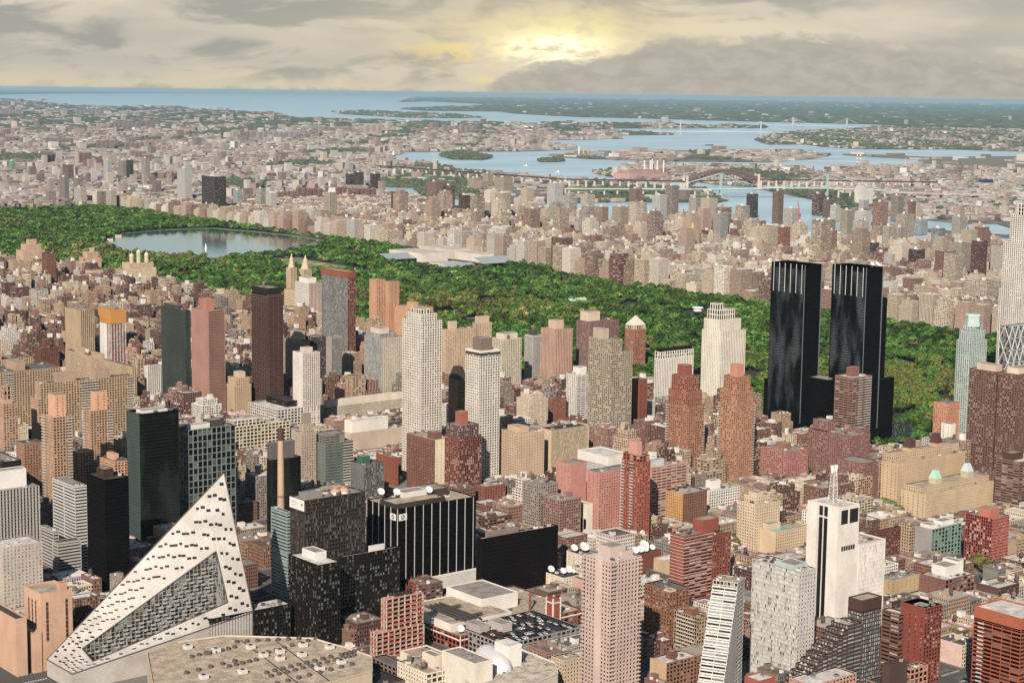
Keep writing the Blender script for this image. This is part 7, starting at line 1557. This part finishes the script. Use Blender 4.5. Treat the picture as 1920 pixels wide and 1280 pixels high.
def district(polyname, dens, rmin, rmax, wr, hr, name, label, seedcol=None, keep=None, green=.25):
    P = POLY[polyname]; a = np.array(P); area = (a[:, 0].max()-a[:, 0].min())*(a[:, 1].max()-a[:, 1].min()); n = int(min(4e6, area/dens)); X, Y = scatter(P, n, rmin, rmax)
    w = np.sin(X*.0021+1)*np.cos(Y*.0017)+.7*np.sin(X*.0052-Y*.0043+2); ok = w > -1.1+green*1.2
    if keep is not None: ok &= keep(X, Y)
    X, Y = X[ok], Y[ok]; n = len(X); h = RS.uniform(*hr, n); tall = RS.rand(n) < .035; h = np.where(tall, h*2.2+8, h); sf_ = 1+np.hypot(X, Y)/38560; Wd, Dp_ = RS.uniform(*wr, n)*sf_, RS.uniform(*wr, n)*sf_; h = h*sf_
    blk = (np.floor(X/140)*7+np.floor(Y/90)*13).astype(int) % len(PALF); ci = np.where(RS.rand(n) < .45, blk, RS.randint(0, len(PALF), n)); C = PALF[ci]*RS.uniform(.8, 1.15, (n, 1)); CR = RFF[RS.randint(0, len(RFF), n)]*RS.uniform(.7, 1.1, (n, 1))
    return boxes(name, X, Y, Wd, Dp_, h, np.where(RS.rand(n) < .8, 0.0, .5)+RS.uniform(-.02, .02, n), C, CR, label, 'city blocks')
_w = wp(2000, 5600)
beyond = lambda X, Y: Y > _w[1]-.0*X
district('ground', 1150, 4600, 8500, (12, 30), (10, 21), 'distant_blocks', 'pale close packed city blocks beyond the park, up to the river', keep=beyond, green=.05)
district('ground', 2600, 8500, 13000, (14, 44), (8, 20), 'distant_blocks', 'pale distant city blocks towards the far bay', green=.3)
district('ground', 9000, 13000, 26000, (14, 60), (7, 20), 'distant_blocks', 'faint pale blocks along the far left shore', green=.45)
district('queens', 1500, 6000, 12500, (10, 34), (7, 15), 'distant_blocks', 'pale low blocks beyond the bridges on the right shore', green=.2)
district('middle_isle', 9000, 5000, 11000, (16, 50), (6, 14), 'distant_blocks', 'scattered low sheds on the island under the bridges', green=.45)
district('jail_island', 5200, 7000, 13000, (16, 80), (6, 13), 'distant_blocks', 'white low sheds on the flat island in the bay', green=.25)
district('point_shore', 5200, 9000, 17000, (12, 34), (6, 13), 'distant_blocks', 'white houses along the far right headland', green=.2)
district('city_island', 9000, 9000, 26000, (10, 24), (6, 10), 'distant_blocks', 'white houses on the wooded far island', green=.2)
district('east_shore', 170000, 13000, 34000, (16, 70), (7, 20), 'distant_blocks', 'white specks of houses on the hazy far right shore', green=.35)
district('airfield', 26000, 7000, 13000, (20, 90), (6, 14), 'distant_blocks', 'low white hangars on the flat airfield', green=.4)
# far woods: rounded low crowns
def woods(polyname, dens, rmin, rmax, rr, hh, name, label, need=None, cols=((.024, .040, .018), (.034, .050, .022), (.044, .055, .028))):
    P = POLY[polyname]; a = np.array(P); area = (a[:, 0].max()-a[:, 0].min())*(a[:, 1].max()-a[:, 1].min()); X, Y = scatter(P, int(min(4e6, area/dens)), rmin, rmax)
    w = np.sin(X*.0021+1)*np.cos(Y*.0017)+.7*np.sin(X*.0052-Y*.0043+2)+.5*np.sin(X*.013+Y*.016); ok = np.ones(len(X), bool) if need is None else need(X, Y, w); X, Y = X[ok], Y[ok]; n = len(X)
    if not n: return
    sf_ = 1+np.hypot(X, Y)/38560; r = RS.uniform(*rr, n)*sf_; h = RS.uniform(*hh, n)*sf_; K = 6; t = 2*np.pi*np.arange(K)/K; V = np.zeros((n, K*2+1, 3))
    for j, (f, z) in enumerate(((1.0, .15), (.72, .78))):
        jit = RS.uniform(.75, 1.2, (n, K)); V[:, j*K:(j+1)*K, 0] = X[:, None]+r[:, None]*f*jit*np.cos(t); V[:, j*K:(j+1)*K, 1] = Y[:, None]+r[:, None]*f*jit*np.sin(t); V[:, j*K:(j+1)*K, 2] = (h*z)[:, None]*RS.uniform(.85, 1.15, (n, K))
    V[:, 2*K, 0], V[:, 2*K, 1], V[:, 2*K, 2] = X, Y, h
    T = [];
    for k in range(K): j = (k+1) % K; T += [(k, j, K+j), (k, K+j, K+k), (K+k, K+j, 2*K)]
    T = np.array(T, dtype=np.int32); F = (T[None]+(np.arange(n)*(2*K+1))[:, None, None]).reshape(-1, 3); me = D.meshes.new(name); me.vertices.add(n*(2*K+1)); me.vertices.foreach_set('co', V.astype(np.float32).ravel()); me.loops.add(F.size); me.loops.foreach_set('vertex_index', F.astype(np.int32).ravel()); me.polygons.add(len(F)); me.polygons.foreach_set('loop_start', np.arange(0, F.size, 3, dtype=np.int32)); me.polygons.foreach_set('loop_total', np.full(len(F), 3, dtype=np.int32))
    a = me.color_attributes.new('Col', 'FLOAT_COLOR', 'POINT'); cc = np.ones((n, 2*K+1, 4), dtype=np.float32); cc[:, :, :3] = (np.array(cols)[RS.randint(0, len(cols), n)]*RS.uniform(.7, 1.25, (n, 1)))[:, None]; a.data.foreach_set('color', cc.ravel()); me.materials.append(attm('far_leaves', .9)); me.update(calc_edges=True)
    o = D.objects.new(name, me); COL.objects.link(o); tag(o, label, 'woods', None, 'stuff')
low = lambda c: (lambda X, Y, w: w < c)
woods('ground', 1500, 5200, 9500, (8, 16), (8, 15), 'distant_trees', 'dark tree clumps among the blocks beyond the park', need=lambda X, Y, w: (w < -.55) & beyond(X, Y))
woods('ground', 3600, 9500, 16000, (12, 30), (9, 16), 'distant_trees', 'bluish wooded rises along the far left bay', need=low(-.6))
woods('ground', 7000, 14500, 32000, (30, 70), (12, 22), 'distant_trees', 'hazy woods on the far left shore', need=low(.25), cols=((.022, .034, .022), (.030, .042, .026), (.036, .046, .030)))
woods('queens', 1700, 6000, 12500, (7, 15), (8, 14), 'distant_trees', 'dark trees among the low blocks on the right shore', need=low(-.1))
woods('middle_isle', 600, 5000, 11000, (7, 14), (8, 15), 'distant_trees', 'trees on the island under the bridges', need=low(-.05))
woods('north_isle', 260, 7000, 13000, (9, 16), (10, 19), 'distant_trees', 'dark trees covering the small island in the bay')
woods('south_isle', 260, 7000, 13000, (6, 12), (6, 12), 'distant_trees', 'dark trees on the smallest island in the bay')
woods('point_shore', 2400, 9000, 17000, (9, 20), (8, 15), 'distant_trees', 'dark trees between the houses of the right headland', need=low(.55))
woods('city_island', 4000, 9000, 26000, (14, 34), (9, 16), 'distant_trees', 'dark trees on the far island', need=low(.5))
woods('jail_island', 5000, 7000, 13000, (8, 18), (7, 11), 'distant_trees', 'low trees on the flat island', need=low(-.6))
woods('east_shore', 14000, 13000, 30000, (40, 90), (10, 20), 'distant_trees', 'hazy woods on the far right shore', need=low(1.2))
# far housing estates: each slab a thing
EST = [(0, 40, 205, 216, 7, 'b0a09a', 'left'), (142, 208, 205, 215, 9, 'a89c98', ''), (182, 216, 213, 221, 4, '9aa4aa', ''), (205, 262, 230, 242, 7, 'a08a84', ''), (210, 300, 227, 240, 10, '9c8480', ''), (181, 202, 232, 241, 3, 'd6bc98', ''), (371, 386, 237, 248, 2, 'e0d4c0', ''), (450, 480, 247, 259, 5, '9c8680', ''), (10, 50, 256, 268, 6, 'a48c84', ''), (85, 138, 258, 272, 7, 'a4887e', ''), (181, 222, 262, 282, 5, 'a88a7e', ''), (234, 270, 267, 283, 4, 'a4887e', ''), (270, 312, 262, 276, 4, 'c8a892', ''), (289, 334, 273, 285, 4, 'd4a898', ''), (244, 275, 283, 300, 4, 'a88c82', ''), (82, 105, 285, 310, 3, '9c766c', ''), (148, 172, 285, 312, 3, '94685e', ''), (178, 192, 293, 312, 2, '9a7066', ''), (370, 425, 298, 306, 5, 'cbb09e', ''), (437, 480, 296, 306, 4, 'c8ae9c', ''), (284, 335, 323, 342, 6, '8c6258', ''), (450, 475, 322, 334, 3, '8e645a', ''), (520, 555, 358, 378, 4, '9c6e62', ''), (555, 605, 352, 378, 5, '96685c', ''), (610, 650, 350, 372, 4, '94665a', ''), (652, 705, 352, 376, 5, '9a6c60', ''), (482, 560, 246, 262, 8, 'b4aaa8', ''), (560, 605, 244, 256, 5, 'c09a90', ''), (582, 604, 235, 247, 3, 'b0b4b2', ''), (605, 660, 238, 249, 6, 'b88c84', ''), (682, 716, 234, 250, 3, 'd8bca6', ''), (770, 822, 240, 248, 5, 'b09a96', ''), (805, 822, 231, 246, 1, 'b4908a', ''), (828, 893, 235, 248, 6, 'b09c98', ''), (480, 492, 289, 303, 2, 'c4a496', ''), (515, 530, 290, 306, 2, 'b89888', ''), (500, 518, 324, 338, 2, '8c6056', '')]
for e, (xa, xb, ya, yb, n, hx, _) in enumerate(EST):
    for k in range(n):
        px = xa+(xb-xa)*(k+.5)/n; b = yb+rf.uniform(-1.5, 1.5); u, v = G(px, b); t = ya+rf.uniform(-.5, 2.0); h = min(110, h_at(u, v, t)); w = max(9, (xb-xa)/n*.8*math.hypot(u, v)/FPX); r = empty('housing_slab', (u, v, 0), 'far %s housing slab in %s' % (('brick', 'grey', 'mauve', 'tan', 'rosy')[e % 5], ('the %s estate' % ('row of %d' % n)) if n > 1 else 'open ground'), 'housing slab', 'housing estate slabs far beyond the park')
        px_ = int(round(px)); near_ = min([q for q in HERO if q[7] < 460], key=lambda q: abs((q[4]+q[5])/2-px)+abs((q[6]+q[7])/2-b)); r['label'] = ' '.join(('far %s slab in a row of %d, above %s' % ({'9': 'brown', 'a': 'mauve brown', 'b': 'greyish pink', 'c': 'pale tan', 'd': 'sandy', 'e': 'cream', '8': 'brick red'}.get(hx[0], 'grey'), n, near_[0])).split()[:16])
        W_, R_ = MB(), MB(); W_.box(u-w/2, u+w/2, v-w*.4, v+w*.4, 0, h, facm('strip'), top=False, col=alb(hx, .95)); R_.box(u-w/2, u+w/2, v-w*.4, v+w*.4, h, h+.3, attm('roof_sheet'), col=alb('c8beb2')); R_.box(u-w*.15, u+w*.15, v-w*.15, v+w*.15, h+.3, h+4, attm('roof_sheet'), col=alb(hx)); W_.obj('wall', r); R_.obj('roof', r)
# ---------------------------------------------------------------- bridges
def setb(mb, p, q, w, h, mat): mb.bar(p, q, w, h, mat)
stone, steelr, green = wallm('c9b8a6'), plain('arch_steel', '8c6c66', .6), plain('bridge_green', 'a9c4b8', .6)
maroon = plain('viaduct_maroon', '5a3a3c', .7)
A = np.array((*G(1285, 360), 0)); B2 = np.array((*G(1419, 355), 0)); zd, ztop = h_at(*A[:2], 340.5), h_at(*((A+B2)/2)[:2], 318); zt = h_at(*A[:2], 331)
r = empty('arch_bridge', (*(A+B2)[:2]/2, 0), 'big steel arch rail bridge between stone towers, with a long maroon viaduct', 'bridge')
d = (B2-A)/np.linalg.norm(B2-A); nrm = np.array((-d[1], d[0], 0)); Ls = np.linalg.norm(B2-A)
for P in (A, B2):
    m = MB()
    for s in (-1, 1): c = P+nrm*11*s; m.lathe(c[0], c[1], [(10, 0), (8.5, zd), (7.5, zt)], stone, 4); m.lathe(c[0], c[1], [(9, zt), (9, zt+3)], stone, 4)
    m.bar(P+nrm*11+(0, 0, zt-4), P-nrm*11+(0, 0, zt-4), 9, 7, stone); m.bar(P+nrm*11+(0, 0, zd-6), P-nrm*11+(0, 0, zd-6), 10, 8, stone); m.obj('stone_tower', r)
m = MB(); n = 22
def arch(t, up): return A+d*Ls*t+(0, 0, 0), (zd+6+(ztop-zd-6)*(1-(2*t-1)**2) if up else 12+(ztop-26)*(1-(2*t-1)**2))
for s in (-1, 1):
    for k in range(n):
        a, za = arch(k/n, 1); b, zb = arch((k+1)/n, 1); a2, zl = arch(k/n, 0); b2, zl2 = arch((k+1)/n, 0); o = nrm*9*s
        m.bar(a+o+(0, 0, za), b+o+(0, 0, zb), 6, 6, steelr); m.bar(a2+o+(0, 0, zl), b2+o+(0, 0, zl2), 6, 6, steelr); m.bar(a+o+(0, 0, za), b2+o+(0, 0, zl2), 2.6, 2.6, steelr); m.bar(a+o+(0, 0, za), a2+o+(0, 0, zl), 2.6, 2.6, steelr)
        if zl > zd: m.bar(a2+o+(0, 0, zl), a2+o+(0, 0, zd), 1, 1, steelr)
    m.bar(A+nrm*9*s+(0, 0, zd), B2+nrm*9*s+(0, 0, zd), 3, 5, maroon)
m.obj('arch', r)
def viaduct(P, Q, za, zb, npier, parent, pm):
    m = MB(); m.bar((*P[:2], za), (*Q[:2], zb), 14, 6, maroon); m.obj('viaduct_deck', parent)
    for k in range(npier):
        t = (k+.5)/npier; c = np.array(P[:2])*(1-t)+np.array(Q[:2])*t; z = za*(1-t)+zb*t-3; m = MB(); m.lathe(c[0], c[1], [(9, 0), (6, z)], pm, 4); m.obj('pier', parent)
L1 = np.array((*G(1060, 350), 0)); L2 = np.array((*G(705, 322), 0)); viaduct(A, L1, zd, h_at(*L1[:2], 336), 14, r, stone); viaduct(L1, L2, h_at(*L1[:2], 336), h_at(*L2[:2], 310.5), 22, r, stone)
R1 = np.array((*G(1752, 352), 0)); viaduct(B2, R1, zd, h_at(*R1[:2], 341.5), 24, r, stone)
def suspension(name, label, p1, p2, ya, yb, tya, tyb, dy1, dy2, e1, e2, mat, tw, parent=None, side=14):
    A = np.array((*G(p1, ya), 0)); Bq = np.array((*G(p2, yb), 0)); d = (Bq-A); Ls = np.linalg.norm(d); d /= Ls; nr = np.array((-d[1], d[0], 0)); h1, h2 = h_at(*A[:2], tya), h_at(*Bq[:2], tyb); z1, z2 = h_at(*A[:2], dy1), h_at(*Bq[:2], dy2)
    r = empty(name, (*(A+Bq)[:2]/2, 0), label, 'bridge')
    for P, h, z in ((A, h1, z1), (Bq, h2, z2)):
        m = MB()
        for s in (-1, 1): m.bar(P+nr*side*s, P+nr*side*s+(0, 0, h), tw, tw, mat)
        for f in (.98, .75, z/h*.93): m.bar(P+nr*side+(0, 0, h*f), P-nr*side+(0, 0, h*f), tw*.8, tw*.9, mat)
        m.bar(P-nr*side*1.3+(0, 0, 2), P+nr*side*1.3+(0, 0, 2), tw*3, 6, stone); m.obj('tower', r)
    E1, E2 = A-d*Ls*e1, Bq+d*Ls*e2; m = MB()
    for a, b in (((E1, z1*.85), (A, z1)), ((A, z1), ((A+Bq)/2, (z1+z2)/2+4)), (((A+Bq)/2, (z1+z2)/2+4), (Bq, z2)), ((Bq, z2), (E2, z2*.85))): m.bar(a[0]+(0, 0, a[1]), b[0]+(0, 0, b[1]), side*2, 5, mat)
    m.obj('deck', r); m = MB(); hg = MB(); zm = (z1+z2)/2+8
    for s in (-1, 1):
        pts = []
        for k in range(25): t = k/24; pts.append(A+d*Ls*t+nr*side*s+(0, 0, zm+((h1*(1-t)+h2*t)-zm)*(2*t-1)**2))
        for k, (a, b) in enumerate(zip(pts, pts[1:])): m.bar(a, b, 1.6, 1.6, mat); hg.bar(b, (b[0], b[1], z1+(z2-z1)*k/24), .6, .6, mat)
        for P, E, h, z in ((A, A-d*Ls*min(.5, e1), h1, z1), (Bq, Bq+d*Ls*min(.5, e2), h2, z2)): m.bar(P+nr*side*s+(0, 0, h), E+nr*side*s+(0, 0, z), 1.6, 1.6, mat)
    m.obj('cable', r); hg.obj('hangers', r); return r, E1, E2, z1
r, E1, E2, z1 = suspension('suspension_bridge', 'pale green suspension bridge in front of the steel arch', 1351, 1550, 369, 371, 325, 326, 354.5, 352.5, 1.45, .55, green, 6)
for E, P, n in ((E1, G(1351, 369), 12), (E2, G(1550, 371), 5)):
    for k in range(n): t = k/n; c = np.array(E[:2])*(1-t)+np.array(P)*t; m = MB(); m.lathe(c[0], c[1], [(6, 0), (5, z1*.85)], stone, 4); m.obj('pier', r)
E3 = E2+(E2-E1)/np.linalg.norm(E2-E1)*900; m = MB(); m.bar((*E2[:2], z1*.84), (*E3[:2], 14), 26, 4, stone); m.obj('approach', r)
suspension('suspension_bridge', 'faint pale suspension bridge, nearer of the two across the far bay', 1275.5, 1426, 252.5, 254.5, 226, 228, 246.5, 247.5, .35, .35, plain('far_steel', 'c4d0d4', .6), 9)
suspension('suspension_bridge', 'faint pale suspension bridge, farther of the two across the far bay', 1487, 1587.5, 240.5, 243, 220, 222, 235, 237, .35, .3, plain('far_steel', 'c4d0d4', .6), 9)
m = MB(); P, Q = np.array(G(1460, 302)), np.array(G(1700, 309)); dk = plain('pier_concrete', 'c8beb2', .8); m.bar((*P, 9), (*Q, 9), 10, 1.6, dk)
for k in range(40): c = P+(Q-P)*k/39; m.bar((*c, -3), (*c, 8.4), 3, 3, dk)
tag(m.obj('causeway', None, (*P, 0)), 'long low causeway on piles from the flat island to the right shore', 'bridge')
# ---------------------------------------------------------------- power plant, tanks, stacks
def blockpx(mb, px, py, pxr, h, dep, mat, top): u, v = G(px, py); w = ext(u, v, 0, 0, pxr); mb.box(u, u+w, v, v+dep, 0, h, mat, top=top); return u, v, w
r = empty('power_plant', (*G(1215, 335), 0), 'bulky pink brick power station with five tall stacks on the water', 'power station'); m = MB()
u, v, w = blockpx(m, 1180, 336, 1252, 34, 150, facm('ribbon'), roofm('b5998a')); m.usecol = False
m = MB(); m.box(u, u+w, v, v+130, 0, 30, wallm('c69a8e'), top=roofm('b08a7e')); m.box(u+w*.1, u+w*.9, v+30, v+130, 30, 44, wallm('bd9085'), top=roofm('a88478')); m.obj('wall', r)
for px in (1208, 1219, 1222.5, 1232, 1244):
    x, y = G(px, 329); h = h_at(x, y, 294 if px in (1222.5,) else 297); m = MB(); m.lathe(x, y, [(5.5, 0), (4.2, h*.9)], plain('stack_pale', 'e6d8cc', .8), 12, cap=False); m.lathe(x, y, [(4.4, h*.9), (4.4, h)], plain('stack_dark', '4a3c3a', .8), 12); m.obj('stack', r)
def tank(px, py, r_, h, hx, label): u, v = G(px, py); m = MB(); m.lathe(u, v, [(r_, 0), (r_, h), (r_*.6, h*1.12), (.1, h*1.16)], plain('tank_'+hx, hx, .6), 24); tag(m.obj('storage_tank', None, (u, v, 0)), label, 'storage tank')
tank(1170, 321, 13, 22, 'f2ece4', 'white round tank beside the pink brick power station'); tank(1473, 320, 34, 20, 'efe6d8', 'wide white domed storage tank on the right shore'); tank(1060, 341, 9, 18, 'eee6dc', 'small white water tank beside the long viaduct')
def stack(px, py, yt, r_, hx, label, bands=None):
    u, v = G(px, py); h = h_at(u, v, yt); m = MB(); n = 6
    for k in range(n): m.lathe(u, v, [(r_*(1-.04*k), h*k/n), (r_*(1-.04*(k+1)), h*(k+1)/n)], plain('stk_'+(bands[k % 2] if bands else hx), bands[k % 2] if bands else hx, .7), 12, cap=(k == n-1))
    tag(m.obj('smoke_stack', None, (u, v, 0)), label, 'chimney')
stack(1607, 308, 290, 6, '', 'left one of the paired red and white banded stacks', ('d04a40', 'f0e8e0')); stack(1613, 308, 290, 6, '', 'right one of the paired red and white banded stacks', ('d04a40', 'f0e8e0'))
for k, px in enumerate((1085.5, 1094, 1102.5)): stack(px, 291, 274, 7, ('dfe2e2', 'c8a878', 'b89a90')[k], ('white', 'ochre', 'mauve')[k]+' one of three stacks on the flat island shore')
stack(723, 278, 268, 7, '', 'lone red and white stack at the industrial shore', ('e6dcd2', 'd2604a')); stack(814, 306, 298, 5, 'e6cf9c', 'left of two pale yellow stacks on the point'); stack(819, 306, 298, 5, 'e6cf9c', 'right of two pale yellow stacks on the point'); stack(700, 315, 304, 5, 'd8b060', 'left of two yellow stacks by the red works'); stack(706, 315, 305, 5, 'd8b060', 'right of two yellow stacks by the red works')
def shed(name, px, py, pxr, h, dep, hx, rx, label, cat): m = MB(); u, v = G(px, py); w = ext(u, v, 0, 0, pxr); m.box(u, u+w, v, v+dep, 0, h, wallm(hx), top=roofm(rx)); m.box(u+w*.2, u+w*.5, v+dep*.3, v+dep*.6, h, h+4, wallm(hx)); tag(m.obj(name, None, (u, v, 0)), label, cat)
shed('power_works', 1565, 318, 1626, 14, 90, '7c4a62', '8a6a78', 'plum coloured works under the banded stacks', 'power station'); shed('power_works', 1557, 317, 1590, 24, 40, 'c9bcc0', '9a8e96', 'pale framed hall at the left end of the plum works', 'power station')
shed('factory', 702, 309, 735, 16, 120, 'c84a52', 'b0868a', 'long red works by the river mouth', 'factory'); shed('warehouse', 520, 322, 570, 13, 200, 'f0ece4', 'f0ece4', 'long white shed on the near riverbank, left of the pair', 'warehouse'); shed('warehouse', 575, 322, 650, 13, 160, 'efe8e0', 'e4ddd4', 'long white shed on the near riverbank, right of the pair', 'warehouse'); shed('warehouse', 600, 340, 648, 13, 120, 'e8e0d2', 'efe8de', 'white roofed shed behind the maroon towers', 'warehouse'); shed('tower_block', 1140, 296, 1148, 40, 40, '6c7f8c', 'b0aca8', 'blue grey block on the flat island', 'office building'); shed('tower_block', 1148, 297, 1160, 36, 40, 'e6e0d8', 'd0cac2', 'white block on the flat island', 'office building'); shed('warehouse', 1160, 295, 1182, 34, 60, 'c49a90', 'b09088', 'rosy long block on the flat island', 'office building'); shed('warehouse', 1395, 285, 1432, 22, 80, 'cfa8a0', 'b8a09a', 'pink hall at the right of the flat island', 'hall'); shed('hall', 1250, 326, 1300, 10, 90, 'f0eae2', 'f4efe8', 'long white roof beside the power station', 'warehouse'); shed('hall', 1845, 349, 1862, 34, 30, '34466a', '8a8a90', 'dark blue block among low houses on the right shore', 'office building'); shed('tower_block', 1615, 383, 1636, 70, 40, 'd6d0c4', 'b0a8a0', 'pale slab at the landing of the green bridge', 'apartment tower')
# ---------------------------------------------------------------- boats
def boat(px, py, ln, w, h, hexh, hexc, rz, label, cat, wake=False, cabin=True):
    u, v = G(px, py, -3); r = empty(cat.replace(' ', '_'), (u, v, -3), label, cat); r.rotation_euler = (0, 0, rz); m = MB(); hm, cm = plain('hull_'+hexh, hexh, .4), plain('cabin_'+hexc, hexc, .5)
    a = [(-ln/2, -w/2), (ln*.3, -w/2), (ln/2, 0), (ln*.3, w/2), (-ln/2, w/2)]; b = [(x*.94, y*.82) for x, y in a]
    for k in range(5): j = (k+1) % 5; m.face([(*b[k], -.5), (*b[j], -.5), (*a[j], h), (*a[k], h)], hm)
    m.face([(*p, h) for p in a], cm); o = m.obj('hull', None); o.parent = r
    if cabin: m = MB(); m.box(-ln*.35, -ln*.1, -w*.35, w*.35, h, h*2.6, cm); m.box(-ln*.3, -ln*.2, -w*.2, w*.2, h*2.6, h*3.6, cm); o = m.obj('cabin', None); o.parent = r
    if wake:
        m = MB(); fm = plain('foam', 'eef4f6', .6)
        m.face([(-ln*.4, -w*.5, .06), (-ln*5, -w*2.6, .06), (-ln*5, -w*1.6, .06), (-ln*.45, -w*.1, .06)][::-1], fm); m.face([(-ln*.4, w*.5, .06), (-ln*5, w*2.6, .06), (-ln*5, w*1.6, .06), (-ln*.45, w*.1, .06)], fm); o = m.obj('wake', None); o.parent = r; tag(o, kind='stuff')
boat(985, 311, 28, 8, 3, 'f2f2f0', 'ffffff', 2.6, 'white motor launch with a wake near the small wooded island', 'boat', True); boat(1045, 323, 26, 8, 3, 'f2f2f0', 'ffffff', 2.3, 'white ferry with a wake off the power station', 'boat', True)
boat(1330, 273, 80, 26, 9, '4a4a50', '6a6a6e', -.6, 'dark flat barge alone on the far bay', 'barge', False, False); boat(738, 293, 110, 22, 10, '7a3038', 'e8ded2', .9, 'red hulled cargo ship in the industrial inlet', 'ship'); boat(1500, 239, 150, 26, 8, 'a8606a', 'c8a0a0', -.7, 'long reddish ship under the farther suspension bridge', 'ship'); boat(1668, 290, 40, 12, 4, 'e8e8e6', 'f4f4f2', -.7, 'small white ship off the airfield', 'boat')
boat(272, 178, 60, 16, 30, 'f0f0ee', 'f4f4f2', 0, 'tiny white ship on the far left bay', 'boat')
# ---------------------------------------------------------------- seaplane
dd = ray(992, 239); c = dd*1240/np.linalg.norm(dd)+np.array((0, 0, CZ)); r = empty('seaplane', tuple(c), 'small white high wing propeller plane with orange belly flying over the bay', 'airplane'); wm_, om, gm2 = plain('plane_white', 'f4f0ea', .35), plain('plane_orange', 'c8562e', .4), plain('plane_glass', '20262a', .1)
m = MB(); L_ = 9.0
prof = [(-4.4, .12, .3), (-2.5, .42, .1), (-.6, .72, 0), (1.2, .78, 0), (2.4, .62, -.05), (3.5, .45, -.1), (3.9, .15, -.1)]; rg_ = [[(x, y0*rr*.95, zc+z0*rr) for y0, z0 in [(math.cos(2*math.pi*k/12), math.sin(2*math.pi*k/12)) for k in range(12)]] for x, rr, zc in prof]
for i, (a, b) in enumerate(zip(rg_, rg_[1:])):
    for k in range(12): j = (k+1) % 12; m.face([a[k], b[k], b[j], a[j]][::-1], om if 6 <= k <= 11 and i < 5 else wm_)
m.face(rg_[0], wm_); m.face(rg_[-1][::-1], wm_); fus = m.obj('fuselage', None); fus.parent = r
def part(nm, f):
    m = MB(); f(m); o = m.obj(nm, None); o.parent = r
part('wing', lambda m: (m.box(-.1, 1.6, -6.2, 6.2, .82, 1.02, wm_, bottom=True), [m.bar((.7, s*3, .8), (.6, s*.6, -.3), .1, .1, wm_) for s in (-1, 1)]))
part('tail', lambda m: (m.box(-4.4, -3.5, -1.9, 1.9, .3, .4, wm_, bottom=True), m.bar((-4.3, 0, .3), (-3.9, 0, 1.7), .12, 1.0, om)))
part('windscreen', lambda m: m.box(1.1, 1.9, -.6, .6, .35, .84, gm2))
for s in (-1, 1): part('float', lambda m: (m.bar((-2.4, s*1.4, -1.6), (2.6, s*1.4, -1.6), .55, .5, wm_), m.bar((-.6, s*1.4, -1.5), (-.4, s*.5, -.3), .1, .1, wm_), m.bar((1.2, s*1.4, -1.5), (1.0, s*.5, -.4), .1, .1, wm_)))
part('propeller', lambda m: (m.bar((3.95, -.9, -.1), (3.95, .9, -.1), .08, .16, om), m.lathe(3.9, 0, [(.01, -.2), (.15, -.1), (.01, 0)], om, 6)))
r.rotation_euler = (0, math.radians(-4), math.radians(175))
# ---------------------------------------------------------------- air
hz = D.materials.new('air'); hz.use_nodes = True; ns = hz.node_tree.nodes; ns.remove(ns['Principled BSDF']); pvn = ns.new('ShaderNodeVolumePrincipled'); pvn.inputs['Color'].default_value = (.29, .47, .60, 1); pvn.inputs['Density'].default_value = HAZE; hz.node_tree.links.new(pvn.outputs[0], [n for n in ns if n.type == 'OUTPUT_MATERIAL'][0].inputs['Volume'])
m = MB(); m.box(-245000, 245000, -245000, 245000, -9, 468, hz, bottom=True); o = m.obj('haze'); tag(o, 'thin blue air haze over the whole city', 'haze', None, 'stuff')
